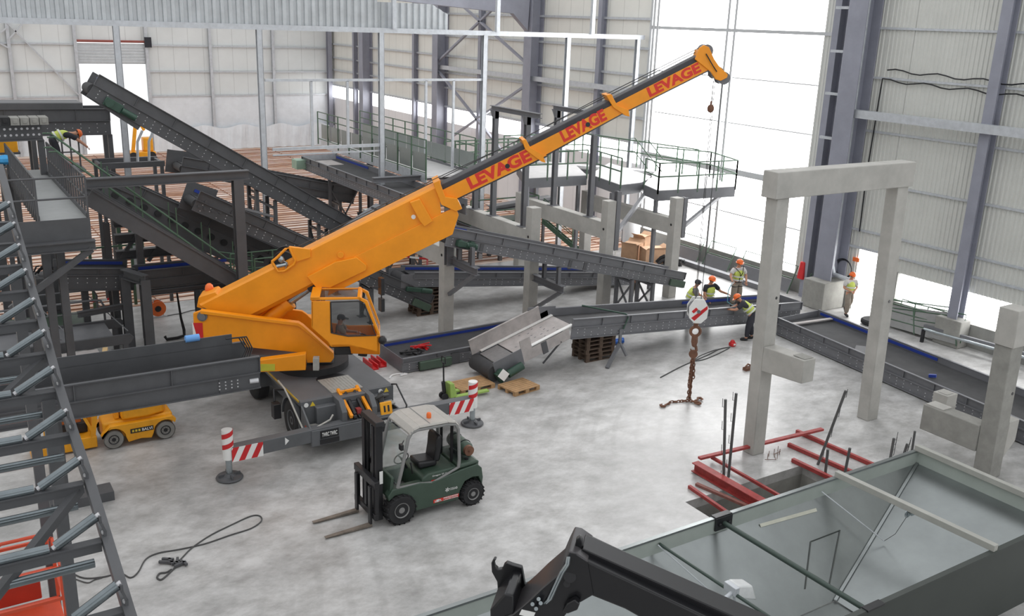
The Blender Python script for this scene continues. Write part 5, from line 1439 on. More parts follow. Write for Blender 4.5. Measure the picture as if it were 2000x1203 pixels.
# ---- twin beam conveyor at mid left
cK, PK, LK = conv('beam_conveyor', 'thick dark grey conveyor beam jutting out over the yellow mast lift', onY(-60, 852, 20.5), onY(508, 756, 20.5), 1.1, .78, skirt=.5, bolts=False, ribs=1.6, belt=.2)
MB().bar(PK(-.1, 1.1, .72), PK(LK-.3, 1.1, .72), .03, .62, Y1.cross(X1)*-1).build('rear_skirt', STEEL, cK)
mb = MB()
for i in range(12): 
    c = PK(LK-.95+(i % 4)*.14, -.02, .12+(i//4)*.08); mb.cyl(c, c-Y1*.02, .018, 8)
mb.cyl(PK(LK-.25, -.02, .2), PK(LK-.05, -.05, .2), .06, 10)
sfk = [o for o in cK.children if o.name.startswith('side_frame')][0]
mb.build('rivet_pattern', BOLT, sfk)
MB().bar(PK(LK-.95, -.018, .2), PK(LK-.05, -.018, .2), .02, .34).build('joint_plate', STEEL, cK)
mb = MB()
for k in range(4): mb.tube([PK(LK-.5, .9, 1.0), PK(LK-.2+.06*k, .85, 1.0), PK(LK-.05+.05*k, .8, .7), PK(LK-.2+.06*k, .7, .5)], .02, 5)
mb.build('cable_loop', BLACK, cK)
for t in (LK-4.35, LK-7.0):
    p = PK(t, .55, 0); MB().bar((p.x, p.y, 0), p, .22, .22, Y1).box(p.x-.3, p.x+1.0, p.y-.25, p.y+.25, 0, .22).build('leg', STEEL, cK)
c = onY(377, 693, 21.6); tz = PK(0, 0, 0)
fr = PK((c.x-PK(0, 0, 0).x), 1.1, 1.06)
tag(MB().cyl(fr-X1*.16, fr+X1*.16, .085, 18).build('foam_roll', BLUEF, None, loc=tuple(fr)), 'light blue foam roll clipped over the edge of the conveyor beam', 'foam roll')
# ================================================================== CONCRETE COLUMNS OF THE MIDDLE ROW
def dup_tag(o, label): o['label'] = label
mids = [((866, 657), 'first concrete column from the crane cab, under the motor of the column conveyor', 4.0), ((1031, 622), 'second concrete column from the crane cab, steel bracket on its side', 4.2), ((1175, 603), 'third concrete column from the crane cab, a long strut springing from its steel post', 4.25), ((1305, 583), 'fourth concrete column from the crane cab, carrying the right platform', 4.15)]
MC = []
for i, (px, lab, h) in enumerate(mids):
    p = fl(*px); S = .4
    t = thing('concrete_column', lab, 'column', (p.x+.2, p.y+.2, 0), 'middle row of concrete columns')
    MB().box(p.x, p.x+S, p.y, p.y+S, 0, h).build('shaft', CONC, t, .015)
    MB().box(p.x+.02, p.x+S-.02, p.y+S, p.y+6.5-.2*i, h-1.5, h-.85).build('beam', CONC, t, .015)
    MB().box(p.x, p.x+S, p.y+6.5-.2*i, p.y+6.9-.2*i, 0, h-.7).build('shaft', CONC, t, .015)
    MB().cyl((p.x-.01, p.y+.2, h-1.1), (p.x+.02, p.y+.2, h-1.1), .05, 12).build('fixing_hole', BLACK, t)
    MC.append((p, t, h))
def bracket(i, zc, L, x_off=.42):
    p, t, h = MC[i]
    x = p.x+.2
    b = MB().ib((x, p.y-.01, zc), (x, p.y-L, zc), .2, .26, .025).build('bracket', STEEL2, t)
    MB().bar((x, p.y-L+.15, zc-.13), (x, p.y-.02, zc-1.25), .12, .12).build('bracket_strut', STEEL2, b)
    return b
for i, px in ((0, (880, 507)), (1, (1052, 545))):
    p, t, h = MC[i]
    z = onX(px[0], px[1], p.x+.2).z
    b = bracket(i, z, 1.9)
    for k in (.65, 1.55):
        y = p.y-k; MB().ib((p.x+.2, y, z+.13), (p.x+.2, y, z+.75), .12, .14, .02, V((0, 1, 0))).build('upright', STEEL2, b)
MB().ib((MC[0][0].x+.1, MC[0][0].y-.12, 2.6), (MC[0][0].x+.1, MC[0][0].y-.12, 4.1), .24, .22, .03, V((0, 1, 0))).build('steel_post', STEEL2, MC[0][1])
for i, (z0, z1) in ((2, (2.3, 4.6)), (3, (2.5, 4.15))):
    p, t, h = MC[i]
    MB().ib((p.x+S+.12, p.y+.1, z0), (p.x+S+.12, p.y+.1, z1), .2, .22, .03, V((0, 1, 0))).build('steel_post', STEEL2, t)
# right end legs of the column conveyor
for t_, lab in ((LF-2.6, 'crossed steel legs under the low end of the column conveyor, left pair'), (LF-1.5, 'crossed steel legs under the low end of the column conveyor, right pair')):
    p, q = PF(t_, .05, -.02), PF(t_, .95, -.02)
    trestle('trestle', lab, [p, q], 0, m=STEEL2)
p, q = PF(LF*.5, .1, -.02), PF(LF*.5, .9, -.02)
# posts standing on the beams with a head rail
def goal(name, label, x, ys, z0, z1, m=STEEL2, ext=.8):
    root = thing(name, label, 'steel frame', (x, ys[0], z0))
    for y in ys:
        MB().ib((x, y, z0), (x, y, z1), .18, .2, .025, V((0, 1, 0))).build('post', m, root)
        MB().box(x-.2, x+.2, y-.2, y+.2, z0, z0+.02).build('base_plate', m, root)
        MB().pyz([(y-.1, z1-.3), (y+.1, z1-.3), (y+.3, z1), (y-.1, z1)], x-.08, x+.08).build('gusset', m, root)
    MB().ib((x, ys[0]-ext, z1+.08), (x, ys[-1]+.3, z1+.08), .18, .18, .025).build('head_rail', m, root)
    return root
x2 = MC[1][0].x+.2; zb = MC[1][2]-.85
goal('goalpost', 'two tall steel posts with a head rail standing on the second column\'s beam', x2, [onX(1022, 455, x2).y, onX(962, 440, x2).y], zb, onX(965, 215, x2).z)
MB_ = thing('steel_post', 'short steel post on the second column beam, behind the two tall posts', 'post', (x2, onX(927, 425, x2).y, zb))
yy = onX(927, 425, x2).y
MB().ib((x2, yy, zb), (x2, yy, zb+1.6), .18, .2, .025, V((0, 1, 0))).build('post', STEEL2, MB_); MB().box(x2-.2, x2+.2, yy-.2, yy+.2, zb, zb+.02).build('base_plate', STEEL2, MB_)
x3 = MC[2][0].x+.2; zb = MC[2][2]-.85
ya_, yb_ = onX(1150, 448, x3).y, onX(1080, 410, x3).y
goal('goalpost', 'steel post with a head rail on the third column beam, partly behind the crane boom', x3, [yb_], zb, onX(1090, 215, x3).z, ext=2.2)
sp3 = thing('steel_post', 'steel post standing on the third column beam, its top just below the crane boom', 'post', (x3, ya_, zb))
MB().ib((x3, ya_, zb), (x3, ya_, onX(1153, 262, x3).z), .18, .2, .025, V((0, 1, 0))).build('post', STEEL2, sp3); MB().box(x3-.2, x3+.2, ya_-.2, ya_+.2, zb, zb+.02).build('base_plate', STEEL2, sp3)
# ================================================================== PLATFORMS
def railing(root, pts, h=1.1, m=GREEN, r=.032, mids=(.55,), spacing=1.1, name='guard_rail', toe=True):
    pts = [V(p) for p in pts]
    mb = MB()
    for z in (h,)+tuple(mids): mb.tube([p+ZU*z for p in pts], r, 6)
    g = mb.build(name, m, root)
    for a, b in zip(pts, pts[1:]):
        n = max(1, round((b-a).length/spacing))
        for i in range(n+1):
            if i == 0 and a != pts[0]: continue
            q = a.lerp(b, i/n)
            MB().bar(q-ZU*.15, q+ZU*h, .05, .05, Y1).build('post', m, g)
    return g
ZP = 4.3
pA = [fl(p[0], p[1], ZP) for p in ((1029, 348), (1146, 342), (1120, 318), (1010, 322))]
pB = [fl(p[0], p[1], ZP) for p in ((1152, 340), (1212, 361), (1252, 356), (1275, 345), (1190, 318))]
pC = [fl(p[0], p[1], ZP) for p in ((1258, 360), (1285, 372), (1436, 364), (1385, 345), (1280, 334))]
pl_ = thing('steel_platform', 'raised steel platforms with green guard rails in front of the tall daylit opening', 'platform', (26, 30, 4.0))
DECK = mat('chequer_deck', (206, 204, 204), .5, .1, .1, 3)
for poly, rails in ((pA, ((0, 1), (2, 3))), (pB, ((0, 1),)), (pC, ((1, 2), (2, 3), (0, 1)))):
    xy = [(p.x, p.y) for p in poly]
    MB().pxy(xy, ZP-.05, ZP).build('deck', DECK, pl_)
    for i in range(len(poly)):
        a, b = poly[i], poly[(i+1) % len(poly)]
        MB().bar(a-ZU*.23, b-ZU*.23, .03, .42).build('edge_beam', STEEL2, pl_)
    for i, j in rails:
        a, b = poly[i], poly[j]
        railing(pl_, [a, b])
railing(pl_, [pC[3], pC[4]]); railing(pl_, [pA[3]+V((.5, 2, 0)), pB[4]+V((.3, 2.6, 0)), pC[3]+V((0, .8, 0))])
# link deck along the wall
MB().bar(pA[3]+V((.5, 2.1, -.1)), pC[3]+V((0, 1.0, -.1)), .9, .1).build('deck', DECK, pl_)
MB().bar(pA[3]+V((.5, 1.6, -.2)), pC[3]+V((0, .5, -.2)), .05, .34).build('edge_beam', STEEL2, pl_)
# sloped hand rails of the little steps
for dy in (0, .9):
    a = pB[2]+V((0, dy, 0)); b = pC[0]+V((.35, dy-.3, 0))
    MB().tube([a+ZU*1.75, a+ZU*1.75+X1*.25, b+ZU*1.1+X1*.3], .022, 6).tube([a+ZU*1.2, a+ZU*1.2+X1*.25, b+ZU*.55+X1*.3], .022, 6).build('step_rail', GREEN, pl_)
for p, i in ((pC[1], 3), (pB[1], 2), (pA[1], 1)):
    q, t, h = MC[i]
a = MC[2][0]+V((.5, .1, 2.9)); MB().bar(a, V((pC[0].x+.1, pC[0].y, ZP-.4)), .14, .14).build('strut', STEEL2, pl_)
a = MC[3][0]+V((.5, .1, 2.9)); MB().bar(a, V((pC[2].x-.5, pC[2].y+.3, ZP-.4)), .14, .14).build('strut', STEEL2, pl_)
a = V((x2+.1, onX(1022, 455, x2).y-.1, 3.3)); MB().bar(a, pA[0]+V((.2, .2, -.4)), .12, .12).build('strut', STEEL2, pl_)
x3y = onX(1150, 448, x3).y; MB().bar((x3, x3y, 3.6), pB[0]+V((.3, .4, -.4)), .12, .12).build('strut', STEEL2, pl_)
for p in (pA[1]+V((-.2, .3, -.4)), pB[1]+V((-.1, .4, -.4)), pC[1]+V((.3, .4, -.4))):
    MB().bar((p.x, p.y, 0 if p.y < YS else -.12), p, .14, .14, Y1).build('leg', STEEL2, pl_)
# dark machine and stair behind the columns
mc = thing('dark_machine', 'dark green machine body with a slanted stair and green rails behind the concrete columns', 'machine', (22.5, 36.5, -.12))
MB().box(21.1, 25.0, 36.3, 37.7, .9, 1.7).build('body', STEEL, mc, .02)
MB().box(21.2, 24.8, 36.5, 37.6, 1.7, 1.75).build('deck', DGREEN, mc)
for x in (21.3, 22.9, 24.8):
    for y in (36.5, 37.5): MB().box(x-.08, x+.08, y-.08, y+.08, -.12, .9).build('leg', STEEL, mc)
railing(mc, [(21.2, 36.4, 1.75), (24.9, 36.4, 1.75), (24.9, 37.6, 1.75)])
s0, s1_ = V((24.9, 36.0, 1.7)), V((26.6, 34.6, .0))
for k in (0, .7):
    o = V((.4, .5, 0))*k; MB().bar(s0+o, s1_+o, .04, .2).build('stringer', GREEN, mc)
    mb = MB().tube([s0+o+ZU*1.0, s1_+o+ZU*1.0], .022, 6).tube([s0+o+ZU*.5, s1_+o+ZU*.5], .02, 6)
    for t in (0, .33, .66, 1): q = s0.lerp(s1_, t)+o; mb.bar(q, q+ZU*1.0, .035, .035, Y1)
    mb.build('stair_rail', GREEN, mc)
for i in range(7):
    q = s0.lerp(s1_, (i+.5)/7); MB().bar(q, q+V((.28, .35, 0)), .22, .03).build('tread', STEEL, mc)
# small braced support in the background, between columns two and three
p = fl(1062, 530); trestle('trestle', 'braced grey trestle with a sloping beam between the second and third concrete columns', [V((p.x+1.0, 37.5, 2.2)), V((p.x+2.6, 37.5, 2.2))], -.12)
tag(MB().ib((p.x-.6, 37.4, 2.2), (p.x+2.9, 37.4, 2.45), .5, .25, .03).build('steel_beam', STEEL2, None, loc=(p.x+1, 37.4, 2.3)), 'grey beam lying on the braced trestle behind the columns', 'steel beam')
# ================================================================== CAGED WALKWAY
wk = thing('caged_walkway', 'long level walkway with grey side panels and green rails before the far wall', 'walkway', (19.8, 41.5, 4.0))
wx0, wx1, wy0, wy1, wz = 18.6, 20.95, 35.75, 47.8, 4.2
MB().box(wx0, wx1, wy0, wy1, wz-.08, wz).build('deck', DECK, wk)
WP = mat('walkway_panel', (140, 146, 143), .4, .2, .12, 1)
for x in (wx0, wx1):
    MB().box(x-.015, x+.015, wy0, wy1, wz-.3, wz+.1).build('edge_beam', GALV if x == wx0 else STEEL2, wk)
n = 9
for i in range(n):
    y0 = wy0+(wy1-wy0)*i/n; y1 = wy0+(wy1-wy0)*(i+1)/n
    mb = MB(); c = V((wx0-.07, (y0+y1)/2, wz+.58))
    q = [V((wx0, y0+.03, wz+.2)), V((wx0, y1-.03, wz+.2)), V((wx0, y1-.03, wz+.95)), V((wx0, y0+.03, wz+.95))]
    mb.add(q+[c], [(0, 1, 4), (1, 2, 4), (2, 3, 4), (3, 0, 4)])
    mb.build('side_panel', WP, wk)
    if i > 0: MB().box(wx1-.01, wx1+.01, y0+.03, y1-.03, wz+.2, wz+.9).build('side_panel', WP, wk) if i < 3 or i > 6 else MB().box(wx1-.01, wx1+.01, y0+.03, y1-.03, wz+.2, wz+.9).build('side_panel', WP, wk)
    else: MB().box(wx1-.01, wx1+.01, y0+.03, y1-.03, wz+.2, wz+.9).build('side_panel', WP, wk)
for x, e in ((wx0-.03, 0), (wx1+.03, 0)):
    railing(wk, [(x, wy0, wz), (x, wy1+.4, wz)], 1.55, GREEN, .025, (.15, 1.2), 1.34)
for y in (37.5, 42, 46.5):
    for x in (wx0+.2, wx1-.2): MB().ib((x, y, -.12), (x, y, wz-.3), .2, .2, .025, Y1).build('leg', STEEL, wk)
    MB().ib((wx0, y, wz-.2), (wx1, y, wz-.2), .2, .2, .025).build('cross_beam', STEEL, wk)
MB().ib((wx0-2.2, 36.4, wz-.13), (wx1, 36.3, wz-.13), .25, .22, .03).build('cross_beam', STEEL2, wk)
lw = thing('link_walkway', 'lower green railed walkway joining the caged walkway to the platforms, mostly behind the boom', 'walkway', (22.5, 36, 4.0))
MB().box(21.2, 26.5, 37.9, 39.0, 4.0, 4.1).build('deck', DECK, lw); MB().box(21.2, 26.5, 37.86, 37.9, 3.8, 4.15).build('edge_beam', STEEL2, lw)
railing(lw, [(21.2, 37.9, 4.1), (26.5, 37.9, 4.1)]); railing(lw, [(21.2, 39.0, 4.1), (26.5, 39.0, 4.1)], spacing=.6)
for x in (21.6, 26.1):
    MB().bar((x, 38.4, -.12), (x, 38.4, 4.0), .16, .16, Y1).build('leg', STEEL2, lw)
# ================================================================== GUARD RAILS ALONG THE FOOT OF THE LONG WALL
def panel_frame(name, label, p0, p1, h, lean, group, infill=True, m=GREEN, mp=None, rows=(.55,), ph=.5):
    """a loose railing section leaning on something: foot line p0-p1, leaning by vector 'lean' at its top"""
    p0, p1, lean = V(p0), V(p1), V(lean)
    root = thing(name, label, 'guard rail', tuple(p0.lerp(p1, .5)), group)
    up = ZU*h+lean
    mb = MB().tube([p0, p0+up, p1+up, p1], .025, 6)
    for r in rows: mb.tube([p0+up*r, p1+up*r], .02, 6)
    mb.build('rail', m, root)
    n = max(1, int((p1-p0).length/1.2))
    for i in range(1, n):
        q = p0.lerp(p1, i/n); MB().bar(q, q+up, .035, .035, Y1).build('post', m, root)
    if infill:
        MB().add([p0+up*.05, p1+up*.05, p1+up*.5, p0+up*.5]+[q+lean*.05 for q in (p0+up*.05, p1+up*.05, p1+up*ph, p0+up*ph)], [(0, 1, 2, 3), (7, 6, 5, 4), (0, 4, 5, 1), (1, 5, 6, 2), (2, 6, 7, 3), (3, 7, 4, 0)]).build('toe_panel', mp or STEEL2, root)
    return root
GG = 'railing sections leaning along the plinth'
ylist = [(33.4, 31.6), (31.2, 29.6), (29.0, 27.6), (27.2, 26.0)]
labs = ['railing section leaning on the plinth behind the fourth concrete column', 'railing section leaning on the plinth behind the crane ropes', 'railing section leaning on the plinth behind the worker in the harness', 'railing section leaning on the plinth between the portal column and the red bag']
for (ya, yb), lab in zip(ylist, labs):
    panel_frame('guard_rail', lab, (30.75, ya, .01), (30.75, yb, .01), 1.15, (.5, 0, 0), GG)
pg = panel_frame('guard_rail', 'grey green railing panel leaning on the concrete block beside the doorway', fl(1570, 590), fl(1600, 603), 1.15, (.35, .1, 0), None, True, GREEN, STEEL2)
tag(MB().bar((30.2, 34.6, .12), (30.2, 26.5, .12), .3, .22).build('steel_beam', STEEL2, None, loc=(30.2, 30, .1)), 'long grey beam lying on the floor along the railing sections', 'steel beam')
# stack of railing panels leaning by the window at the right
base = fl(1845, 640)
for i in range(4):
    a = V((31.0-.11*i, 20.9+.2*i, .01)); b = V((31.0-.11*i, 18.6-.5*(i % 2), (.01, .22, .42, .15)[i]))
    panel_frame('guard_rail', ['hindmost of the railing panels heaped against the low window at the right', 'second of the heaped railing panels from the low window', 'third of the heaped railing panels from the low window', 'foremost of the railing panels heaped against the low window'][i], a, b, 1.05-.08*i, (.28+.04*i, .15*i, 0), 'railing panels heaped by the low window', i != 1, GREEN, [FGREY, STEEL, FGREY, FGREY][i], (.35, .7), .8)
ty = fl(1760, 627)
tag(MB().lathe([(.22, -.09), (.38, -.1), (.44, -.05), (.44, .05), (.38, .1), (.22, .09)], (30.5, 21.5, .11), ZU, 24).build('spare_tyre', BLACKM, None, loc=(30.5, 21.5, .1)), 'black tyre lying flat on the floor beside the heaped railing panels', 'tyre')
# low tube barrier on the floor
a, b = fl(1800, 668), fl(1960, 715)
br = thing('tube_barrier', 'low silver tube barrier on short feet beside the long floor conveyor', 'barrier', tuple(a))
za = .5
MB().cyl(a+ZU*za, a.lerp(b, 1.6)+ZU*za, .05, 12).build('rail', CHROME, br)
off = V((.4, .25, 0))
MB().bar(a+off+ZU*.5, a.lerp(b, 1.6)+off+ZU*.5, .12, .1).build('rail', STEEL2, br)
MB().bar(a, a+ZU*za, .1, .1, Y1).build('foot', BLACK, br)
q = a.lerp(b, 1.0)+off; MB().bar(q, q+ZU*.45, .35, .3, Y1).build('foot', STEEL2, br)
# ================================================================== LEFT: DECK, STAIR, TALL FRAME
ZD = 5.3
dk_ = thing('service_deck', 'narrow grey service walkway with grey railings at the upper left', 'walkway', (3.2, 30, ZD-.3))
dc = [fl(p[0], p[1], ZD) for p in ((80, 440), (168, 425))]
dx0, dx1, dy0, dy1 = 2.66, 3.82, dc[1].y, 35.6
MB().box(dx0, dx1, dy0, dy1, ZD-.03, ZD).build('deck', mat('worn_deck_grey', (158, 160, 160), .5, .1, .12, 1.5), dk_)
for x in (dx0, dx1): MB().box(x-.02, x+.02, dy0, dy1, ZD-.12, ZD+.12).build('kick_board', STEEL, dk_)
MB().box(1.6, dx1+.05, dy0-.04, dy0, ZD-.62, ZD).build('end_beam', STEEL, dk_)
zl_ = onY(170, 466, dy0).z
MB().ib((.8, dy0-.2, zl_-.12), (dx1+.1, dy0-.2, zl_-.12), .25, .26, .03).build('cross_beam', STEEL, dk_)
for x in (2.3, 2.75, 3.1): MB().ib((x, dy0+.3, 0), (x, dy0+.3, ZD-.6), .2, .2, .025, Y1).build('leg', STEEL, dk_)
for y in (33.4, 35.2): 
    for x in (dx0+.1, dx1-.1): MB().ib((x, y, 0), (x, y, ZD-.1), .16, .16, .02, Y1).build('leg', STEEL, dk_)
MB().bar((dx1, dy0-.2, zl_-.25), (1.75, dy0+.1, 3.0), .16, .16).build('strut', STEEL, dk_)
railing(dk_, [(dx1+.02, dy0, ZD), (dx1+.02, 34.1, ZD)], 1.1, STEEL, .026, (.55,), .45)
railing(dk_, [(dx0-.02, dy0, ZD), (dx0-.02, 34.1, ZD)], 1.1, STEEL, .026, (.55,), .45)
mb = MB()
for z in (.55, 1.1): mb.tube([(-.5, dy0, ZD+z-.02), (dx1, dy0, ZD+z)], .028, 6)
mb.build('chain_rail', STEEL, dk_)
railing(dk_, [(dx1+.4, dy1, ZD), (dx1+1.2, dy1, ZD)], 1.1, STEEL, .026, (.55,), .3)
MB().box(dx1, dx1+1.3, dy1-.4, dy1+1.2, ZD-.1, ZD).build('deck', STEEL2, dk_)
# sloped conveyor gangway with hand rails (stair)
s0, s1_ = onY(172, 383, 29.0), onY(505, 575, 29.0)
sr = thing('stair_gangway', 'steep grey gangway with hand rails running down from the service walkway to a small landing', 'stair', tuple(s0.lerp(s1_, .5)))
for y, m in ((29.0, STEEL), (29.95, STEEL)):
    o = V((0, y-29.0, 0))
    MB().bar(s0+o, s1_+o, .08, .52).bar(s0+o+V((0, -.03, .24)), s1_+o+V((0, -.03, .24)), .14, .03).build('stringer', m, sr)
    for k, hh in ((0, 1.25), (1, .85)):
        MB().tube([s0+o+V((-.9, 0, hh+.45)), s0+o+V((-.7, 0, hh+.45)), s1_+o+V((-.95, 0, hh+.05+.0)), s1_+o+V((.2, 0, hh-.2))], .026, 6).build('hand_rail', GREEN, sr)
    for t in (.12, .3, .5, .7, .9):
        q = s0.lerp(s1_, t)+o; MB().bar(q, q+ZU*1.25, .03, .03, Y1).build('post', GREEN, sr)
for i in range(16):
    q = s0.lerp(s1_, (i+.5)/16); MB().bar(q+V((0, .05, .1)), q+V((0, .9, .1)), .24, .03).build('tread', BLACKM, sr)
zl2 = s1_.z+.1
ld = MB().box(s1_.x-.3, s1_.x+1.5, 28.9, 29.9, zl2-.06, zl2).build('landing', STEEL, sr)
MB().box(s1_.x-.3, s1_.x+1.5, 28.86, 28.9, zl2-.3, zl2).build('edge_beam', STEEL, sr)
railing(sr, [(s1_.x-.1, 28.95, zl2), (s1_.x+.5, 28.95, zl2), (s1_.x+1.5, 28.95, zl2), (s1_.x+1.5, 29.85, zl2)], 1.1, GREEN, .024, (.55,), .8)
railing(sr, [(s1_.x-.6, 29.88, zl2), (s1_.x+1.5, 29.88, zl2)], 1.1, GREEN, .024, (.55,), .8)
for x in (s1_.x, s1_.x+1.4): MB().bar((x, 29.7, 0), (x, 29.7, zl2), .14, .14, Y1).build('leg', STEEL, sr)
# idler conveyor running under the hand rails
a, b = onY(185, 400, 31.4), onY(560, 560, 31.4)
cL, PL, LL = conv('roller_gangway', 'dark inclined conveyor with black side rollers behind the gangway hand rails', a, b, 1.0, 1.1, skirt=.3, bolts=False)
for i in range(14):
    c = PL(.4+i*(LL-.8)/13, -.02, .55); MB().cyl(c, c-Y1*.1, .11, 12).build('idler_end', BLACKM, cL)
for t in (1.5, LL-1.0):
    p = PL(t, .5, 0); MB().bar((p.x, p.y, 0), p, .2, .2, Y1).build('leg', STEEL, cL)
# tall post with head beam
p = onY(463, 345, 28.55)
tf = thing('tall_frame', 'tall dark steel post carrying a long head beam over the gangway', 'steel frame', (p.x, 28.55, 0))
MB().ib((p.x, 28.55, 0), (p.x, 28.55, 5.78), .3, .3, .03, Y1).build('post', STEEL, tf)
MB().ib((dx1+.3, 28.55, 5.92), (p.x+.35, 28.55, 5.92), .26, .28, .03).build('head_beam', STEEL, tf)
MB().box(p.x-.25, p.x+.25, 28.3, 28.8, 0, .03).build('base_plate', STEEL, tf)
MB().bar((p.x+.05, 28.6, 4.9), (p.x+1.6, 30.2, 4.2), .08, .08).build('brace', STEEL, tf)
# low cross frame with post near the cable reel
lf = thing('low_frame', 'dark steel post and cross beam standing on the bare floor left of the crane', 'steel frame', (5.6, 29.9, 0))
q = fl(295, 700)
MB().ib((q.x, q.y, 0), (q.x, q.y, 2.62), .28, .3, .03, Y1).build('post', STEEL, lf)
MB().ib((q.x-.4, q.y+1.05, 2.6), (q.x, q.y-.1, 2.62), .25, .3, .03).build('head_beam', STEEL, lf)
MB().ib((q.x-.4, q.y+1.05, 0), (q.x-.4, q.y+1.05, 2.5), .28, .3, .03, Y1).build('post', STEEL, lf)
MB().ib((q.x-1.9, q.y+.8, 1.5), (q.x-.3, q.y+1.0, 1.55), .16, .18, .02).build('cross_beam', STEEL, lf)
a, b = onY(120, 566, 31.0), onY(258, 566, 31.0)
cM, PM, LM = conv('feeder_conveyor', 'dark conveyor with a blue inner strip, level behind the low frame', onY(115, 568, 31.2), onY(262, 566, 31.2), 1.2, .72, skirt=.3, blue=-2.0)
for t in (.8, LM-.5):
    p = PM(t, .5, 0); MB().bar((p.x, p.y, 0), p, .2, .2, Y1).build('leg', STEEL, cM)
cN, PN, LN = conv('feeder_conveyor', 'dark conveyor running from the low frame towards the crane tail, topped with a blue strip', onY(272, 566, 30.6), onY(440, 548, 30.6), .72, .62, skirt=.5, blue=3.0, bolts=False)
MB().ib(PN(0, -.1, -.1), PN(LN, -.1, -.1), .2, .16, .02).build('bearer', STEEL, cN)
p = PN(LN-.6, .5, 0); MB().bar((p.x, p.y, 0), p, .2, .2, Y1).build('leg', STEEL, cN)
# stacked dark machine frames behind the gangway
sf_ = thing('machine_frame', 'dark stacked machine frame with slanted stays under the gangway', 'machine frame', (6.2, 32.5, 0))
for z in (3.6, 3.05, 2.5):
    a = onY(225, 480, 32.6); MB().ib((a.x, 32.6, z+.3), (a.x+3.2, 32.6, z+.3), .3, .3, .03).build('beam', STEEL, sf_)
for x in (5.2, 8.0):
    MB().ib((x, 32.75, 0), (x, 32.75, 3.9), .2, .2, .02, Y1).build('leg', STEEL, sf_)
for x in (5.4, 6.4): MB().bar((x, 32.6, 2.5), (x+.9, 32.6, 3.7), .12, .12).build('stay', STEEL, sf_)
# green rack legs hanging under the gangway
gr = thing('green_rack', 'dark green steel ladder rack standing on the bare blinding under the gangway', 'rack', (5.0, 36.5, -.12))
for x in (4.9, 5.15, 6.2, 6.6, 7.0): MB().bar((x, 36.5, -.12), (x, 36.5, 3.0), .1, .1, Y1).build('upright', GREEN, gr)
for z in (1.0, 2.2): MB().bar((4.9, 36.5, z), (7.0, 36.5, z), .06, .06).build('rung', GREEN, gr)
# box conveyor at the far left with its loading end
Yl = 38.0
cP, PP, LP = conv('box_conveyor', 'long level grey conveyor box ending in mid air at the far left, before the doorway', onY(-60, 268, Yl), onY(217, 263, Yl), 1.2, .95, skirt=.45, endplate=-1)
MB().bar(PP(LP-3.9, .6, 1.05), PP(LP-.9, .6, 1.05), 1.3, .25).build('cover', STEEL, cP, .03)
for t in (2.0, 4.6):
    for k in (.1, 1.1): 
        p = PP(t, k, 0); MB().bar((p.x, p.y, -.12), p, .16, .16, Y1).build('leg', STEEL, cP)
# yellow spreader on the deck and the grey box beams at far left
for i, (px, py, lab, w) in enumerate((((0, 262), None, 'bolted grey girder lying at the far left behind the service walkway', 0),)):
    a, b = onY(-80, 262, 34.5), onY(82, 256, 34.5)
    g = tag(MB().ib(a, b, .4, .55, .04).build('girder', STEEL, None, loc=tuple(a.lerp(b, .5))), lab, 'girder')
    mb = MB()
    for k in range(9): 
        c = a.lerp(b, .4+.07*k); 
        for z in (-.1, .1): mb.cyl(c+V((0, -.03, z)), c+V((0, -.0, z)), .04, 8)
    mb.build('rivet_pattern', BOLT, g)
    for t in (.3, .97):
        c = a.lerp(b, t); MB().bar((c.x, c.y, 0), (c.x, c.y, c.z-.28), .2, .2, Y1).build('leg', STEEL, g)
a = onY(2, 247, 34.5)
for i in range(5):
    p = a+V((.1+.28*i, 0, .18 if i else .2))
    tag(MB().box(p.x-.13, p.x+.13, p.y-.4, p.y+.3, p.z-.12, p.z+.12).box(p.x-.06, p.x+.06, p.y-.42, p.y-.4, p.z-.06, p.z+.06).build('clamp_block', CONC_D if i else BLACKM, None, .01, loc=tuple(p)), ['dark clamp block at the left end of the girder top', 'first pale clamp block from the left on the girder top', 'second pale clamp block from the left on the girder top', 'third pale clamp block from the left on the girder top', 'last pale clamp block on the girder top, beside the grey conveyor box'][i], 'clamp', 'blocks on the girder')
# ================================================================== TROUGHED ROLLER FRAME (near left)
RY0, RZ0, RS = 9.77, 4.7, .337
def on_roll(px, dz=0.0):
    n = V((0, -RS, 1)); d = ray(*px); P0 = V((0, RY0, RZ0+dz))
    return CP+d*((P0-CP).dot(n)/d.dot(n))
rf_ = thing('roller_conveyor', 'dark grey troughed roller conveyor frame climbing away along the left edge', 'conveyor', (1.2, 12, 4.5))
sp = [on_roll(p) for p in ((275, 1270), (254, 1203), (211, 1061), (176, 945), (143, 847), (117, 764), (98, 692), (80, 623), (62, 567), (50, 516), (40, 480), (28, 439), (16, 386), (0, 328))]
xa = sum(p.x for p in sp[:8])/8
mb = MB()
for a, b in zip(sp, sp[1:]): mb.bar(a, b+(b-a)*.01, .11, .14)
mb.build('stringer', STEEL, rf_)
bolts = [(246, 1187), (204, 1052), (169, 940), (141, 845), (115.7, 760), (97, 687), (77, 624), (61, 566), (48, 516), (38, 473), (28, 432)]
RW = .45
ROLLM = mat('dark_roller_tube', (120, 128, 132), .2, .8, .15, 4)
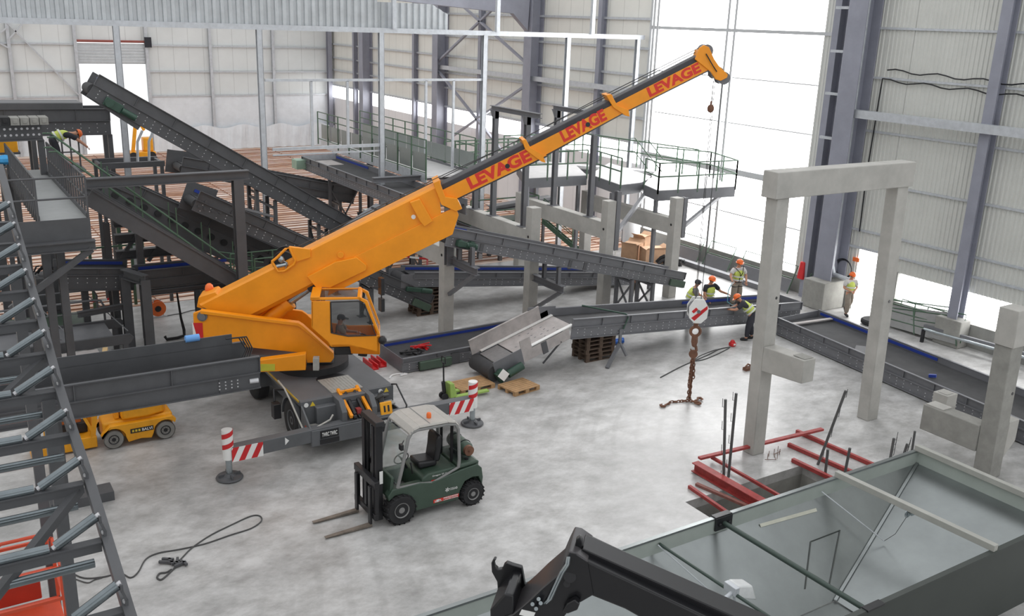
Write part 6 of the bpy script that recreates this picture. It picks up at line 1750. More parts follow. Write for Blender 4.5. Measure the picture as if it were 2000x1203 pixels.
for i, px in enumerate(bolts):
    S_ = on_roll(px)
    xl = S_.x-1.85
    MB().bar((xl, S_.y, S_.z-.06), (S_.x-.04, S_.y, S_.z-.06), .1, .13).bar((xl, S_.y-.05, S_.z+.0), (S_.x-.04, S_.y-.05, S_.z+.0), .05, .012).build('cross_channel', STEEL, rf_)
    MB().cyl(S_+ZU*.06, S_+ZU*.1, .028, 8).build('bolt_head', BOLT, rf_)
    out = S_+V((-.06, .0, .30)); inn = S_+V((-.50, 0, .05))
    r1 = MB().cyl(inn, out, .058, 16).build('wing_roller', ROLLM, rf_)
    MB().cyl(out, out+(out-inn).normalized()*.04, .03, 8).build('roller_shaft', BOLT, r1); MB().cyl(inn, inn-(out-inn).normalized()*.04, .03, 8).build('roller_shaft', BOLT, r1)
    r2 = MB().cyl(inn+V((-.07, 0, -.015)), inn+V((-.57, 0, -.015)), .058, 16).build('centre_roller', ROLLM, rf_)
    r3 = MB().cyl(inn+V((-.64, 0, 0)), inn+V((-1.08, 0, .25)), .058, 16).build('wing_roller', ROLLM, rf_)
    bp_ = [S_+V((.0, 0, -.02)), S_+V((.01, 0, .12)), S_+V((-.03, 0, .24)), out+V((.03, 0, .02))]
    mb = MB()
    for a, b in zip(bp_, bp_[1:]): mb.bar(a, b, .11, .03, V((1, 0, 0)))
    mb.build('end_bracket', STEEL, rf_)
    m_ = inn+V((-.035, 0, 0)); MB().bar((m_.x, m_.y, S_.z), m_, .05, .03, Y1).build('mid_bracket', STEEL, rf_)
    if i < 6:   # flat return roller low under the frame on every station
        MB().cyl((xl+.2, S_.y+.25, S_.z-.42), (S_.x-.1, S_.y+.25, S_.z-.42), .055, 14).build('return_roller', ROLLM, rf_)
for i in (1, 4):
    S_ = on_roll(bolts[i]); T_ = on_roll(bolts[i+1])
    MB().bar(T_+V((-.1, 0, -.1)), S_+V((-1.2, 0.1, -.5)), .1, .1).build('lattice', STEEL, rf_)
for i in (0, 4, 8):
    S_ = on_roll(bolts[i]); MB().bar((S_.x-.15, S_.y, 0), (S_.x-.15, S_.y, S_.z-.1), .16, .16, Y1).build('leg', STEEL, rf_) if i else None
# ================================================================== ORANGE SCISSOR LIFT
sl = thing('scissor_lift', 'orange red scissor lift platform with railings under the roller frame', 'lift', (0, 15.4, 0))
ax0, ax1, ay0, ay1 = -1.3, 1.2, 14.75, 15.75
MB().box(ax0, ax1, ay0, ay1, .25, .55).build('chassis', ORED, sl, .03)
for x in (ax0+.3, ax1-.3):
    for y in (ay0+.06, ay1-.06):
        wheel_mesh('wheel', (x, y, .19), .19, .12, Y1, sl, BLACKM, FGREY, .5)
for z in (.58, .78):
    MB().bar((ax0+.2, ay0+.2, z), (ax1-.2, ay0+.2, z+.16), .05, .08).bar((ax0+.2, ay0+.2, z+.16), (ax1-.2, ay0+.2, z), .05, .08).build('scissor_arm', ORED, sl)
    MB().bar((ax0+.2, ay1-.2, z), (ax1-.2, ay1-.2, z+.16), .05, .08).bar((ax0+.2, ay1-.2, z+.16), (ax1-.2, ay1-.2, z), .05, .08).build('scissor_arm', ORED, sl)
MB().box(ax0, ax1, ay0, ay1, .98, 1.06).build('platform', ORED, sl, .01)
for (x, y) in ((ax0, ay0), (ax1, ay0), (ax0, ay1), (ax1, ay1), (0, ay0), (0, ay1)):
    MB().bar((x, y, 1.06), (x, y, 2.15), .055, .055, Y1).build('rail_post', ORED, sl)
for z in (1.6, 2.15):
    for (a, b) in (((ax0, ay0), (ax1, ay0)), ((ax0, ay1), (ax1, ay1)), ((ax1, ay0), (ax1, ay1)), ((ax0, ay0), (ax0, ay1))):
        MB().bar((*a, z), (*b, z), .045, .05).build('rail', ORED, sl)
MB().box(-.1, .95, ay1-.04, ay1, 1.1, 1.5).build('control_panel', mat('deep_red_panel', (176, 52, 34), .5), sl, .02)
MB().box(.55, .9, ay0-.02, ay0, 1.1, 1.25).build('control_box', BLACK, sl)
MB().box(.2, 1.1, ay0-.006, ay0, .3, .5).build('warning_stripe', mat('stripe_yellow', (214, 176, 48), .5), sl)
mb = MB()
for i in range(5): mb.hexa([(.25+i*.17, ay0-.01, .3), (.33+i*.17, ay0-.01, .3), (.33+i*.17, ay0-.006, .3), (.25+i*.17, ay0-.006, .3), (.33+i*.17, ay0-.01, .5), (.41+i*.17, ay0-.01, .5), (.41+i*.17, ay0-.006, .5), (.33+i*.17, ay0-.006, .5)])
mb.build('black_stripe', BLACK, sl)
for y in (ay0+.25, ay0+.7):
    MB().tube([(ax1-.85, y, 2.15), (ax1-.85, y, 2.35), (ax1-.75, y, 2.42), (ax1-.2, y, 2.42), (ax1-.1, y, 2.35), (ax1-.1, y, 2.15)], .03, 8).build('hand_loop', ORED, sl)
# ================================================================== YELLOW MAST LIFT
ml = thing('mast_lift', 'yellow mast lift with grey tyres standing under the jutting conveyor beam', 'lift', (4.1, 24.1, 0))
LY0, LY1 = 23.55, 24.5
for x in (3.46, 4.72):
    for y, s in ((LY0+.07, 1), (LY1-.07, -1)):
        wheel_mesh('wheel', (x, y, .245), .245, .16, Y1, ml, mat('grey_tyre', (142, 140, 136), .8, 0, .15, 6) if 'grey_tyre' not in MATS else MATS['grey_tyre'], BLACK, .5)
prof = [(3.28, .5), (3.2, .34)]+[(3.46+.3*math.cos(t), .245+.3*math.sin(t)) for t in [PI*.86-PI*.86*i/8 for i in range(9)]]+[(3.8, .12), (4.1, .16), (4.36, .12)]+[(4.72+.3*math.cos(t), .245+.3*math.sin(t)) for t in [PI-PI*.8*i/8 for i in range(9)]]+[(5.0, .52), (4.9, .62), (3.4, .62)]
ch1 = MB().pxz(prof, LY0-.02, LY0+.16).build('chassis_side', YEL, ml, .015)
MB().pxz(prof, LY1-.16, LY1+.02).build('chassis_side', YEL, ml, .015)
MB().box(3.25, 4.95, LY0+.16, LY1-.16, .2, .66).build('chassis', YEL, ml, .05)
MB().box(3.86, 4.42, LY0-.028, LY0-.02, .34, .46).build('name_strip', BLACK, ch1)
ns = [o for o in ch1.children][0]
mb = MB()
for i in range(3): mb.box(3.9+i*.075, 3.95+i*.075, LY0-.031, LY0-.028, .37, .43)
mb.build('yellow_mark', MATS['sign_yellow'], ns)
lettering('lettering', 'BALVI', (4.14, LY0-.03, .365), (1, 0, 0), ZU, .25, .075, WHITE, ns, .02)
tw = [(3.7, LY0+.1), (4.3, LY0+.06), (4.75, LY0+.18), (4.85, 24.02), (4.75, LY1-.18), (3.7, LY1-.1)]
tb_ = MB().pxy(tw, .68, 1.75).build('turret', YEL, ml, .06)
MB().box(3.82, 4.02, LY0+.05, LY0+.11, 1.05, 1.4).build('turret_vent', BLACK, tb_)
MB().box(4.1, 4.2, LY0+.05, LY0+.075, 1.3, 1.42).build('notice', WHITE, tb_); MB().box(4.32, 4.42, LY0+.055, LY0+.075, 1.0, 1.12).build('notice', WHITE, tb_)
MB().bar((3.62, 24.0, .68), (3.62, 24.0, 2.0), .1, .3, Y1).build('mast', YEL, ml)
# ================================================================== YELLOW TRAY LIFT beside it
tl = thing('yellow_lift', 'small yellow lift with slanting arms, half hidden behind the roller frame', 'lift', (2.6, 24.1, 0))
MB().box(2.2, 3.1, 23.75, 24.5, .05, .35).build('tray', YEL, tl, .02)
MB().box(2.25, 2.95, 24.1, 24.4, .36, .62).build('battery_box', BLACK, tl, .02)
for y in (23.8, 24.45):
    MB().bar((3.0, y, .3), (3.2, y+.02, 1.5), .09, .12).bar((2.85, y, .9), (3.05, y, .4), .07, .07).build('arm', YEL, tl)
MB().bar((1.9, 23.8, 1.0), (3.1, 23.8, 1.05), .05, .07).bar((1.9, 24.4, 1.0), (3.1, 24.4, 1.05), .05, .07).build('rail', YEL, tl)
MB().box(2.3, 2.8, 23.95, 24.3, .72, .95).build('motor_cover', mat('rust_orange', (176, 96, 40), .6), tl, .02)
for x in (1.7, 1.95): MB().bar((x, 23.9, 0), (x, 23.9, 1.0), .05, .05, Y1).build('arm', YEL, tl)
MB().box(1.6, 2.1, 23.8, 24.3, .0, .25).build('foot', YEL, tl, .02)
# ================================================================== FLAT FRAMES ON THE FLOOR (left)
ff = thing('flat_deck_frame', 'grey flat deck frame with pointed beam ends and folded railings on low feet', 'deck frame', (3.5, 30.5, 0))
def pbeam(name, y, x0, x1, z, h, m=STEEL):
    return MB().pxz([(x0, z-h/2), (x1-.12, z-h/2), (x1, z+.03), (x1-.1, z+h/2), (x0, z+h/2)], y-.05, y+.05).build(name, m, ff)
pbeam('pointed_beam', 29.3, .5, 5.15, .95, .3); pbeam('pointed_beam', 31.0, .5, 5.2, .95, .3)
MB().box(.5, 4.6, 29.35, 30.95, 1.0, 1.04).build('deck', STEEL2, ff)
MB().box(.5, 4.3, 31.5, 33.0, .85, .9).build('deck', DGREEN, ff)
for x in (.8, 4.9):
    for y in (29.3, 31.0): MB().box(x-.15, x+.15, y-.12, y+.12, 0, .04).box(x-.08, x+.08, y-.06, y+.06, .04, .8).build('foot', STEEL, ff)
for y in (31.3, 32.6):
    MB().tube([(.6, y, 1.7), (4.4, y, 1.72), (4.6, y, 1.68), (4.68, y, 1.5), (4.68, y, 1.0)], .035, 8).tube([(.6, y, 1.35), (4.66, y, 1.35)], .02, 6).build('folded_rail', STEEL2, ff)
for x in (2.4, 2.7, 4.3): MB().tube([(x, 32.4, 1.7), (x+.75, 29.6, 1.1)], .018, 5).build('stay_rod', STEEL2, ff)
MB().box(2.5, 2.95, 29.0, 29.3, .9, 1.15).build('junction_box', STEEL, ff, .02)
pt_ = thing('pale_panel', 'long pale galvanised panel lying on black feet in front of the flat deck frame', 'panel', (2.4, 28.2, 0))
MB().box(.2, 4.1, 27.95, 28.05, .6, .95).build('web', GALV, pt_)
MB().box(.2, 4.0, 28.05, 28.7, .93, .96).build('top_plate', PALE, pt_)
for x in (.8, 3.2): MB().box(x-.12, x+.12, 28.1, 28.4, 0, .93).build('foot', BLACK, pt_)
tag(MB().bar(V((4.25, 28.9, .86)), V((3.95, 27.6, .86)), .14, .1).build('timber_batten', mat('pale_timber', (222, 190, 140), .75, 0, .12, 6), None, loc=(4.1, 28.2, .86)), 'pale timber batten poking out from under the flat deck frame', 'timber')
dm = thing('dark_cabinet', 'plain dark grey machine housing under the service walkway', 'machine', (2.6, 30.9, 0))
c0_, c1_ = onY(70, 545, 33.4), onY(128, 640, 33.4)
MB().box(c0_.x, c1_.x, 33.4, 34.4, .9, c0_.z).build('housing', STEEL, dm, .02)
for x in (c0_.x+.15, c1_.x-.15):
    for y in (33.5, 34.3): MB().box(x-.06, x+.06, y-.06, y+.06, 0, .9).build('leg', STEEL, dm)
MB().tube([(c1_.x-.1, 33.3, c0_.z), (c1_.x-.0, 33.3, c0_.z+.15), (c1_.x+.1, 33.3, c0_.z-.1), (c1_.x+.12, 33.3, 1.0)], .05, 8).build('hose', BLACKM, dm)
mb = MB()
for i in range(16):
    c = V((c0_.x+.1+random.random()*1.0, 33.6+random.random()*.5, c0_.z+random.random()*.25)); r = V((random.uniform(-1, 1), random.uniform(-1, 1), random.uniform(-.4, .6))).normalized()*.2
    mb.tube([c-r, c+V((0, 0, .08)), c+r], .03, 5)
tag(mb.build('hose_heap', BLACKM, None, loc=(c0_.x+.6, 33.9, c0_.z)), 'heap of dark hoses lying on the dark machine housing', 'hoses')
# ================================================================== PROPS
def pallet(name, label, x, y, z, L=1.2, W=.8, m=WOODD, group=None, rz=0.0):
    root = thing(name, label, 'pallet', (x, y, z), group)
    c, s = math.cos(rz), math.sin(rz)
    def R(px, py, pz): return V((x+px*c-py*s, y+px*s+py*c, z+pz))
    def bx(mb, a0, a1, b0, b1, z0, z1): mb.hexa([R(a0, b0, z0), R(a1, b0, z0), R(a1, b1, z0), R(a0, b1, z0), R(a0, b0, z1), R(a1, b0, z1), R(a1, b1, z1), R(a0, b1, z1)])
    mb = MB()
    for k in range(7): b0 = -W/2+k*(W-.1)/6; bx(mb, -L/2, L/2, b0, b0+.1, .122, .144)
    for a in (-L/2, -.07, L/2-.14): bx(mb, a, a+.14, -W/2, W/2, .1, .122)
    for a in (-L/2, -.07, L/2-.14):
        for b in (-W/2, -.05, W/2-.1): bx(mb, a, a+.14, b, b+.1, .022, .1)
    for b in (-W/2, -.05, W/2-.1): bx(mb, -L/2, L/2, b, b+.1, 0, .022)
    mb.build('boards', m, root)
    return root
names = ['lowest', 'second', 'third', 'fourth', 'fifth', 'topmost']
for i in range(6):
    pallet('pallet', '%s dark pallet of the stack under the conveyor with the three workers' % names[i] if i not in (1, 2, 3, 4) else '%s dark pallet up in the stack under the conveyor being assembled' % names[i], 18.55+random.uniform(-.03, .03), 23.5, .145*i, group='pallets stacked under the assembled conveyor')
for i in range(7):
    pallet('pallet', '%s pallet of the dark stack behind the first concrete column' % (['lowest', 'second', 'third', 'fourth', 'fifth', 'sixth', 'topmost'][i]), 15.9+random.uniform(-.03, .03), 30.45, .145*i, group='pallets stacked behind the first column')
# pallets under the tilted tail
pallet('pallet', 'light wooden pallet under the drum of the tilted tail', 13.55, 23.0, .0, m=WOOD, rz=.05)
pallet('pallet', 'light wooden pallet carried on the forks of the green pallet truck', 13.25, 22.35, .09, m=WOOD, rz=.02) if False else None
pallet('pallet', 'light wooden pallet under the green motor of the tilted tail', 14.75, 22.2, .0, L=1.0, m=WOOD, rz=.15)
p = fl(1204, 672)
for i in range(2):
    q = p+V((.12*i, .16*i, .07)); tag(MB().cyl(q-X1*.3, q+X1*.3, .065, 14).build('foam_tube', mat('blue_foam', (60, 120, 215), .7) if 'blue_foam' not in MATS else MATS['blue_foam'], None, loc=tuple(q)), ['blue foam tube on the floor right of the pallet stack, in front', 'blue foam tube on the floor right of the pallet stack, behind'][i], 'foam tube')
# machine glimpsed inside the bright back doorway
ym = thing('yellow_machine', 'yellow machine standing far back in front of the bright shutter doorway', 'machine', (15.6, 74, -.12))
c = onY(276, 289, 74.0); c.z = -.12
MB().box(c.x-1.0, c.x+.9, c.y-.6, c.y+.6, .1, .5).build('base', YEL, ym, .05); MB().box(c.x+.1, c.x+.8, c.y-.4, c.y+.4, .5, 1.5).build('engine_cover', YEL, ym, .08)
MB().bar((c.x-.6, c.y, .5), (c.x-.2, c.y, 3.0), .2, .25).bar((c.x-.2, c.y, 3.0), (c.x+.3, c.y, 2.0), .18, .2).build('arm', YEL, ym, .03)
for dx in (-.7, .6): MB().cyl((c.x+dx, c.y-.62, .2), (c.x+dx, c.y+.62, .2), .3, 16).build('wheel', BLACKM, ym)
# pallet truck
pj = thing('pallet_truck', 'lime green hand pallet truck with a black handle', 'pallet truck', (12.6, 22.5, 0))
for y in (22.35, 22.75): MB().box(12.6, 13.75, y-.08, y+.08, .07, .13).build('fork', LIME, pj, .01)
MB().hexa([(12.45, 22.3, .1), (12.68, 22.3, .1), (12.68, 22.8, .1), (12.45, 22.8, .1), (12.48, 22.4, .5), (12.62, 22.4, .5), (12.62, 22.7, .5), (12.48, 22.7, .5)]).build('hydraulic_body', LIME, pj, .02)
for y in (22.45, 22.62): MB().cyl((12.36, y, .1), (12.36, y+.07, .1), .1, 16).build('wheel', BLACKM, pj)
MB().cyl((12.38, 22.57, .2), (12.34, 22.57, .55), .06, 10).build('pump', BLACK, pj)
MB().tube([(12.36, 22.57, .4), (12.34, 22.57, 1.15)], .025, 8).tube([(12.34, 22.57, 1.1), (12.34, 22.45, 1.15), (12.34, 22.47, 1.32), (12.34, 22.67, 1.32), (12.34, 22.69, 1.15), (12.34, 22.57, 1.1)], .02, 6).build('handle', BLACK, pj)
# red steel channels beside the crane
for i, (dx, lab) in enumerate(((0, 'red steel channel piece lying beside the crane carrier, nearer the crane'), (.32, 'red steel channel piece lying beside the crane carrier, farther from the crane'))):
    p = fl(724, 716)+V((dx, .1*i, 0))
    tag(MB().box(p.x-.12, p.x+.12, p.y-.35, p.y+.35, 0, .04).box(p.x-.12, p.x-.08, p.y-.35, p.y+.35, .04, .22).box(p.x+.08, p.x+.12, p.y-.35, p.y+.35, .04, .16).build('red_channel', REDB, None, loc=tuple(p)), lab, 'steel channel')
# cable reel
p = V((6.9, 34.2, 0))
cr_ = thing('cable_reel', 'orange cable reel standing on the bare floor left of the crane', 'cable reel', tuple(p))
for s in (-.12, .1): MB().cyl(p+V((0, s, .32)), p+V((0, s+.03, .32)), .28, 24).build('flange', HELM, cr_)
MB().cyl(p+V((0, -.09, .32)), p+V((0, .1, .32)), .18, 20).build('cable_coil', BLACKM, cr_)
MB().cyl(p+V((0, -.14, .32)), p+V((0, -.121, .32)), .11, 16).build('hub', BLACK, cr_)
MB().tube([p+V((-.25, -.16, .02)), p+V((.3, -.16, .02)), p+V((.2, 0, .02)), p+V((.12, .0, .62)), p+V((0, 0, .66)), p+V((-.12, 0, .62)), p+V((-.2, 0, .02)), p+V((-.25, -.16, .02))], .015, 6).build('stand', GALV, cr_)
tag(MB().tube([p+V((.3, -.1, .02)), p+V((.8, -.05, .02)), p+V((1.2, .15, .02)), p+V((2.2, .2, .02)), p+V((3.2, .3, .02))], .015, 5).build('cable', CABLE, None, loc=tuple(p)), 'thin cable running over the floor from the orange reel to the crane', 'cable')
q = fl(347, 655); u_ = onY(346, 572, q.y)
tag(MB().tube([(q.x+.02, q.y+.3, 2.6), (q.x+.1, q.y+.15, 1.6), (q.x+.15, q.y, .6), (q.x+.2, q.y-.1, .2), (q.x+.15, q.y-.3, .06), (q.x-.1, q.y-.4, .05), (q.x-.45, q.y-.4, .05), (q.x-.5, q.y-.38, .16)], [.02, .03, .04, .05, .05, .05, .05, .05], 8).build('rubber_strap', BLACKM, None, loc=tuple(q)), 'black rubber strap hanging down to the floor left of the crane tail', 'strap')
p = fl(347, 697)
b_ = thing('paint_bucket', 'small white bucket with a red band on the floor behind the conveyor beam', 'bucket', tuple(p))
MB().cyl(p, p+ZU*.26, .12, 16, .14).build('body', WHITE, b_); MB().cyl(p+ZU*.06, p+ZU*.18, .13, 16, .137).build('red_band', REDB, b_)
MB().tube([p+V((.16, 0, .22)), p+V((.26, 0, .15)), p+V((.2, 0, .02))], .015, 5).build('handle', BLACK, b_)
p = fl(235, 714); mb = MB()
for k in range(5): c = p+V((-.3+.2*k, random.uniform(-.1, .1), .02)); mb.tube([c, c+V((.1, .05, .1)), c+V((.25, 0, .03))], .04, 6)
tag(mb.build('tool_scraps', CABLE, None, loc=tuple(p)), 'small heap of dark fittings on the floor behind the conveyor beam', 'fittings')
# loose rope with clamps near the lower left
def path(pxs, z=.015): return [fl(a, b, z) for a, b in pxs]
def smooth(pts, n=6):
    out = []
    for i in range(len(pts)-1):
        p0, p1, p2, p3 = pts[max(i-1, 0)], pts[i], pts[i+1], pts[min(i+2, len(pts)-1)]
        for k in range(n):
            t = k/n
            out.append(.5*((2*p1)+(p2-p0)*t+(2*p0-5*p1+4*p2-p3)*t*t+(3*p1-p0-3*p2+p3)*t**3))
    return out+[pts[-1]]
rp = thing('steel_cable', 'long loop of dark steel cable with clamps lying on the floor at the lower left', 'cable', tuple(fl(400, 1080)))
MB().tube(smooth(path(((130, 1105), (140, 1118), (165, 1129), (200, 1127), (235, 1120), (255, 1128), (270, 1117), (285, 1092), (310, 1080), (350, 1073), (400, 1062), (450, 1045), (490, 1032), (510, 1018), (508, 1008), (490, 1008), (450, 1026), (410, 1046), (375, 1070), (355, 1090), (345, 1100)))), .016, 6).build('rope', CABLE, rp)
MB().tube(smooth(path(((345, 1105), (330, 1120), (315, 1132), (307, 1128), (312, 1120), (325, 1118), (335, 1112)))), .02, 6).build('eye', CABLE, rp)
MB().tube(smooth(path(((140, 1128), (170, 1138), (185, 1132), (200, 1128)))), .012, 5).build('rope', CABLE, rp)
mb = MB()
for k in range(7):
    c = fl(322+k*6, 1096+random.uniform(-4, 6), .05); a_ = random.uniform(0, 3)
    mb.bar(c-V((math.cos(a_), math.sin(a_), 0))*.12, c+V((math.cos(a_), math.sin(a_), 0))*.12, .05, .05)
mb.build('clamp', STEEL, rp)
# remote control with its lead in the middle of the floor
p = fl(1430, 676)
rc = thing('remote_control', 'red control box with its lead on the floor beside the crane hook', 'control box', tuple(p))
MB().box(p.x-.1, p.x+.1, p.y-.1, p.y+.1, 0, .15).ball(p+ZU*.15, .09, 10).build('box', REDB, rc, .04)
MB().box(p.x-.04, p.x+.04, p.y-.11, p.y-.09, .06, .12).build('dial', WHITE, rc)
MB().tube(smooth(path(((1426, 678), (1405, 682), (1385, 692), (1360, 703), (1330, 716), (1290, 737)))), .02, 6).tube(smooth(path(((1424, 680), (1400, 692), (1375, 702), (1358, 705)))), .018, 6).tube(smooth(path(((1424, 678), (1395, 684), (1365, 696), (1358, 704)))), .014, 5).build('lead', CABLE, rc)
p = fl(1462, 722); tag(MB().box(p.x-.2, p.x+.1, p.y-.08, p.y+.08, 0, .1).tube([p+V((-.2, 0, .1)), p+V((0, .05, .18)), p+V((.2, 0, .08))], .03, 6).build('hand_tool', RUST, None, loc=tuple(p)), 'small dark tool lying on the floor at the left foot of the portal', 'tool')
# boxes, bags and chair by the long wall
def cbox(label, c, sx, sy, h, rz, group='cardboard boxes by the long wall'):
    root = thing('cardboard_box', label, 'box', tuple(c), group)
    co, si = math.cos(rz), math.sin(rz)
    def R(a, b, z): return V((c[0]+a*co-b*si, c[1]+a*si+b*co, c[2]+z))
    mb = MB().hexa([R(-sx, -sy, 0), R(sx, -sy, 0), R(sx, sy, 0), R(-sx, sy, 0), R(-sx, -sy, h), R(sx, -sy, h), R(sx, sy, h), R(-sx, sy, h)])
    mb.build('carton', CARD, root)
    for (a0, b0, a1, b1, da, db) in ((-sx, -sy, sx, -sy, 0, -.18), (sx, -sy, sx, sy, .2, 0), (-sx, sy, -sx, -sy, -.2, 0)):
        q = [R(a0, b0, h), R(a1, b1, h), R(a1+da, b1+db, h+.12), R(a0+da, b0+db, h+.12)]
        MB().add(q+[v+ZU*.006 for v in q], [(0, 1, 2, 3), (7, 6, 5, 4), (0, 4, 5, 1), (1, 5, 6, 2), (2, 6, 7, 3), (3, 7, 4, 0)]).build('flap', CARD, root)
cbox('open cardboard box nearest the rolled white insulation', (28.5, 33.6, 0), .4, .4, .8, .5)
cbox('open cardboard box in front, beside the fourth concrete column', (28.9, 32.6, 0), .5, .4, .75, -.3)
cbox('smaller cardboard box behind the two open ones', (29.45, 34.0, 0), .3, .35, 1.0, .2)
p = V((29.3, 31.7, 0)); mb = MB()
for k in range(14):
    c = p+V((random.uniform(-.5, .5), random.uniform(-.4, .4), random.uniform(.08, .4))); r = V((random.uniform(-1, 1), random.uniform(-1, 1), random.uniform(-.3, .5))).normalized()*.25
    mb.tube([c-r, c+ZU*.06, c+r], random.uniform(.05, .1), 6)
tag(mb.build('plastic_scraps', BLACKM, None, loc=tuple(p)), 'heap of dark wrapping scraps beside the cardboard boxes', 'scraps')
p = V((29.8, 35.3, 0))
tag(MB().lathe([(.35, 0), (.42, .2), (.42, 1.6), (.35, 1.75), (.05, 1.78)], p, ZU, 20).build('insulation_roll', FILM, None, loc=tuple(p)), 'upright white roll of wrapped insulation standing by the cardboard boxes', 'roll')
p = fl(1190, 497)
chs = thing('plastic_chair', 'white plastic garden chair standing behind the third concrete column', 'chair', tuple(p))
MB().box(p.x-.25, p.x+.25, p.y-.22, p.y+.22, .42, .47).build('seat', WHITE, chs, .02)
MB().hexa([p+V(q) for q in ((-.25, .2, .47), (.25, .2, .47), (.25, .24, .47), (-.25, .24, .47), (-.22, .3, .9), (.22, .3, .9), (.22, .34, .9), (-.22, .34, .9))]).build('backrest', WHITE, chs, .01)
for a in (-.21, .21):
    for b in (-.18, .18): MB().bar(p+V((a, b, 0)), p+V((a, b, .42)), .05, .05, Y1).build('leg', WHITE, chs)
for i, (px, lab) in enumerate(((1165, 'crumpled white wrapping on the floor right of the third concrete column, larger'), (1215, 'crumpled white wrapping on the floor beside the person with dark hair, smaller'))):
    p = fl(px+12, 512+i*3); mb = MB()
    for k in range(8): mb.ball(p+V((random.uniform(-.4, .4), random.uniform(-.2, .2), .1)), random.uniform(.08, .16), 6, (1.3, 1, .7))
    tag(mb.build('wrapping', PAPER, None, loc=tuple(p)), lab, 'wrapping')
for (px, py, lab) in ((901, 646, 'white round spot on the floor just right of the first concrete column'), (945, 638, 'white round spot on the floor farther right of the first concrete column, smaller')):
    p = fl(px, py); tag(MB().cyl(p, p+ZU*.01, .3 if px < 920 else .2, 20).build('white_disc', PAPER, None, loc=tuple(p)), lab, 'paper')  # flat white discs laid on the floor
p = fl(775, 735); tag(MB().tube(smooth([p+V(q) for q in ((-.3, -.1, .02), (-.1, .1, .03), (.2, .12, .02), (.35, .0, .02), (.1, -.05, .03))]), .025, 5).build('white_strap', PAPER, None, loc=tuple(p)), 'white strap lying on the floor between the crane and the floor conveyor', 'strap')
p = fl(1060, 585+8)
tag(MB().hexa([p+V(q) for q in ((-.2, -.1, 0), (.1, -.15, 0), (.2, .1, 0), (-.1, .15, 0), (-.15, -.05, .07), (.05, -.1, .05), (.15, .05, .09), (-.1, .1, .05))]).build('cloth', PAPER, None, loc=tuple(p)), 'crumpled pale cloth on the floor between the second and third concrete columns', 'cloth')
# red bag over the railing by the column, orange notice by the doorway
tag(MB().hexa([(30.85, 25.35, .75), (31.1, 25.35, .75), (31.1, 25.7, .75), (30.85, 25.7, .75), (30.9, 25.4, 1.5), (31.1, 25.4, 1.5), (31.1, 25.65, 1.5), (30.9, 25.65, 1.5)]).build('red_bag', REDB, None, .05, loc=(31, 25.5, .76)), 'red bag hung over the plinth left of the grey column', 'bag')
o_ = onX(1672, 507, XW-.08)
tag(MB().box(XW-.09, XW-.06, o_.y-.15, o_.y+.15, o_.z-.08, o_.z+.08).build('orange_notice', HELM, None, loc=tuple(o_)), 'small orange notice on the ribbed sheet beside the doorway', 'notice')
# coil of cable hung by the doorway
o_ = onX(1660, 523, XW-.12)
mb = MB()
for k in range(4): mb.tube([V((XW-.14-.03*k, o_.y+.25+(.34+.03*k)*math.cos(t), o_.z-.1+(.34+.03*k)*math.sin(t))) for t in [i*PI/12 for i in range(25)]], .014, 5)
tag(mb.build('cable_coil', BLACK, None, loc=tuple(o_)), 'black cable coil hung on the ribbed sheet behind the walking person', 'cable coil')
# barrier tape
def tape(label, pts):
    mb = MB()
    for a, b in zip(pts, pts[1:]):
        n = max(2, int((b-a).length/.35))
        for i in range(n):
            p, q = a.lerp(b, i/n), a.lerp(b, (i+1)/n)
            mb.m(REDB if i % 2 else WHITE); mb.bar(p, q, .012, .08)
    tag(mb.build('barrier_tape', None, None, loc=tuple(pts[0])), label, 'tape')
tape('red and white barrier tape strung behind the flat deck frame', [onY(130, 588, 35.4), onY(190, 588, 35.4), onY(228, 581, 35.4)])
tape('red and white barrier tape strung between the columns behind the crane boom', [onY(766, 494, 34.9), onY(800, 502, 34.7), onY(855, 508, 34.6)])
bq = onY(835, 460, 35.5)
tag(MB().bar(onY(826, 450, 35.5), onY(850, 475, 35.5), .3, .02).bar((bq.x, 35.5, -.1), bq, .06, .06, Y1).build('red_board', mat('pale_red_board', (222, 120, 120), .6), None, loc=(bq.x, 35.5, 0)), 'pale red barrier board standing behind the motor of the column conveyor', 'board')
# things on the service walkway
p = V((4.4, 35.3, ZD)); 
bag = MB()
for k in range(7): bag.ball(p+V((random.uniform(-.22, .22), random.uniform(-.1, .1), random.uniform(.1, .3))), random.uniform(.1, .16), 8)
tag(bag.build('red_bag', REDB, None, loc=tuple(p)), 'crumpled red bag lying at the bending worker\'s feet', 'bag')
p = onY(10, 312, 33.5)
tag(MB().ball(p, .2, 10, (1.2, 1, .8)).build('blue_bag', mat('sky_blue_bag', (70, 165, 225), .6), None, loc=tuple(p)), 'sky blue bag at the far left below the girder', 'bag')
p = onY(12, 288, 36.5)
yb = MB().box(p.x-1.5, p.x+.35, 36.4, 37.0, p.z-.22, p.z+.22); tag(yb.build('yellow_crate', YEL, None, .02, loc=tuple(p)), 'yellow crate at the far left edge under the girder', 'crate')
tb2 = thing('support_table', 'low dark steel stand at the far left carrying the yellow crate and blue bag', 'stand', (p.x-.4, 35.5, 0))
MB().box(p.x-1.6, min(p.x+.6, 2.55), 33.2, 37.1, onY(10, 312, 33.5).z-.22, onY(10, 312, 33.5).z-.16).build('top', STEEL, tb2)
MB().box(p.x-1.5, p.x+.4, 36.3, 37.1, onY(10, 312, 33.5).z-.16, p.z-.22).build('riser', STEEL, tb2)
for x in (p.x-1.4, min(p.x+.4, 2.4)):
    for y in (33.4, 36.9): MB().bar((x, y, -.12 if y > YS else 0), (x, y, onY(10, 312, 33.5).z-.22), .14, .14, Y1).build('leg', STEEL, tb2)
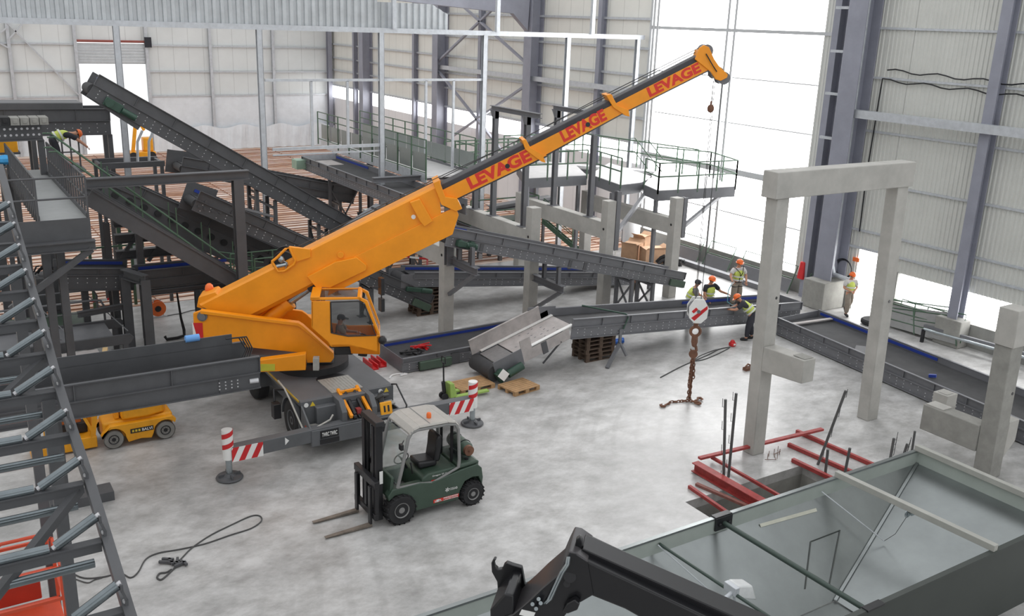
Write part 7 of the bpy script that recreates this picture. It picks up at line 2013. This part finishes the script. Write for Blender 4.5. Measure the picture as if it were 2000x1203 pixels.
# frames near the doorway
fx = thing('steel_trestle_table', 'open grey trestle table with upright tubes standing before the bright shutter doorway', 'trestle', (6.5, 36.6, 0))
zt_ = onY(230, 320, 36.8).z
for y in (36.4, 37.6): MB().bar((5.7, y, zt_), (8.0, y, zt_), .14, .2).build('beam', STEEL, fx)
for x in (5.8, 7.9):
    MB().bar((x, 36.4, zt_), (x, 37.6, zt_), .1, .14).build('beam', STEEL, fx)
    for y in (36.4, 37.6): MB().bar((x, y, -.12), (x, y, zt_), .12, .12, Y1).build('leg', STEEL, fx)
for x in (7.1, 7.5): MB().tube([(x, 36.6, zt_), (x+.05, 36.6, zt_+.8), (x+.25, 36.6, zt_+1.2)], .05, 6).build('upright_tube', GALV, fx)
# ================================================================== PEOPLE
def skin_obj(name, pts, edges, m, parent, sub=1, root=0):
    """pts: list of (Vector, radius); one continuous skinned surface"""
    org = ORG.get(parent, V((0, 0, 0))) if parent is not None else V((0, 0, 0))
    me = bpy.data.meshes.new(name)
    me.from_pydata([tuple(p-org) for p, r in pts], edges, [])
    tmp = bpy.data.objects.new(name, me); COL.objects.link(tmp)
    sk = tmp.modifiers.new('skin', 'SKIN'); sk.use_smooth_shade = True; sk.branch_smoothing = .6
    for i, (p, r) in enumerate(pts):
        sv = me.skin_vertices[0].data[i]
        rr = r if isinstance(r, tuple) else (r, r)
        sv.radius = rr; sv.use_root = (i == root)
    ss = tmp.modifiers.new('sub', 'SUBSURF'); ss.levels = sub; ss.render_levels = sub
    bpy.context.view_layer.update()
    me2 = bpy.data.meshes.new_from_object(tmp.evaluated_get(bpy.context.evaluated_depsgraph_get()))
    bpy.data.objects.remove(tmp)
    me2.name = name
    me2.materials.clear(); me2.materials.append(m)
    me2.polygons.foreach_set('use_smooth', [True]*len(me2.polygons))
    o = bpy.data.objects.new(name, me2); COL.objects.link(o)
    if parent is not None: o.parent = parent
    ORG[o] = org
    return o
BASE = dict(pel=(0, 0, .96), wai=(0, 0, 1.12), che=(0, 0, 1.33), nkb=(0, -.01, 1.47), nek=(0, .01, 1.54), hed=(0, .03, 1.62), crn=(0, .03, 1.71),
            shR=(.19, 0, 1.42), elR=(.26, -.02, 1.13), wrR=(.27, .06, .89), shL=(-.19, 0, 1.42), elL=(-.26, -.02, 1.13), wrL=(-.27, .06, .89),
            hiR=(.095, 0, .92), knR=(.11, .03, .5), anR=(.12, -.01, .09), hiL=(-.095, 0, .92), knL=(-.11, .03, .5), anL=(-.12, -.01, .09))
def person(label, pos, heading, pose=None, top=CLOTHG, vest=VEST, trousers=CLOTHD, hat='helmet', sleeves='short', scale=1.0, facing=None, gloves=False):
    """heading: angle of the facing direction about Z; pose: joints (right, forward, up)"""
    J = dict(BASE); J.update(pose or {})
    f = V((math.cos(heading), math.sin(heading), 0)); r = V((f.y, -f.x, 0)); pos = V(pos)
    P = {k: pos+(r*v[0]+f*v[1]+ZU*v[2])*scale for k, v in J.items()}
    s = scale
    names = ['pel', 'wai', 'che', 'nkb', 'nek', 'hed', 'crn', 'shR', 'elR', 'wrR', 'shL', 'elL', 'wrL', 'hiR', 'knR', 'anR', 'hiL', 'knL', 'anL']
    rad = dict(pel=.135, wai=.125, che=.145, nkb=.075, nek=.06, hed=.098, crn=.075, shR=.068, elR=.048, wrR=.034, shL=.068, elL=.048, wrL=.034, hiR=.1, knR=.066, anR=.048, hiL=.1, knL=.066, anL=.048)
    idx = {n: i for i, n in enumerate(names)}
    E = [('pel', 'wai'), ('wai', 'che'), ('che', 'nkb'), ('nkb', 'nek'), ('nek', 'hed'), ('hed', 'crn'), ('che', 'shR'), ('shR', 'elR'), ('elR', 'wrR'), ('che', 'shL'), ('shL', 'elL'), ('elL', 'wrL'), ('pel', 'hiR'), ('hiR', 'knR'), ('knR', 'anR'), ('pel', 'hiL'), ('hiL', 'knL'), ('knL', 'anL')]
    pts = [(P[n], rad[n]*s) for n in names]
    for sd in 'RL':     # feet grow out of the ankles
        a, k = P['an'+sd], P['kn'+sd]
        toe = a+f*.15*s-ZU*.04*s
        if J.get('toe'+sd): toe = P['toe'+sd]
        names.append('to'+sd); idx['to'+sd] = len(pts); pts.append((toe, .04*s)); E.append(('an'+sd, 'to'+sd))
        P['to'+sd] = toe
    for sd in 'RL':     # palms
        d = (P['wr'+sd]-P['el'+sd]).normalized(); P['pa'+sd] = P['wr'+sd]+d*.075*s
        names.append('pa'+sd); idx['pa'+sd] = len(pts); pts.append((P['pa'+sd], .036*s)); E.append(('wr'+sd, 'pa'+sd))
    body = skin_obj('person', pts, [(idx[a], idx[b]) for a, b in E], SKIN, None, 2)
    tag(body, label, 'person')
    ORG[body] = V((0, 0, 0))
    # hands: five bent fingers each
    for sd, sg in (('R', 1), ('L', -1)):
        d = (P['wr'+sd]-P['el'+sd]).normalized(); c = P['pa'+sd]
        side = d.cross(ZU); side = side.normalized() if side.length > .1 else r
        dn = side.cross(d).normalized(); dn = dn if dn.z < 0 else -dn
        mb = MB()
        for k, L in enumerate((.07, .082, .078, .06)):
            b = c+side*(-.03+.02*k)*s+d*.02*s
            mb.tube([b, b+(d*L*.5+dn*.01)*s, b+(d*L*.85+dn*.035)*s], [.011*s, .01*s, .007*s], 6)
        b = c+side*-.035*s*sg-d*.03*s
        mb.tube([b, b+(side*-.03*sg+d*.03+dn*.01)*s, b+(side*-.035*sg+d*.06+dn*.02)*s], [.013*s, .011*s, .008*s], 6)
        mb.build('fingers', CLOTHW if gloves and sd == 'R' else SKIN, body)
    # face
    h = P['hed']; ft = (facing.normalized() if facing else f); upv = (P['crn']-P['nek']).normalized()
    ft = (ft-upv*ft.dot(upv)).normalized(); rt_ = ft.cross(upv)
    fc = h+upv*.015*s
    mb = MB()
    for k in (-1, 1): mb.ball(fc+ft*.088*s+rt_*.034*k*s+upv*.02*s, .012*s, 6)
    mb.build('eyes', BLACK, body)
    MB().hexa([fc+ft*(.085*s)+rt_*x*s+upv*z*s for x, z in ((-.012, .02), (.012, .02), (.018, -.03), (-.018, -.03))]+[fc+ft*(.1 if z > 0 else .122)*s+rt_*x*s+upv*z*s for x, z in ((-.008, .02), (.008, .02), (.014, -.028), (-.014, -.028))]).build('nose', SKIN, body, .003)
    MB().bar(fc+ft*.093*s-rt_*.024*s-upv*.055*s, fc+ft*.093*s+rt_*.024*s-upv*.055*s, .01, .012).build('mouth', mat('lips', (150, 84, 74), .6) if 'lips' not in MATS else MATS['lips'], body)
    for k in (-1, 1): MB().ball(fc+rt_*.098*k*s, .026*s, 8, (.6, .6, 1.2)).build('ear', SKIN, body)
    hair = mat('dark_hair', (48, 38, 34), .7) if 'dark_hair' not in MATS else MATS['dark_hair']
    top_ = h+upv*.05*s
    def dome(r0, hgt, off):
        prof = [(r0*1.0, 0), (r0*.99, hgt*.3), (r0*.88, hgt*.65), (r0*.6, hgt*.9), (r0*.05, hgt)]
        return MB().lathe(prof, top_+upv*off*s, upv, 18)
    if hat == 'helmet':
        mb = dome(.125*s, .115*s, -.005)
        mb.lathe([(.12*s, -.012*s), (.146*s, -.008*s), (.146*s, .002*s), (.12*s, .008*s)], top_-upv*.002*s+ft*.012*s, upv, 18)
        c = top_+ft*.13*s; mb.hexa([c+rt_*x*s+ft*y*s+upv*z*s for x, y, z in ((-.08, -.02, -.012), (.08, -.02, -.012), (.05, .06, -.02), (-.05, .06, -.02), (-.08, -.02, .0), (.08, -.02, .0), (.05, .06, -.01), (-.05, .06, -.01))])
        for k in (-1, 0, 1): mb.tube([top_+rt_*.03*k*s+ft*.105*s+upv*.05*s, top_+rt_*.03*k*s+ft*.05*s+upv*.106*s, top_+rt_*.03*k*s-ft*.05*s+upv*.106*s, top_+rt_*.03*k*s-ft*.105*s+upv*.05*s], .008*s, 5)
        mb.build('helmet', HELM, body, 0, 50)
        MB().lathe([(.104*s, 0), (.108*s, .03*s), (.108*s, .05*s), (.09*s, .055*s)], top_-upv*.05*s-ft*.008*s, upv, 16).build('hair', hair, body)
    elif hat == 'cap':
        mb = dome(.116*s, .1*s, -.01); c = top_+ft*.12*s
        mb.hexa([c+rt_*x*s+ft*y*s+upv*z*s for x, y, z in ((-.08, -.02, -.01), (.08, -.02, -.01), (.05, .09, -.02), (-.05, .09, -.02), (-.08, -.02, .005), (.08, -.02, .005), (.05, .09, -.01), (-.05, .09, -.01))])
        mb.build('cap', CLOTHD, body, 0, 50)
        MB().lathe([(.1*s, 0), (.106*s, .03*s), (.1*s, .05*s)], top_-upv*.055*s-ft*.01*s, upv, 16).build('hair', hair, body)
    else:
        dome(.116*s, .085*s, -.02).build('hair', hair, body, 0, 50)
    # trousers
    w = P['pel'].lerp(P['wai'], .55)
    T = [(w, .165*s), (P['pel'], .175*s), (P['hiR'], .14*s), (P['knR'], .108*s), (P['anR']+(P['knR']-P['anR']).normalized()*.03*s, .09*s), (P['hiL'], .14*s), (P['knL'], .108*s), (P['anL']+(P['knL']-P['anL']).normalized()*.03*s, .075*s)]
    skin_obj('trousers', T, [(0, 1), (1, 2), (2, 3), (3, 4), (1, 5), (5, 6), (6, 7)], trousers, body, 2, 1)
    # shirt
    def sl_(sd):
        return (P['el'+sd], .072*s) if sleeves == 'long' else (P['sh'+sd].lerp(P['el'+sd], .8), .082*s)
    T = [(P['pel'].lerp(P['wai'], .3), .172*s), (P['wai'], .168*s), (P['che'], .19*s), (P['nkb']-ZU*.0+ (P['che']-P['nkb'])*.15, .09*s), (P['shR'], .1*s), sl_('R'), (P['shL'], .1*s), sl_('L')]
    ed = [(0, 1), (1, 2), (2, 3), (2, 4), (4, 5), (2, 6), (6, 7)]
    if sleeves == 'long':
        T += [(P['wrR'], .048*s), (P['wrL'], .048*s)]; ed += [(5, 8), (7, 9)]
    skin_obj('shirt', T, ed, top, body, 2, 2)
    # hi-vis vest with its bands
    if vest:
        T = [(P['pel'].lerp(P['wai'], .0), .2*s), (P['wai'], .2*s), (P['che'], .225*s), (P['che'].lerp(P['nkb'], .75), .13*s), (P['che'].lerp(P['shR'], .85), .115*s), (P['che'].lerp(P['shL'], .85), .115*s)]
        vb = skin_obj('vest', T, [(0, 1), (1, 2), (2, 3), (2, 4), (2, 5)], vest, body, 2, 2)
        ax_ = (P['che']-P['pel']).normalized(); sx_ = (P['shR']-P['shL']); sx_ = (sx_-ax_*sx_.dot(ax_)).normalized(); fx_ = ax_.cross(sx_)
        for t, rr in ((.22, .2), (.58, .208)):
            c = P['pel'].lerp(P['che'], t); mb = MB(); N = 20
            ring = [c+sx_*math.cos(2*PI*i/N)*rr*s+fx_*math.sin(2*PI*i/N)*rr*.95*s for i in range(N)]
            for i in range(N):
                a, b = ring[i], ring[(i+1) % N]
                mb.add([a-ax_*.028*s, b-ax_*.028*s, b+ax_*.028*s, a+ax_*.028*s], [(0, 1, 2, 3)])
            mb.build('reflective_band', REFL, vb)
    for sd in 'RL':
        a, t = P['an'+sd], P['to'+sd]
        d = (t-a); d.normalize()
        MB().tube([a-d*.05*s-ZU*.03*s, a+d*.02*s-ZU*.02*s, t-ZU*.005*s, t+d*.05*s-ZU*.012*s], [.045*s, .058*s, .052*s, .03*s], 10).build('shoe', BLACKM, body)
    return body, P
PI2 = PI/2
# two workers leaning on the far side of the conveyor under assembly
hy = YI+1.25
person('person in a dark cap and yellow vest leaning on the far edge of the conveyor', (23.72, hy+.36, 0), -PI2+.9, dict(che=(0, .12, 1.3), nkb=(0, .16, 1.43), nek=(0, .19, 1.5), hed=(0, .22, 1.58), crn=(0, .22, 1.67), shR=(.19, .14, 1.39), shL=(-.19, .14, 1.39), elR=(.3, .25, 1.13), elL=(-.24, .32, 1.13), wrR=(.16, .42, 1.08), wrL=(-.06, .46, 1.09), hiR=(.095, 0, .92)), top=CLOTHG, hat='cap', facing=V((.8, .1, -.1)), scale=1.07)
person('person in orange helmet and vest over a dark shirt, bending over the far edge', (24.6, hy+.3, 0), -PI2-.1, dict(che=(0, .04, 1.33), nkb=(0, .05, 1.46), nek=(0, .08, 1.53), hed=(0, .11, 1.61), crn=(0, .1, 1.7), shR=(.19, .04, 1.42), shL=(-.19, .04, 1.42), elR=(.27, .1, 1.14), wrR=(.2, .25, .98), elL=(-.36, .18, 1.2), wrL=(-.58, .26, 1.12)), top=CLOTHD, facing=V((-.3, -.9, -.35)), scale=1.08)
# worker in the harness standing in the conveyor
bz_ = .78
wH, PHs = person('person in a harness and orange helmet standing inside the conveyor, arms half raised', (25.3, 23.75, bz_), -PI2-.25, dict(che=(0, .02, 1.33), elR=(.34, .05, 1.2), wrR=(.38, .25, 1.08), elL=(-.36, -.04, 1.15), wrL=(-.27, .16, .98), knR=(.14, .08, .5), anR=(.17, .06, .09), knL=(-.12, .03, .5)), top=CLOTHW, trousers=CLOTHT, facing=V((-.35, -.8, -.3)), gloves=True, scale=1.03)
def loop(mb, c, a, b, ra, rb, r=.014): mb.tube([c+a*math.cos(t)*ra+b*math.sin(t)*rb for t in [i*PI/10 for i in range(21)]], r, 5)
hf = V((math.cos(-PI2-.25), math.sin(-PI2-.25), 0)); hr = V((hf.y, -hf.x, 0))
mb = MB(); c = PHs['pel']
loop(mb, c, hr, hf, .19, .19); loop(mb, PHs['hiR'].lerp(PHs['knR'], .3), hr, hf, .125, .125); loop(mb, PHs['hiL'].lerp(PHs['knL'], .3), hr, hf, .125, .125)
mb.tube([PHs['shL']+ZU*.1, PHs['che']+hf*.2-hr*.06, PHs['wai']+hf*.18+hr*.02, PHs['pel']+hf*.19+hr*.05], .016, 5)
mb.tube([PHs['shR']+ZU*.1, PHs['che']+hf*.2+hr*.06, PHs['wai']+hf*.18-hr*.02], .016, 5)
mb.build('harness', BLACK, wH)
a = PHs['pel']+hr*.19
tag(MB().tube([a, a+hr*.15-ZU*.35, a+hr*.2-ZU*.75+hf*.1, V((24.9, 23.15, .9)), V((24.6, 23.1, .9)), V((24.7, 23.25, .9))], .014, 6).build('lanyard', mat('teal_rope', (90, 160, 170), .7), None, loc=tuple(a)), 'teal lanyard hanging from the harness into the conveyor', 'rope')
# worker on the near side, leaning over the edge
person('person in dark trousers and yellow vest leaning over the near edge, back to us', (24.68, 22.36, 0), PI*.74, dict(pel=(0, -.06, .95), wai=(0, .04, 1.09), che=(0, .24, 1.24), nkb=(0, .36, 1.33), nek=(0, .41, 1.37), hed=(0, .48, 1.42), crn=(0, .5, 1.51), shR=(.19, .3, 1.29), shL=(-.19, .3, 1.29), elR=(.26, .5, 1.08), elL=(-.26, .5, 1.08), wrR=(.12, .7, 1.02), wrL=(-.1, .74, 1.03), hiR=(.095, -.06, .91), hiL=(-.095, -.06, .91), knR=(.13, -.02, .49), knL=(-.13, .04, .49), anR=(.14, -.12, .09), anL=(-.14, .06, .09)), top=CLOTHD, trousers=CLOTHD, facing=V((-.9, .1, -.4)), scale=1.06)
# walking person by the doorway
person('person in an orange helmet and pale shirt walking past the bright doorway', (30.55, 22.75, 0), -PI2-.45, dict(elR=(.27, .0, 1.13), wrR=(.1, .2, 1.06), elL=(-.27, .0, 1.13), wrL=(-.08, .22, 1.04), hiR=(.095, 0, .92), knR=(.1, .18, .53), anR=(.1, .12, .1), knL=(-.1, -.05, .5), anL=(-.1, -.4, .22), toeL=(-.1, -.32, .08)), top=CLOTHW, trousers=CLOTHT, facing=V((-.5, -.8, -.3)))
# bending worker on the service walkway
p = V((4.3, 36.1, ZD))
person('person in a yellow vest and orange helmet bending over the railing on the service walkway', (4.35, 35.7, ZD), .05, dict(pel=(0, -.12, .93), wai=(0, .05, 1.02), che=(0, .3, 1.08), nkb=(0, .45, 1.06), nek=(0, .5, 1.05), hed=(0, .6, 1.05), crn=(0, .68, 1.08), shR=(.18, .38, 1.04), shL=(-.18, .38, 1.04), elR=(.2, .6, .86), elL=(-.2, .62, .88), wrR=(.18, .8, .68), wrL=(-.18, .82, .7), hiR=(.095, -.12, .9), hiL=(-.095, -.12, .9), knR=(.11, -.02, .5), knL=(-.11, -.02, .5), anR=(.12, -.08, .09), anL=(-.12, -.08, .09)), top=CLOTHD, trousers=CLOTHD, facing=V((.6, -.2, -.8)), scale=1.1)
# person behind the column conveyor
pv = fl(1237, 590)
person('person with dark hair and tan clothes half hidden behind the column conveyor', (pv.x, pv.y, 0), -PI2-.4, dict(elR=(.27, .0, 1.13), wrR=(.15, .2, 1.0), elL=(-.27, .0, 1.13), wrL=(-.15, .22, 1.0)), top=CLOTHT, vest=None, trousers=CLOTHT, hat='hair', sleeves='long')
# crane operator
so = bw(CABX+.22, cab_o+.48, 1.52)
person('person in a cap sitting at the steering wheel inside the orange crane cab', tuple(so), math.atan2(BD.y, BD.x), dict(pel=(0, -.05, .96), wai=(0, -.08, 1.1), che=(0, -.07, 1.28), nkb=(0, -.07, 1.4), nek=(0, -.05, 1.46), hed=(0, -.03, 1.54), crn=(0, -.03, 1.62), shR=(.18, -.06, 1.35), shL=(-.18, -.06, 1.35), elR=(.23, .12, 1.12), elL=(-.23, .12, 1.12), wrR=(.15, .36, 1.12), wrL=(-.15, .36, 1.12), hiR=(.09, -.02, .93), hiL=(-.09, -.02, .93), knR=(.11, .38, .93), knL=(-.11, .38, .93), anR=(.11, .48, .56), anL=(-.11, .48, .56)), top=CLOTHT, vest=None, trousers=CLOTHD, hat='cap', scale=.95)
